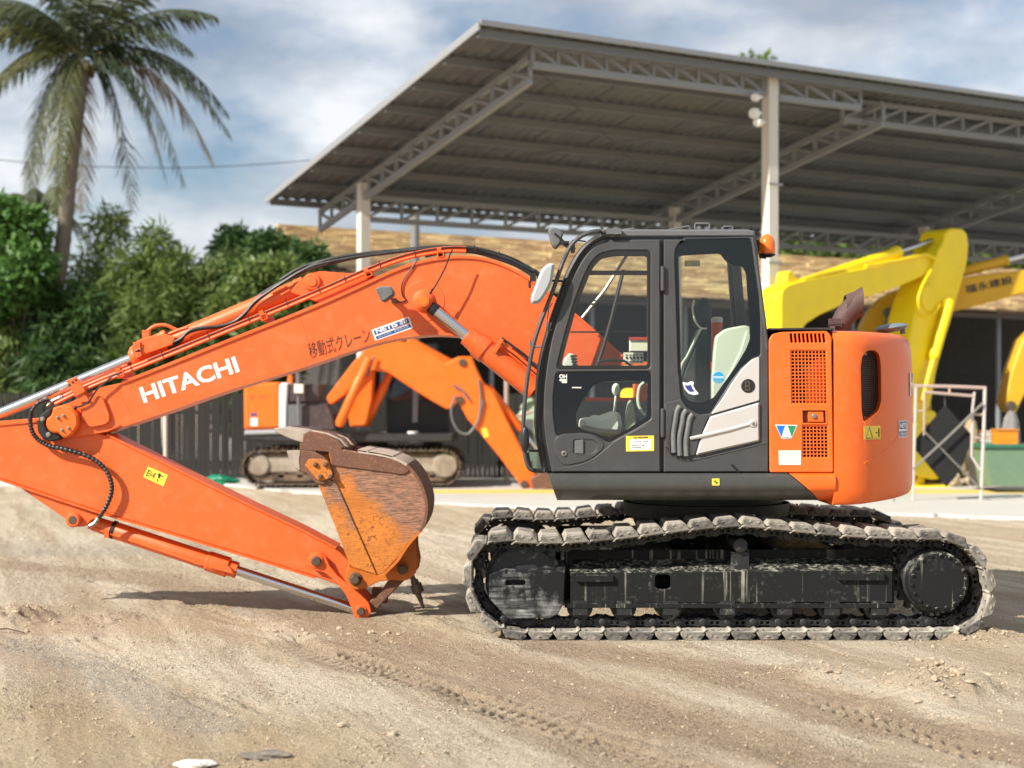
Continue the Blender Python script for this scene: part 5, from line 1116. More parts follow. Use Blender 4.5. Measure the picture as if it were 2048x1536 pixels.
# ------------------------------------------------------------------ SLAB
CONC = paint('concrete', (.47, .46, .43), .85, var=.08, dust=.35, dcol=(.42, .37, .30), scale=.8, bmp=.2)
edge = [(-400,962),(300,964),(420,968),(520,980),(640,990),(760,1000),(900,1011),(1200,1022),(1500,1028),(1830,1032),(2048,1039),(2700,1050)]
EP = cr([tuple(G(*p))[:2] for p in edge], 8); EP = [(x+rng.normal()*.03, y+rng.normal()*.06) for x, y in EP]
P3 = EP+[(60, 60), (-40, 60)]
m = MB(); flat = [Vector((x, y, 0)) for x, y in P3]; tri = tessellate_polygon([flat]); n = len(P3); vv = [(x, y, .035) for x, y in P3]+[(x, y-.12, -.1) for x, y in P3]
m.add(vv, [tuple(q) for q in tri]+[(i, (i+1) % n, n+(i+1) % n, n+i) for i in range(n)]); m.build('pavement', CONC, kind='structure')
YLN = paint('yellow_floor_paint', (.66, .50, .12), .7, var=.1, dust=.5, dcol=(.5, .46, .38), scale=4)
MB().box(-1.9, 14, 25.1, 26.1, .036, .040).build('floor_marking', YLN, kind='structure')
# ------------------------------------------------------------------ SHED
U3, V3 = Vector((.869, .494, 0)), Vector((-.494, .869, 0)); O3 = Vector((3.784, 22, 0))
SS = 1.17
def S3(a, b, z): return O3*SS+U3*a*SS+V3*b*SS+Vector((0, 0, H+(z-H)*SS if z > .5 else z))
zr = lambda b: 6.45-.173*(b+.3)
GALV = paint('galvanised_grey_paint', (.245, .258, .275), .55, var=.08, dust=.2, dcol=(.25, .22, .18), scale=1.2)
PURL = paint('purlin_paint', (.15, .158, .168), .6)
SHEET = paint('grey_roof_sheet', (.105, .112, .122), .6, var=.1, dust=.2, scale=.7)
POSTM = paint('pale_post_paint', (.62, .60, .55), .6, var=.06, dust=.25, dcol=(.45, .4, .32), scale=1.5)
shed = thing('open_shed', S3(0, 3, 0), 'tall open sided steel shed with sloping grey sheet roof on lattice trusses', 'shed')
# corrugated roof in long sheets, one object each
A0, A1, SW = -5.0, 17.0, 1.0
def sheet(a, jit, nr=5, per=4):
    m = MB(); n = nr*per+3; v = []
    for k in range(n):
        u = a+SW*k/(nr*per)-.02; h = .018 if (k % per) in (1, 2) else -.012
        for b in (-.3, 7.45): v.append(S3(u, b, zr(b)+h+jit))
    return m.add(v, [(2*k, 2*k+2, 2*k+3, 2*k+1) for k in range(n-1)]).build('roof_sheet', SHEET, shed)
for i in range(int((A1-A0)/SW)):
    sheet(A0+SW*i, 0.0)
for b in np.linspace(-.2, 7.36, 9):
    bar('purlin', S3(A0+.02, b, zr(b)-.095), S3(A1, b, zr(b)-.095), .07, .13, PURL, shed)
fa = MB(); 
bar('barge_board', S3(A0-.02, -.32, zr(-.32)-.05), S3(A0-.02, 7.47, zr(7.47)-.05), .03, .12, GALV, shed); bar('ridge_cap', S3(A0, -.32, 6.45+.0), S3(A1, -.32, 6.45+.0), .04, .08, GALV, shed)
def truss(p0, p1, depth, nb, flip, nm, ww=.055):
    p0, p1 = Vector(p0), Vector(p1); dz = Vector((0, 0, -depth)); m = MB()
    t = bar(nm, p0, p1, .09, .09, GALV, shed); bar('bottom_chord', p0+dz, p1+dz, .10, .10, GALV, shed)
    for k in range(nb+1):
        a = p0.lerp(p1, k/nb); bar('web_bar', a+Vector((0, 0, -.046)), a+dz+Vector((0, 0, .051)), ww, ww, GALV, shed, up=U3)
        if k < nb:
            b = p0.lerp(p1, (k+1)/nb); s, e = (a, b) if not flip else (b, a)
            bar('web_bar', s.lerp(e, .08)+Vector((0, 0, -.05)), s.lerp(e, .92)+dz+Vector((0, 0, .055)), ww, ww, GALV, shed, up=U3)
D_T = .36
zt_ = lambda b: zr(b)-.21
truss(S3(-4.04, 0, 6.34), S3(-.14, 0, 6.34), .32, 10, False, 'front_truss'); truss(S3(.14, 0, 6.34), S3(1.75, 0, 6.34), .34, 3, False, 'front_truss')
truss(S3(1.8, .45, 6.26), S3(16, .45, 6.26), .36, 22, True, 'front_truss')
for a in (-4.04, 2.28, 8.6, 14.9):
    truss(S3(a, .06, zt_(.06)), S3(a, 7.4, zt_(7.4)), D_T, 14, a > -9, 'rafter_truss')
    if a > -4: pass
bp = 5.52
truss(S3(-4.0, bp+.02, zt_(bp)-.28), S3(16, bp+.02, zt_(bp)-.28), .42, 30, True, 'rear_truss', .05)
for a in (-4.04, 2.28, 8.6, 14.9):
    m = MB(); bar('post', S3(a, bp, .036), S3(a, bp, zt_(bp)-.05), .20, .20, POSTM, shed, up=V3)
    if a > -4: continue
for a in (0,): bar('post', S3(a, 0, .036), S3(a, 0, 6.36), .20, .20, POSTM, shed, up=V3)
for z in (1.9, 3.6, 4.75): bar('post_band', S3(-.125, -.125, z), S3(.125, -.125, z), .03, .035, GALV, shed)
# tie rods under the roof
tie = plain('tie_rod_steel', (.08, .08, .078), .6)
for (a0, b0, a1, b1) in ((-4, .2, 2.2, 5.4), (-4, 5.4, 2.2, .2), (2.3, .2, 8.5, 5.4), (2.3, 5.4, 8.5, .2)):
    bar('tie_rod', S3(a0, b0, zr(b0)-.2), S3(a1, b1, zr(b1)-.2), .014, .014, tie, shed)
for k, (px, py, s) in enumerate(((1516, 245, .075), (1509, 227, .095), (1511, 195, .07))):
    m = MB(); p = W(px+4, py, 25.45); m.lathe(p, p+Vector((-.10, -.12, -.02)), [(0, s*.5), (.03, s), (.10, s), (.13, s*.8)], 14)
    m.tube([p, p+Vector((.1, .12, .03))], .02, 6)
    tag(m.build('floodlight', WHITE), ('lowest of the three round white floodlights on the tall shed post', 'middle one of the three round white floodlights on the tall shed post', 'topmost of the three round white floodlights on the tall shed post')[k], 'floodlight', 'floodlights on the shed post')
# grey pole with a cap, beyond the shed
m = MB(); p = W(830, 800, 36); p.z = .0; m.tube([p, p+Vector((0, 0, 6.1))], .11, 12); pole = m.build('pole', paint('dark_grey_pole', (.20, .20, .19), .6)); tag(pole, 'dark grey pole with a small cap standing between the shed and the old roof', 'pole')
m = MB(); m.lathe(p+Vector((0, 0, 6.101)), p+Vector((0, 0, 6.21)), [(0, .14), (.06, .17), (.11, .05)], 12); m.build('pole_cap', POSTM, pole)
# ------------------------------------------------------------------ OLD HOUSE WITH WEATHERED TILES
house = thing('old_house', S3(4, 13, 0), 'low old building with a long weathered brown and yellow tiled roof behind the shed', 'house')
def tile_mat():
    m, t, b = M_('weathered_tiles')
    a = noise(t, 1, 6, .6, stretch=(1.7, 1.7, 1), coord='Object'); n3 = noise(t, 9, 6, .7)
    g = t.nodes.new('ShaderNodeNewGeometry'); dp = t.nodes.new('ShaderNodeVectorMath'); dp.operation = 'DOT_PRODUCT'; dp.inputs[1].default_value = U3; t.links.new(g.outputs['Position'], dp.inputs[0])
    sz = t.nodes.new('ShaderNodeSeparateXYZ'); t.links.new(g.outputs['Position'], sz.inputs[0]); cx_ = t.nodes.new('ShaderNodeCombineXYZ')
    t.links.new(math_(t, 'MULTIPLY', dp.outputs['Value'], 1.1), cx_.inputs[0]); t.links.new(math_(t, 'MULTIPLY', math_(t, 'ADD', sz.outputs[2], math_(t, 'MULTIPLY', dp.outputs['Value'], -.03)), 13.0), cx_.inputs[1])
    sn = t.nodes.new('ShaderNodeTexNoise'); sn.inputs['Scale'].default_value = 1; sn.inputs['Detail'].default_value = 5; sn.inputs['Roughness'].default_value = .6; t.links.new(cx_.outputs[0], sn.inputs['Vector']); s_ = sn.outputs[0]
    c = mixc(t, ramp(t, a, .36, .62), (.58, .41, .22), (.76, .63, .33)); c = mixc(t, ramp(t, s_, .43, .56), c, (.36, .225, .12)); c = mixc(t, math_(t, 'MULTIPLY', ramp(t, n3, .5, .7), .3), c, (.80, .70, .42))
    t.links.new(c, b.inputs['Base Color']); b.inputs['Roughness'].default_value = .9; bump(t, b, n3, .5, .02); return m
TILE = tile_mat(); NRW = 22; B0, B1, ZB0, ZB1 = 11.0, 16.0, 3.98, 5.63
slp = (ZB1-ZB0)/(B1-B0)
for i in range(NRW):
    r = np.random.default_rng(i); m = MB(); a = -1.6+r.uniform(-.2, .2); L_ = (B1-B0)/NRW; b0 = B0+L_*i
    while a < 25:
        w_ = r.uniform(.6, 1.7); j, h, sk = r.normal()*.03, abs(r.normal())*.015, r.normal()*.02
        P = lambda da, db, dz: S3(a+da, b0+db, ZB0+slp*(b0+db-B0)+dz)
        m.add([P(0, j, .05+h), P(w_, j+sk, .045+h), P(w_+.01, L_*1.06, .008), P(0, L_*1.06, .008), P(0, j, .0), P(w_, j+sk, .0)], [(0, 1, 2, 3), (4, 5, 1, 0), (0, 3, 4), (1, 5, 2)]); a += w_
    m.build('tile_row', TILE, house, weld=False)
m = MB(); q = [S3(-1.6, B0-.02, ZB0-.05), S3(25, B0-.02, ZB0-.05), S3(25, B1, ZB1-.05), S3(-1.6, B1, ZB1-.05), S3(-1.6, B1+5, ZB0), S3(25, B1+5, ZB0)]
m.add(q, [(0, 1, 2, 3), (3, 2, 5, 4)]); m.build('roof_deck', RUST, house)
bar('ridge_tile', S3(-1.6, B1, ZB1+.03), S3(25, B1, ZB1+.03), .22, .12, TILE, house); bar('eave_board', S3(-1.6, B0+.06, ZB0-.14), S3(25, B0+.06, ZB0-.14), .05, .16, paint('weathered_wood', (.10, .075, .055), .9), house)
WALLD = paint('dark_timber_wall', (.045, .040, .036), .9, var=.3)
m = MB()
m.add([S3(-1.2, B1-.5, 0), S3(25, B1-.5, 0), S3(25, B1-.5, ZB1-.3), S3(-1.2, B1-.5, ZB1-.3)], [(0, 1, 2, 3)]); m.add([S3(-1.2, B0+.5, 0), S3(-1.2, B1-.5, 0), S3(-1.2, B1-.5, 5.3), S3(-1.2, B0+.5, 4)], [(0, 1, 2, 3)]); m.build('wall', WALLD, house)
for a in np.arange(-1, 24, 2.6): bar('house_post', S3(a, B0+.4, .036), S3(a, B0+.4, ZB0+.02), .10, .10, GALV, house, up=V3)
for a in (10.6, 13.2): bar('brace', S3(a-1.2, B0+.35, 3.4), S3(a, B0+.35, 1.5), .05, .05, GALV, house); bar('brace', S3(a+1.2, B0+.35, 3.4), S3(a, B0+.35, 1.5), .05, .05, GALV, house)
# things kept under the old roof: blurred shapes in the gloom
shelf = thing('storage_rack', S3(9, B0+1.6, 0), 'dark steel rack with shelves under the old roof behind the yellow excavator', 'rack')
for z in (.55, 1.1, 1.65): bar('shelf', S3(7.8, B0+1.6, z), S3(15.2, B0+1.6, z), .6, .05, GALV, shelf)
for a in (7.8, 11.5, 15.2): bar('upright', S3(a, B0+1.6, .036), S3(a, B0+1.6, 2.2), .07, .07, GALV, shelf, up=V3)
cols = [('red', (.35, .06, .045)), ('blue', (.05, .09, .22)), ('brown', (.22, .14, .08)), ('white', (.5, .5, .48)), ('orange', (.55, .2, .03)), ('grey', (.2, .2, .2)), ('green', (.06, .18, .10)), ('tan', (.42, .32, .2)), ('black', (.03, .03, .03))]
boxmats = {n_: paint(n_+'_box_paint', c_, .7) for n_, c_ in cols}
seq = ['white', 'brown', 'blue', 'red', 'tan', 'grey', 'orange', 'black', 'green']
for k, n_ in enumerate(seq):
    a = 8.1+k*.78; z = (.576, 1.126)[k % 2]; m = MB(); w_, h_ = .5+.2*rng.random(), .28+.18*rng.random()
    q = [S3(a, B0+1.35, z), S3(a+w_, B0+1.35, z), S3(a+w_, B0+1.85, z), S3(a, B0+1.85, z)]
    m.add(q+[p+Vector((0, 0, h_)) for p in q], [(0, 1, 2, 3), (4, 5, 6, 7), (0, 1, 5, 4), (1, 2, 6, 5), (2, 3, 7, 6), (3, 0, 4, 7)])
    q2 = [S3(a-.02, B0+1.33, z+h_+.002), S3(a+w_+.02, B0+1.33, z+h_+.002), S3(a+w_+.02, B0+1.87, z+h_+.002), S3(a-.02, B0+1.87, z+h_+.002)]
    cr_o = m.build('storage_crate', boxmats[n_]); tag(cr_o, f'{n_} crate standing on the dark rack under the old roof', 'crate', 'crates on the rack under the old roof')
    m = MB(); m.add(q2+[p+Vector((0, 0, .05)) for p in q2], [(0, 1, 2, 3), (4, 5, 6, 7), (0, 1, 5, 4), (1, 2, 6, 5), (2, 3, 7, 6), (3, 0, 4, 7)]); m.build('crate_lid', boxmats[seq[(k+4) % 9]], cr_o)
# ------------------------------------------------------------------ FENCE
fence = thing('picket_fence', (-4, 30, 0), 'dark vertical board fence along the back of the yard at the left', 'fence')
FWM = paint('dark_fence_board', (.017, .0155, .0145), .85, var=.35, dust=.15, dcol=(.06, .055, .045))
x = -12.4; pkm = MB().box(-.045, .045, -.012, .012, 0, 1.72).mesh('picket_shape'); pkm.materials.append(FWM); i = 0
while x < .9:
    put('picket', pkm, fence, Matrix.Translation((x, 30+rng.normal()*.006, .0)) @ Matrix.Rotation(rng.normal()*.006, 4, 'Y') @ Matrix.Diagonal((1, 1, 1+rng.normal()*.012, 1)))
    x += .115 if x < -8 else .097; i += 1
for z in (.35, 1.35): bar('rail', (-12.5, 30.03, z), (1, 30.03, z), .05, .07, FWM, fence)
m = MB(); p = W(331, 800, 28.5); p.z = 0; m.tube([p, p+Vector((0, 0, 1.72))], .036, 10); po = m.build('pole', POSTM); tag(po, 'thin white pole standing upright in front of the dark board fence', 'pole'); m = MB(); m.tube([p+Vector((0, 0, 1.721)), p+Vector((0, 0, 1.75))], .042, 10); m.build('pole_cap', POSTM, po)
lump('tarpaulin', Vector((-5.55, 28.3, 0)), .36, .25, .10, plain('green_tarp', (.0, .20, .11), .5), 'bright green tarpaulin bundled at the foot of the fence', 'tarpaulin', 0, .3, 4).location.z = .07
m = MB(); a, b = W(-260, 285, 36), W(640, 318, 40)
m.tube([a.lerp(b, t)-Vector((0, 0, 1.6*t*(1-t))) for t in np.linspace(0, 1, 24)], .010, 6); tag(m.build('power_line', RUB), 'thin dark overhead cable crossing the sky behind the palm', 'cable')
# ------------------------------------------------------------------ TREES
def leafmat(name, c1, c2, tr=.35, sc_=.5):
    m, t, b = M_(name); o = t.nodes['Material Output']
    n = noise(t, sc_, 4, coord='Object'); g = t.nodes.new('ShaderNodeAttribute'); g.attribute_name = 'leaf'
    c = mixc(t, math_(t, 'ADD', math_(t, 'MULTIPLY', ramp(t, n, .35, .65), .5), math_(t, 'MULTIPLY', g.outputs['Fac'], .5)), c1, c2)
    t.links.new(c, b.inputs['Base Color']); b.inputs['Roughness'].default_value = .5; b.inputs['Specular IOR Level'].default_value = .35
    tl = t.nodes.new('ShaderNodeBsdfTranslucent'); t.links.new(c, tl.inputs[0]); mx = t.nodes.new('ShaderNodeMixShader'); mx.inputs[0].default_value = tr
    t.links.new(b.outputs[0], mx.inputs[1]); t.links.new(tl.outputs[0], mx.inputs[2]); t.links.new(mx.outputs[0], o.inputs[0]); return m
L_DARK = leafmat('dark_mango_leaves', (.030, .080, .022), (.095, .175, .045)); L_MID = leafmat('bamboo_leaves', (.06, .115, .028), (.20, .27, .07)); L_BR = leafmat('bright_leaves', (.045, .125, .028), (.13, .26, .055)); L_OLV = leafmat('olive_leaves', (.075, .12, .032), (.21, .27, .085))
BARK = paint('bark', (.14, .12, .095), .95, var=.3, dust=.4, dcol=(.25, .23, .2), scale=3, bmp=.5)
def leaves(name, blobs, n, l, w_, mat, parent, droop=.3, surf=.55, weights=None):
    bl = np.array(blobs, float); vol = (bl[:, 3]*bl[:, 4]*bl[:, 5])**.75; k = rng.choice(len(bl), n, p=vol/vol.sum()); b = bl[k]
    d = rng.standard_normal((n, 3)); d /= np.linalg.norm(d, axis=1, keepdims=True)
    # leaves gather in clumps on each bough
    cl = rng.standard_normal((len(bl), 26, 3)); cl /= np.linalg.norm(cl, axis=2, keepdims=True); pick = cl[k, rng.integers(0, 26, n)]
    d = d*.42+pick*.8; r = surf+(1-surf)*rng.random((n, 1))**.6; d = d/np.maximum(1, np.linalg.norm(d, axis=1, keepdims=True))
    c = b[:, :3]+d*b[:, 3:6]*r
    ax = d*.6+rng.standard_normal((n, 3))*.8; ax[:, 2] -= droop; ax /= np.linalg.norm(ax, axis=1, keepdims=True)
    sd = np.cross(ax, rng.standard_normal((n, 3))); sd /= np.linalg.norm(sd, axis=1, keepdims=True)
    s = (.6+.7*rng.random((n, 1))); A = ax*l*s; B = sd*w_*s
    off = np.array(root_of(parent).location) if parent else 0
    v = np.stack([c, c+A*.45+B, c+A, c+A*.45-B], 1).reshape(-1, 3)-off
    me = npmesh(name, v, np.arange(4*n).reshape(n, 4), False); at = me.attributes.new('leaf', 'FLOAT', 'POINT'); at.data.foreach_set('value', np.repeat(rng.random(n), 4).astype(np.float32))
    return link(name, me, mat, parent)
def tree(name, label, cat, base, blobs, n, l, w_, mat, group=None, tr_r=.14, droop=.3, trunk_top=None):
    t = thing(name, base, label, cat, group); base = Vector(base); bl = [Vector(b[:3]) for b in blobs]
    top = sum(bl, Vector())/len(bl); m = MB(); mid = base.lerp(top, .5)+Vector((rng.normal()*.15, rng.normal()*.15, 0))
    m.tube([base+Vector((0, 0, -.1)), base.lerp(mid, .5), mid, top], [tr_r*1.2, tr_r, tr_r*.8, tr_r*.35], 9)
    m.build('trunk', BARK, t)
    lm = MB()
    for q in bl: s = base.lerp(mid, .55+.4*rng.random()); lm.tube([s, s.lerp(q, .5)+Vector((0, 0, .15)), q], [tr_r*.5, tr_r*.32, tr_r*.08], 6)
    lm.build('limb', BARK, t); leaves('crown', blobs, n, l, w_, mat, t, droop); return t
def blob(px, py, Y, rx, rz, ry=None): p = W(px, py, Y); return (p.x, p.y, p.z, rx*Y/F, (ry or rx)*Y/F, rz*Y/F)
G0 = lambda px, Y: ((px-CX)*Y/F, Y, 0)
# mango behind the boom
tree('mango_tree', 'dense dark green mango tree just left of the old tiled roof', 'tree', G0(560, 35), [blob(470,490,35,50,38), blob(545,505,34.5,62,45), blob(610,525,34,50,45), blob(510,570,33.5,75,60), blob(590,590,33,62,60), blob(440,560,34.5,50,60), blob(540,660,33,100,70)], 15000, .20, .036, L_DARK, tr_r=.2)
tree('mango_tree', 'lighter green mango tree below the boom hoses in front of the darker one', 'tree', G0(545, 32.2), [blob(505,560,32.2,40,45), blob(560,545,32.4,48,38), blob(600,580,32.2,45,50), blob(480,610,32,60,50), blob(540,650,32,70,60)], 9500, .19, .036, L_MID, tr_r=.12)
# round bright tree at the left edge
tree('leafy_tree', 'bright green round leafy tree at the left edge beside the palm trunk', 'tree', G0(20, 33), [blob(45,470,33,60,60), blob(-30,490,33,65,70), blob(60,540,32.6,55,60), blob(0,430,33,50,40), blob(-20,590,32.6,90,70)], 11000, .22, .045, L_BR, tr_r=.14)
# bamboo clumps along the fence
bam = [(-70, 34.5, 640, 190), (30, 33.6, 640, 150), (130, 33.2, 620, 170), (225, 34, 570, 170), (310, 33.5, 560, 175), (395, 34, 575, 170), (460, 33.4, 600, 150), (520, 33, 680, 110)]
where = ['at the far left edge', 'left of the palm trunk', 'right beside the palm trunk', 'just right of the palm trunk', 'in the hedge middle below open sky', 'left of the dark mango tree', 'in front of the dark mango tree', 'at the right end of the hedge']
for k, (px, Y, py, hh) in enumerate(bam):
    bl = [blob(px+rng.normal()*25, py-hh*.2+rng.normal()*30-18, Y, 40, 55), blob(px-45, py, Y, 55, 75), blob(px+45, py+10, Y-.3, 55, 75), blob(px, py+60, Y-.6, 80, 70), blob(px-20, py+130, Y-.8, 85, 70), blob(px+40, py+150, Y-.8, 75, 70)]
    tree('bamboo_clump', 'arching clump of fine leaved bamboo '+where[k]+' behind fence', 'bamboo', G0(px, Y), bl, 7500, .30, .027, (L_MID, L_OLV, L_DARK, L_OLV, L_MID)[k % 5], 'bamboo clumps behind the fence', .04, .7)
# thin sprays rising out of the bamboo
tree('sapling', 'thin feathery sapling rising above the bamboo hedge against the clouds', 'tree', G0(325, 35), [blob(300,500,35,22,18), blob(335,488,35,20,14), blob(280,515,35,20,15), blob(355,520,35,24,20)], 420, .14, .015, L_OLV, tr_r=.03)
# far trees behind the old house and one tall crown over the shed roof
nm_ = ['left of the tall shed post', 'right of the tall shed post', 'behind the yellow boom', 'behind the yellow arm', 'right of the yellow arm', 'at the right edge']
for k, px in enumerate((1330, 1600, 1720, 1830, 1950, 2060)):
    tree('far_tree', 'speckled green tree behind the old roof '+nm_[k], 'tree', G0(px, 60), [blob(px-30,500,60,70,42), blob(px+35,515,60,70,45), blob(px,545,60,100,60)], 3800, .32, .075, (L_OLV, L_MID)[k % 2], 'trees behind the old roof', .2)
tree('tall_tree', 'green crown of a tall tree peeping over the top of the shed roof', 'tree', G0(1515, 62), [blob(1495,128,62,26,18), blob(1530,126,62,26,16), blob(1510,180,62,90,50), blob(1520,260,62,140,80)], 5000, .36, .09, L_MID, tr_r=.3)
# ------------------------------------------------------------------ PALM
PY = 33.4
palm = thing('coconut_palm', G0(105, PY), 'tall coconut palm with drooping fronds and a leaning grey trunk at the left', 'palm tree')
tp = cr([W(94, 690, PY), W(104, 620, PY), W(118, 540, PY), W(130, 450, PY), W(140, 350, PY), W(155, 230, PY), W(168, 120, PY)], 10)
g0 = Vector((W(80, 690, PY).x, PY, -.1)); m = MB(); tpp = [g0]+[Vector(p) for p in tp]
m.tube(tpp, [.20]+[.20-.07*i/len(tp)+(.012 if i % 3 == 0 else 0) for i in range(len(tp))], 12); m.build('trunk', paint('palm_trunk_bark', (.19, .165, .135), .95, var=.25, dust=.4, dcol=(.14, .12, .10), scale=2, bmp=.5), palm)
P_G = leafmat('palm_frond_green', (.040, .060, .032), (.12, .135, .055), .22); P_Y = leafmat('palm_frond_olive', (.085, .10, .04), (.20, .205, .075), .25); P_D = leafmat('palm_frond_dry', (.20, .145, .075), (.33, .25, .14), .2)
CR0 = W(166, 112, PY)
FR = [((-190,-125),(-90,-130),.5,P_G),((-150,-70),(-60,-110),-1.1,P_G),((-235,-95),(-110,-130),-.4,P_G),((235,10),(110,-110),-.9,P_G),((160,240),(100,-30),.3,P_G),((265,90),(150,-85),1.4,P_G),((-85,300),(-70,20),-.9,P_G),((-245,0),(-120,-100),-1.0,P_Y),((255,-92),(120,-135),.5,P_G),((300,162),(165,-70),-.4,P_G),((222,268),(130,-20),-1.0,P_G),((88,300),(60,-20),.6,P_G),((-22,330),(-30,40),-1.3,P_Y),((-112,268),(-80,-10),.3,P_G),((-195,130),(-110,-50),-.8,P_Y),((-190,-45),(-85,-85),.2,P_G),((20,-200),(0,-110),.4,P_G),((-100,-190),(-30,-115),-.5,P_G),((125,-185),(50,-115),.8,P_G),((-70,300),(-60,0),1.0,P_G),((-8,300),(-15,60),.4,P_D),((245,200),(140,-50),.9,P_D),((-150,215),(-95,-40),1.3,P_G),((-60,-200),(-10,-110),1.2,P_G),((180,-160),(80,-110),-1.2,P_G),((-45,310),(-40,10),-.3,P_Y),((-230,60),(-110,-80),1.0,P_G),((70,-210),(25,-110),-1.0,P_G)]
for (e, c, dy, mt) in FR:
    k = PY/F; E_ = CR0+Vector((e[0]*k, dy, -e[1]*k)); Cc = CR0+Vector((c[0]*k, dy*.6, -c[1]*k)); n = 84
    pts = [CR0.lerp(Cc, t).lerp(Cc.lerp(E_, t), t) for t in np.linspace(0, 1, n)]
    m = MB(); m.tube(pts[::3]+[pts[-1]], [.03*(1-i/24)+.006 for i in range(len(pts[::3])+1)], 5); v0 = len(m.v)
    for i in range(8, n):
        t = i/n; T = (pts[min(i+1, n-1)]-pts[i-1]).normalized(); S_ = T.cross(Vector((0, 0, 1)));
        if S_.length < .2: S_ = Vector((0, 1, 0)).cross(T)
        S_.normalize(); ll = .80*math.sin(math.pi*min(1, .12+t*.86))**.6*(.9+.2*rng.random())
        for s in (-1, 1):
            if rng.random() < .14: continue
            d = (S_*s*(.55+.15*rng.random())+T*(.55+.2*rng.random())+Vector((rng.normal()*.08, rng.normal()*.08, -.32-.42*rng.random()))).normalized()
            p0 = pts[i]; p1 = p0+d*ll*.5; p2 = p0+d*ll+Vector((0, 0, -.16*ll)); w_ = T*.024
            m.add([p0-w_*.6, p0+w_*.6, p1+w_, p1-w_, p2], [(0, 1, 2, 3), (3, 2, 4)])
    m.build('frond', mt, palm, weld=False)
m = MB()
for k in range(7): a = k*.9; p = CR0+Vector((.22*math.cos(a), .22*math.sin(a), -.28-.08*(k % 3))); m.ball(p, .085, .085, .11, 10, 7)
m.build('coconut_bunch', paint('green_husk', (.10, .085, .03), .6), palm)
# a smaller palm behind the hedge
pl2 = thing('small_palm', G0(70, 37), 'smaller palm with drooping fronds half hidden behind the bright leafy tree', 'palm tree'); c2 = W(75, 425, 37)
MB().tube([Vector((c2.x-.2, 37, -.1)), c2], [.16, .10], 9).build('trunk', BARK, pl2)
for (ex_p, ey_p) in ((120,110),(85,60),(-70,-20),(-90,60),(40,-50),(-20,-55),(95,-5),(150,150)):
    k = 37/F; E_ = c2+Vector((ex_p*k, rng.normal()*.4, -ey_p*k)); Cc = c2+Vector((ex_p*.5*k, 0, (60-ey_p*.1)*k)); n = 44; pts = [c2.lerp(Cc, t).lerp(Cc.lerp(E_, t), t) for t in np.linspace(0, 1, n)]; m = MB(); m.tube(pts[::4], .018, 4)
    for i in range(5, n):
        T = (pts[min(i+1, n-1)]-pts[i-1]).normalized(); S_ = T.cross(Vector((0, 0, 1))).normalized()
        for s in (-1, 1): d = (S_*s*.7+T*.5+Vector((0, 0, -.6))).normalized(); m.add([pts[i]-T*.02, pts[i]+T*.02, pts[i]+d*.5], [(0, 1, 2)])
    m.build('frond', P_G, pl2, weld=False)
# ------------------------------------------------------------------ SECOND ORANGE EXCAVATOR (blurred, far side of the yard)
YQ = 26.6
e2 = thing('excavator', (W(700, 800, YQ).x, 27.8, .036), 'smaller looking blurred orange excavator parked on the concrete behind the raised bucket', 'excavator')
TRK2 = muddy('brown_track_steel', (.05, .035, .025), (.20, .135, .085), .35, .6, 4)
FR2 = muddy('muddy_frame', (.16, .11, .07), (.36, .31, .24), .3, .6, 3)
def oval(x0, x1, y0, y1, n=10):
    r_ = (y1-y0)/2; cy = (y0+y1)/2; o = []
    for k in range(n+1): a = -math.pi/2+math.pi*k/n; o.append((x1-r_+r_*math.cos(a), cy+r_*math.sin(a)))
    for k in range(n+1): a = math.pi/2+math.pi*k/n; o.append((x0+r_+r_*math.cos(a), cy+r_*math.sin(a)))
    return o
shoe2 = MB().box(-.085, .085, 0, .6, 0, .025).box(-.02, .0, 0, .6, .0255, .055).box(.06, .075, 0, .6, .0255, .055).mesh('track_shoe_shape'); shoe2.materials.append(TRK2)
for Ys in (YQ, YQ+1.9):
    ov = oval(486, 918, 903, 967); m = MB(); m.plate(oval(490, 914, 907, 963), Ys+.12, Ys+.5, holes=[oval(500, 904, 917, 950)], bev=0, Yr=YQ); tk = m.build('track', TRK2, e2)
    pts = [W(x, y, YQ) for x, y in ov]; pts.append(pts[0]); d = [0]
    for a, b in zip(pts[:-1], pts[1:]): d.append(d[-1]+(b-a).length)
    N2 = int(d[-1]/.185)
    for i in range(N2):
        s = d[-1]*i/N2; j = max(k for k in range(len(d)-1) if d[k] <= s); t = (pts[j+1]-pts[j]).normalized(); p = pts[j]+t*(s-d[j]); put('track_shoe', shoe2, tk, frame(Vector((p.x, Ys, p.z)), t, Vector((-t.z, 0, t.x))))
    m = MB(); m.plate([(535,912),(880,912),(880,945),(535,945)], Ys+.10, Ys+.45, bev=.02, Yr=YQ+.1); m.build('track_frame', FR2, e2)
    for px in (516, 890): c = W(px, 931, YQ); m = MB(); m.disc((c.x, c.z), .20 if px < 600 else .23, Ys+.06, Ys+.42, 24, .03); m.build('drive_wheel' if px < 600 else 'idler_wheel', FR2, e2)
    for px in range(560, 880, 38): c = W(px, 949, YQ); m = MB(); m.disc((c.x, c.z), .075, Ys+.12, Ys+.4, 14, .01); m.build('track_roller', TRK2, e2)
m = MB(); c = W(700, 880, 27.8); m.lathe((c.x, 27.8, .75), (c.x, 27.8, 1.0), [(0, .7), (.25, .7)], 24); m.build('slewing_ring', TRK2, e2)
m = MB(); m.plate([(487,868),(905,868),(905,884),(560,884),(500,880)], YQ-.05, YQ+2.4, bev=.02); m.build('platform', RAD, e2)
m = MB(); m.plate(rnd([(487,775),(494,766),(560,764),(562,858),(488,860)], 5), YQ-.1, YQ+2.45, bev=.05); cw2 = m.build('counterweight', ORB, e2)
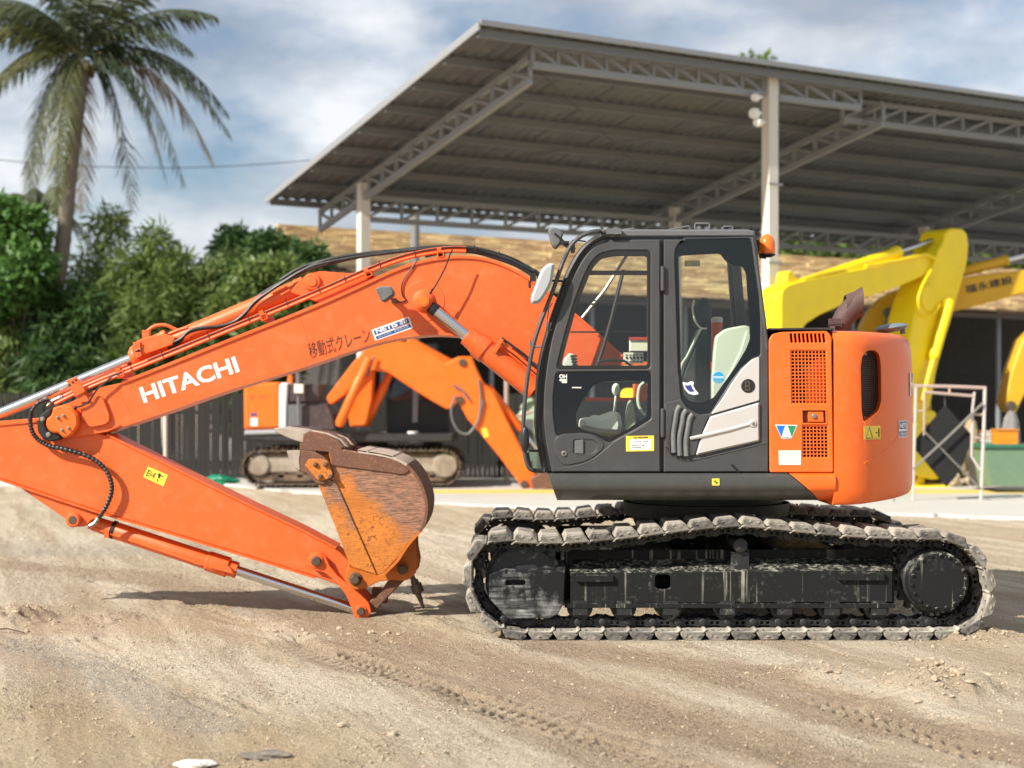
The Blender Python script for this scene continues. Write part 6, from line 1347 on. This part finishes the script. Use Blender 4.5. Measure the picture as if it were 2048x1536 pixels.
m = MB(); m.plate([(489,861),(560,859),(560,868),(489,870)], YQ-.09, YQ+2.4, bev=.02); m.build('counterweight_base', PLAST, e2)
text('lettering', 'ZX 135US', (500, 797), (533, 797), 5, YQ-.101, PIN, cw2); MB().plate([(501,836),(515,836),(515,852),(501,852)], YQ-.104, YQ-.1015, bev=0).build('sticker', WHITE, cw2); MB().plate([(501,826),(514,826),(514,832),(501,832)], YQ-.104, YQ-.1015, bev=0).build('sticker', BLUE, cw2)
m = MB(); m.plate(rnd([(558,772),(564,765),(576,766),(574,805),(573,858),(558,858)], 4), YQ-.12, YQ+2.3, bev=.03); m.build('body_stripe', WHITE, e2)
BR2 = paint('dark_brown_cover', (.055, .036, .036), .5); GR2 = paint('grey_cover', (.13, .135, .14), .5)
m = MB(); m.plate([(577,768),(640,768),(640,806),(577,806)], YQ-.08, YQ+2.3, bev=.03); m.build('engine_cover', BR2, e2)
m = MB(); m.plate(rnd([(576,808),(655,808),(667,830),(672,862),(576,862)], 3), YQ-.10, YQ+1.2, bev=.03); m.build('side_cover', BR2, e2)
m = MB(); m.plate([(576,810),(604,810),(604,860),(576,860)], YQ-.13, YQ-.101, bev=.01); m.build('cover_panel', GR2, e2)
m = MB(); m.tube([W(596, 745, YQ-.2), W(598, 860, YQ-.2)], .03, 8); m.tube([W(596, 745, YQ-.2), W(597, 765, YQ-.2)], .045, 8); m.build('mirror_post', LAMPG, e2); m = MB(); m.pbox(588, 768, 606, 786, YQ-.28, YQ-.2); m.build('mirror', OFFW, e2)
m = MB(); m.tube([W(581, 766, YQ+.6), W(582, 750, YQ+.6)], .055, 10); m.build('exhaust_pipe', ORB, e2)
# cab on the far side
CABP = [(775,868),(772,760),(785,700),(800,692),(872,692),(884,720),(896,800),(898,868)]
m = MB(); m.plate(rnd(CABP, 5), YQ+.9, YQ+.96, holes=[rnd([(780,800),(780,760),(791,706),(826,702),(826,800)], 3), rnd([(838,702),(866,702),(876,725),(887,800),(838,800)], 3)], bev=.01); c2 = m.build('cab', CABD, e2); m = MB(); m.plate(rnd(CABP, 5), YQ+1.85, YQ+1.9, holes=[[(780,800),(791,706),(866,702),(887,800)]], bev=.01, Yr=YQ+.9); m.build('cab_far_side', CABD, e2)
m = MB(); a, b = W(795, 693, YQ+.9), W(873, 693, YQ+.9); m.box(a.x, b.x, YQ+.9, YQ+1.9, a.z+.001, a.z+.05); m.build('cab_roof', CABD, e2)
m = MB(); m.plate(rnd(CABP[:], 5), YQ+.92, YQ+.94, bev=0, Yr=YQ+.92); m.build('window_pane', glass('dull_glass', (.45, .55, .58), .10), e2)
m = MB(); m.tube([W(832, 775, YQ+.85), W(830, 845, YQ+.85)], .055, 8); m.build('cab_pillar', PLAST, e2)
m = MB(); m.lathe(W(826, 885, YQ+.3), W(826, 862, YQ+.3), [(0, .10), (.2, .10)], 14); tag(m.build('bucket_pail', WHITE), 'white pail standing by the tracks of the blurred orange excavator', 'pail')
m = MB(); m.lathe(W(826, 861.5, YQ+.3), W(826, 860, YQ+.3), [(0, .105), (.012, .105)], 14)
# boom, cylinders, arm
BM2 = [(652,796),(660,811),(690,790),(712,762),(728,746),(748,741),(776,745),(822,776),(862,801),(896,820),(908,812),(928,785),(928,760),(905,735),(866,708),(828,688),(795,681),(760,684),(735,694),(705,726)]
m = MB(); m.plate(rnd(BM2, 6), YQ-.05, YQ+.35, bev=.02); bm2 = m.build('boom', ORB, e2)
m = MB(); m.plate(rnd([(702,735),(748,738),(744,800),(733,852),(700,854),(692,800)], 4), YQ+.06, YQ+.5, bev=.03, Yr=YQ+.06); m.build('boom_foot', ORB, e2)
for dy in (-.25, .42):
    m = MB(); a, b = W(677, 853, YQ+dy), W(738, 716, YQ+dy); ax = (b-a).normalized(); Lg = (b-a).length
    if dy > 0: a, b = W(729, 852, YQ+dy), W(786, 735, YQ+dy); ax = (b-a).normalized(); Lg = (b-a).length
    m.lathe(a, a+ax*Lg*.72, [(0, .05), (.06, .085), (Lg*.68, .085), (Lg*.72, .07)], 16); cy2 = m.build('boom_cylinder', ORB, e2); MB().tube([a+ax*Lg*.7, b], .07, 10).build('rod', ORB, cy2)
m = MB(); a, b = W(814, 682, YQ+.15), W(912, 736, YQ+.15); ax = (b-a).normalized(); Lg = (b-a).length; m.lathe(a, a+ax*Lg, [(0, .06), (.03, .10), (Lg-.1, .10), (Lg, .06)], 16); ac2 = m.build('arm_cylinder', ORB, e2); MB().tube([b, b+ax*.25], .05, 10).build('rod', CHR, ac2)
AR2 = [(888,728),(904,719),(918,713),(944,713),(952,735),(966,764),(986,782),(996,800),(1010,830),(1040,890),(1066,940),(1084,972),(1086,988),(1074,996),(1054,988),(1030,955),(1000,915),(965,872),(935,838),(915,800),(905,770)]
m = MB(); m.plate(rnd(AR2, 2), YQ-.08, YQ+.38, bev=.03); ar2 = m.build('arm', ORB, e2)
m = MB(); a, b = W(972, 772, YQ+.15), W(1045, 862, YQ+.15); ax = (b-a).normalized(); Lg = (b-a).length; m.lathe(a, a+ax*Lg, [(0, .05), (.03, .085), (Lg-.06, .085), (Lg, .05)], 14); bc2 = m.build('bucket_cylinder', ORB, e2); MB().tube([b, b+ax*.75], .04, 10).build('rod', CHR, bc2)
for pts in ([(748,712),(740,735),(734,752)], [(912,790),(903,815),(905,840),(917,862),(935,868),(950,852),(960,830),(966,800)], [(905,770),(925,782),(938,800)], [(958,760),(962,800),(958,840)]):
    m = MB(); m.tube([W(x, y, YQ-.12) for x, y in cr(pts, 5)], .022, 8); m.build('hose', LAMPG, e2)
for px, py in ((1074, 985), (1048, 968), (920, 800), (925, 725)): c = W(px, py, YQ-.09); m = MB(); m.disc((c.x, c.z), .07, YQ-.12, YQ-.081, 16, .01); m.build('pin', PIN, e2)
m = MB(); m.plate([(963,858),(972,855),(978,872),(968,876)], YQ-.084, YQ-.0805, bev=0); m.build('sticker', YELS, ar2)
m = MB(); m.plate(rnd([(1060,958),(1080,945),(1104,950),(1112,965),(1104,988),(1080,995),(1066,985)], 4), YQ-.3, YQ+.6, bev=.03); m.build('bucket_bracket', RUST, e2); m = MB(); m.disc((W(1088, 985, YQ).x, W(1088, 985, YQ).z), .12, YQ-.32, YQ+.62, 16, .02); m.build('bucket_bracket', RUST, e2)
# pale green machine partly seen behind the cab, a scaffold pole beside it
SAGE = paint('pale_sage_paint', (.42, .52, .36), .5, dust=.15)
gm = thing('generator', (W(1060, 900, 29).x, 29.5, .036), 'pale green boxy machine glimpsed between the arm and the dark cab', 'machine')
m = MB(); m.plate(rnd([(1036,830),(1058,800),(1100,800),(1100,962),(1040,962)], 5), 29, 30.2, bev=.04); gmb = m.build('housing', SAGE, gm); m = MB(); m.plate([(1040,815),(1056,797),(1104,797),(1104,801),(1058,804),(1044,818)], 28.93, 30.25, bev=.01); m.build('lid', SAGE, gm)
m = MB(); m.plate([(1050,838),(1066,838),(1066,900),(1050,900)], 28.985, 28.999, bev=0); m.build('vent_panel', LAMPG, gm); m = MB(); m.plate([(1054,922),(1064,922),(1064,935),(1054,935)], 28.985, 28.999, bev=0); m.build('sticker', boxmats['red'], gm)
for px in (1045, 1092): c = W(px, 966, 29); m = MB(); m.disc((c.x, c.z), .09, 29.1, 29.3, 14, .02); m.build('wheel', RUB, gm)
PINK = paint('worn_pink_white_paint', (.46, .34, .30), .55, var=.12, dust=.4, dcol=(.40, .24, .18), scale=7)
m = MB(); p = W(1013, 800, 28.5); p.z = .036; m.tube([p, p+Vector((0, 0, 2.1))], .045, 10); sp_ = m.build('pole', PINK); tag(sp_, 'pale pink pole standing beside the pale green machine', 'pole'); m = MB(); m.tube([p+Vector((.05, 0, 1.2)), p+Vector((.5, 0, 1.35))], .03, 8); m.build('side_arm', PINK, sp_)
# ------------------------------------------------------------------ YELLOW EXCAVATOR
YY = 0.0                                    # its boom plane runs obliquely away to the right
PA, PB = W(1560, 800, 25.0), W(1915, 800, 28.6); PA.z = 0; PB.z = 0; DY = (PB-PA).normalized(); NY = Vector((-DY.y, DY.x, 0)); PV = PA.copy(); PV.z = .036
Wflat = W
def W(px, py, Y):                           # photo pixel onto that plane, Y metres behind it
    if Y > 15: return Wflat(px, py, Y)
    r_ = Vector(((px-CX)/F, 1, -(py-CY)/F)); o = PA+NY*Y; k = o.dot(NY)/r_.dot(NY); P = r_*k
    return Vector((PV.x+(P-o).dot(DY), PV.y+Y, H+P.z))
_plate, _pbox, _disc = MB.plate, MB.pbox, MB.disc
def oplate(s, pts, Y0, Y1, holes=(), bev=.004, Yr=None):
    yr = Y0 if Yr is None else Yr
    q = lambda r: [(W(x, y, yr).x, W(x, y, yr).z) for x, y in r]; return s.prism(q(pts), [q(h) for h in holes], PV.y+Y0, PV.y+Y1, bev)
MB.plate = oplate; MB.disc = lambda s, c, r, Y0, Y1, *k: _disc(s, c, r, PV.y+Y0, PV.y+Y1, *k)
ye = thing('excavator', PV, 'bright yellow excavator with its arm folded down half in sun under the shed', 'excavator'); ye.rotation_euler.z = math.atan2(DY.y, DY.x)
for Ys in (-.7, 1.5):
    m = MB(); x0 = PV.x-1.6; ovl = [(x0+.35-.35*math.sin(a_), .39+.35*math.cos(a_)) for a_ in np.linspace(0, math.pi, 9)]+[(x0+3.0+.35*math.sin(a_), .39-.35*math.cos(a_)) for a_ in np.linspace(0, math.pi, 9)]
    m.prism(ovl, [], PV.y+Ys, PV.y+Ys+.55, .03); tk = m.build('track', TRK2, ye)
    for k in range(16): put('track_shoe', shoe2, tk, Matrix.Translation((x0+.4+.18*k, PV.y+Ys-.01, .74)) @ Matrix.Diagonal((.9, .95, 1, 1)))
m = MB(); m.prism(rnd([(PV.x-1.9, .85), (PV.x+.9, .85), (PV.x+.9, 1.7), (PV.x-1.9, 1.8)], .15), [], PV.y-.4, PV.y+1.9, .05); m.build('body', YEL, ye)
BY = [(1562,600),(1564,580),(1575,570),(1600,562),(1650,552),(1700,541),(1760,530),(1820,516),(1850,508),(1868,512),(1876,528),(1868,540),(1840,556),(1800,572),(1760,585),(1715,600),(1680,612),(1640,630),(1612,648),(1592,690),(1584,740),(1582,800),(1563,800),(1562,700)]
m = MB(); m.plate(rnd(BY, 6), YY, YY+.45, bev=.02); by = m.build('boom', YEL, ye)
m = MB(); m.plate(rnd([(1572,572),(1576,545),(1584,541),(1594,556),(1606,566)], 2), YY+.1, YY+.34, bev=.01); m.build('cylinder_lug', YEL, ye)
a, b, d = W(1640, 556, YY+.2), W(1796, 503, YY+.2), W(1906, 468, YY+.2); ax = (d-a).normalized(); Lg = (b-a).length
m = MB(); m.lathe(a, a+ax*Lg, [(0, .06), (.05, .105), (Lg-.12, .105), (Lg-.1, .125), (Lg-.02, .125), (Lg, .07)], 16); acy = m.build('arm_cylinder', YEL, ye); MB().tube([a+ax*(Lg-.02), d], .055, 12).build('rod', CHR, acy)
m = MB(); m.tube([W(1605, 560, YY+.05), W(1640, 548, YY+.05), W(1690, 538, YY+.05)], .04, 8); m.tube([W(1730, 533, YY-.03), W(1800, 520, YY-.03), W(1850, 509, YY-.03), W(1868, 515, YY-.06), W(1874, 530, YY-.06), W(1868, 560, YY-.06)], .035, 8); m.build('pipe', YEL, ye)
AY = [(1894,463),(1904,456),(1926,457),(1935,466),(1938,492),(1935,525),(1926,560),(1914,600),(1900,650),(1884,700),(1872,750),(1866,790),(1858,820),(1842,832),(1822,828),(1812,790),(1812,740),(1820,680),(1830,630),(1842,590),(1858,555),(1870,525),(1878,500),(1888,485)]
m = MB(); m.plate(rnd(AY, 5), YY-.08, YY+.5, bev=.03); ay = m.build('arm', YEL, ye)
c = W(1856, 596, -.08); m = MB(); m.disc((c.x, c.z), .26, YY-.11, YY-.081, 28, .02); m.build('joint_cover', YEL, ye)
a, b = W(1900, 600, YY-.2), W(1866, 720, YY-.2); ax = (b-a).normalized(); Lg = (b-a).length; m = MB(); m.lathe(a, a+ax*Lg, [(0, .06), (.04, .10), (Lg-.05, .10), (Lg, .06)], 14); bcy = m.build('bucket_cylinder', YEL, ye); MB().tube([b, b+ax*.85], .05, 10).build('rod', YEL, bcy)
m = MB(); m.tube([W(x, y, YY-.14) for x, y in cr([(1862,540),(1845,570),(1836,600),(1840,625),(1862,632),(1880,610)], 4)], .022, 6); m.build('hose', YEL, ye)
m = MB(); m.plate(rnd([(1826,828),(1852,820),(1872,822),(1876,838),(1866,850),(1836,850)], 4), YY-.15, YY+.5, bev=.03); m.build('bucket_link', YEL, ye)
m = MB(); m.plate(rnd([(1815,852),(1840,846),(1868,870),(1900,862),(1912,880),(1906,930),(1890,955),(1868,960),(1832,950),(1812,900)], 5), YY-.45, YY-.40, bev=.01); m.plate(rnd([(1815,852),(1840,846),(1868,870),(1900,862),(1912,880),(1906,930),(1890,955),(1868,960),(1832,950),(1812,900)], 5), YY+.75, YY+.80, bev=.01, Yr=YY-.45); m.plate(rnd([(1812,860),(1826,852),(1826,948),(1812,910)], 3), YY-.399, YY+.749, bev=.01, Yr=YY-.45); yb = m.build('bucket', YEL, ye)
for k in range(5): c = W(1846+10*k, 945, YY-.3+.24*k); m = MB(); m.plate([(1838,948),(1852,946),(1848,972),(1838,976),(1834,964)], YY-.35+.25*k, YY-.25+.25*k, bev=.01, Yr=YY-.35); m.build('bucket_tooth', YEL, yb)
MB.plate, MB.disc = _plate, _disc; W = Wflat; YY = 27.4
m = MB(); m.plate(rnd([(1824,972),(1900,972),(1904,978),(1824,979)], 1), YY-.5, YY+.4, bev=.01); tag(m.build('ground_beam', YEL), 'flat yellow steel beam lying on the floor under the yellow bucket teeth', 'beam')
# second yellow machine deeper in the shade
YZ = 29.0
yz = thing('excavator', (W(1850, 800, YZ).x, YZ+1.2, .036), 'dull yellow excavator boom in shade with black writing behind the bright yellow arm', 'excavator')
BZ = [(1722,668),(1726,650),(1740,622),(1766,594),(1800,578),(1850,566),(1930,554),(2048,540),(2200,522),(2200,560),(2048,586),(1990,602),(1920,620),(1860,632),(1820,646),(1790,680),(1782,760),(1740,760),(1728,700)]
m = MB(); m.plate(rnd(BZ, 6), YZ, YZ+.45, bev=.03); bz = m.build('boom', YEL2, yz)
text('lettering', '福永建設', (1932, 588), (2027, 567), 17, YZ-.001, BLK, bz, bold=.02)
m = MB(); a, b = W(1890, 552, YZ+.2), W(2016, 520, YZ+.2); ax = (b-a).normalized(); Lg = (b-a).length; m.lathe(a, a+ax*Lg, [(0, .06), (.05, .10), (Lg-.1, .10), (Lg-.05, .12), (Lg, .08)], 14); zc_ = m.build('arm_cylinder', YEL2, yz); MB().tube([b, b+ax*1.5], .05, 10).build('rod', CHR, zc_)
m = MB(); a, b = W(1777, 625, YZ-.2), W(1766, 740, YZ-.2); m.tube([a, b], .05, 10); m.disc((a.x, a.z), .10, YZ-.28, YZ-.12, 14, .01); m.build('boom_cylinder', LAMPG, yz)
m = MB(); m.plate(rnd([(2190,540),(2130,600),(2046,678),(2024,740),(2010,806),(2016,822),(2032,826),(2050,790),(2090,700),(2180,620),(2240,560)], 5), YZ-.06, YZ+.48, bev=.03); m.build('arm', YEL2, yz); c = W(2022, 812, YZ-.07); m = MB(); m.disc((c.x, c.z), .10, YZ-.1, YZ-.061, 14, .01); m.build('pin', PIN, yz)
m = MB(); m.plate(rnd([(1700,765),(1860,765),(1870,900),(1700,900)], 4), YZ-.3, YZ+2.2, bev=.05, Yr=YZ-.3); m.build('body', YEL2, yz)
m = MB(); m.plate(oval(1680, 1990, 905, 965), YZ-.6, YZ-.1, bev=.03); m.plate(oval(1680, 1990, 905, 965), YZ+1.9, YZ+2.4, bev=.03, Yr=YZ-.6); m.build('track', TRK2, yz)
# ------------------------------------------------------------------ SCAFFOLD FRAME, HANGING BOARD, BIN
YS = 23.4
sf = thing('scaffold_frame', (W(1895, 1000, YS).x, YS, .036), 'walk through scaffold frame of worn pink and white tube standing on the concrete', 'scaffold')
sw_ = lambda p, dy=0: W(p[0], p[1], YS+dy)
def sft(nm, pts, r_=.021, mt=PINK, dy=0): m = MB(); m.tube([sw_(p, dy) for p in pts], r_, 8); return m.build(nm, mt, sf)
gz = CY+(H-.036)*F/YS
WT = paint('worn_white_tube', (.52, .48, .45), .5, dust=.35, dcol=(.42, .3, .25), scale=8)
sft('leg', [(1832, 772), (1826, gz)], .022, WT); sft('leg', [(1970, 776), (1968, 850), (1962, gz)], .026, WT); sft('top_tube', [(1828, 772), (1900, 773), (1972, 776)], .026)
sft('inner_tube', [(1849, 782), (1848, 870)], .016); sft('inner_tube', [(1949, 784), (1945, 820), (1943, 912), (1960, 940)], .020, WT); sft('inner_top', [(1849, 784), (1946, 792)], .022)
sft('rung', [(1899, 774), (1899, 790)], .018)
sft('rung', [(1831, 822), (1848, 822)], .014); sft('rung', [(1945, 829), (1968, 829)], .018); sft('rung', [(1944, 875), (1966, 876)], .016)
sft('cross_brace', [(1826, 938), (1895, 875), (1966, 806)], .019, STEEL, -.05); sft('cross_brace', [(1848, 862), (1900, 915), (1962, 978)], .015, STEEL, -.02)
hbd = MB(); hbd.plate(rnd([(1891,810),(1942,868),(1941,888),(1928,925),(1911,954),(1893,974),(1827,894),(1827,884)], 2), YS+.06, YS+.09, bev=.004); hb_ = hbd.build('hanging_board', plain('black_board', (.010, .010, .010), .85)); tag(hb_, 'black square board hanging corner down from the scaffold frame', 'board')
m = MB(); m.tube([W(1889, 778, YS+.05), W(1890, 812, YS+.06)], .006, 5); m.build('cord', LAMPG, hb_)
m = MB(); m.tube([W(1788, gz+3, 22.9), W(1788, 960, 22.9)], .012, 6); tag(m.build('thin_rod', STEEL), 'thin steel rod standing on the concrete right beside the counterweight', 'rod')
YG = 25.2
bn = thing('waste_bin', (W(2010, 970, YG).x, YG+.4, .036), 'sage green plastic bin with a dark green rim at the right edge', 'bin')
GB = paint('sage_green_plastic', (.14, .235, .15), .55, var=.06, dust=.2); GD = paint('dark_green_plastic', (.02, .14, .085), .5)
def frus(mb, x0, x1, X0, X1, y0, y1, Ya, Yb):
    a, b, c, d = W(x0, y1, Ya), W(x1, y1, Ya), W(X0, y0, Ya), W(X1, y0, Ya)
    v = [(a.x, Ya+.05, a.z), (b.x, Ya+.05, b.z), (b.x, Yb-.05, b.z), (a.x, Yb-.05, a.z), (c.x, Ya, c.z), (d.x, Ya, d.z), (d.x, Yb, d.z), (c.x, Yb, c.z)]
    return mb.add(v, [(0, 1, 2, 3), (4, 5, 6, 7), (0, 1, 5, 4), (1, 2, 6, 5), (2, 3, 7, 6), (3, 0, 4, 7)])
m = MB(); frus(m, 1984, 2076, 1974, 2086, 897, 972, YG, YG+.8); m.build('bin_body', GB, bn); m = MB(); m.plate([(1970,889),(2090,889),(2090,896.5),(1970,896.5)], YG-.04, YG+.84, bev=.01); m.build('bin_rim', GD, bn)
ob = MB(); ob.pbox(1997, 862, 2036, 888.5, YG+.2, YG+.55); oo = ob.build('orange_tub', paint('orange_plastic', (.75, .25, .01), .5)); tag(oo, 'square orange plastic tub standing on the green bin', 'tub')
m = MB(); m.plate([(1995,861.8),(2038,861.8),(2038,858),(1995,858)], YG+.18, YG+.57, bev=.004, Yr=YG+.2); m.build('tub_rim', boxmats['orange'], oo)
bk3 = thing('basket', (W(1980, 890, YG+.9).x, YG+1.1, .9), 'white and orange open weave basket beside the orange tub', 'basket')
for k in range(5):
    m = MB(); m.pbox(1968, 862+6*k, 1993, 864.5+6*k, YG+.95, YG+1.2, YG+.95); m.build('basket_band', OFFW if k % 2 else boxmats['orange'], bk3)
for k in range(5):
    m = MB(); m.pbox(1968+5.6*k, 861, 1970.4+5.6*k, 892, YG+.93, YG+.949); m.build('basket_slat', OFFW, bk3)
st_ = MB(); st_.pbox(1955, 892.2, 2000, 972, YG+.9, YG+1.4); so_ = st_.build('work_bench', WALLD); tag(so_, 'dark low bench behind the green bin carrying the basket', 'bench'); m = MB(); m.pbox(1950, 889.2, 2004, 892, YG+.86, YG+1.44, YG+.9); m.build('bench_top', GALV, so_)
for k, (px, py, rx, rz, mt, nm, lb) in enumerate(((1905,930,.16,.12,GRAV,'sack','pale lumpy sack on the floor behind the hanging board'), (1935,950,.12,.08,GRAV,'sack','small grey sack beside the scaffold leg at the floor'), (1952,915,.14,.16,boxmats['brown'],'sack','brown sack leaning behind the right scaffold leg'), (2018,835,.2,.16,boxmats['grey'],'bundle','grey bundle heaped behind the orange tub'), (1935,838,.25,.14,boxmats['tan'],'bundle','tan bundle behind the scaffold frame below the rung'))):
    p = W(px, py, 27.2+.25*k); o = lump(nm, Vector((p.x, p.y, 0)), rx, .18, max(rz, p.z*.5 if nm == 'bundle' else rz), mt, lb, nm, .3*k, .22, 20+k); o.location.z = .036+o.dimensions.z*.42
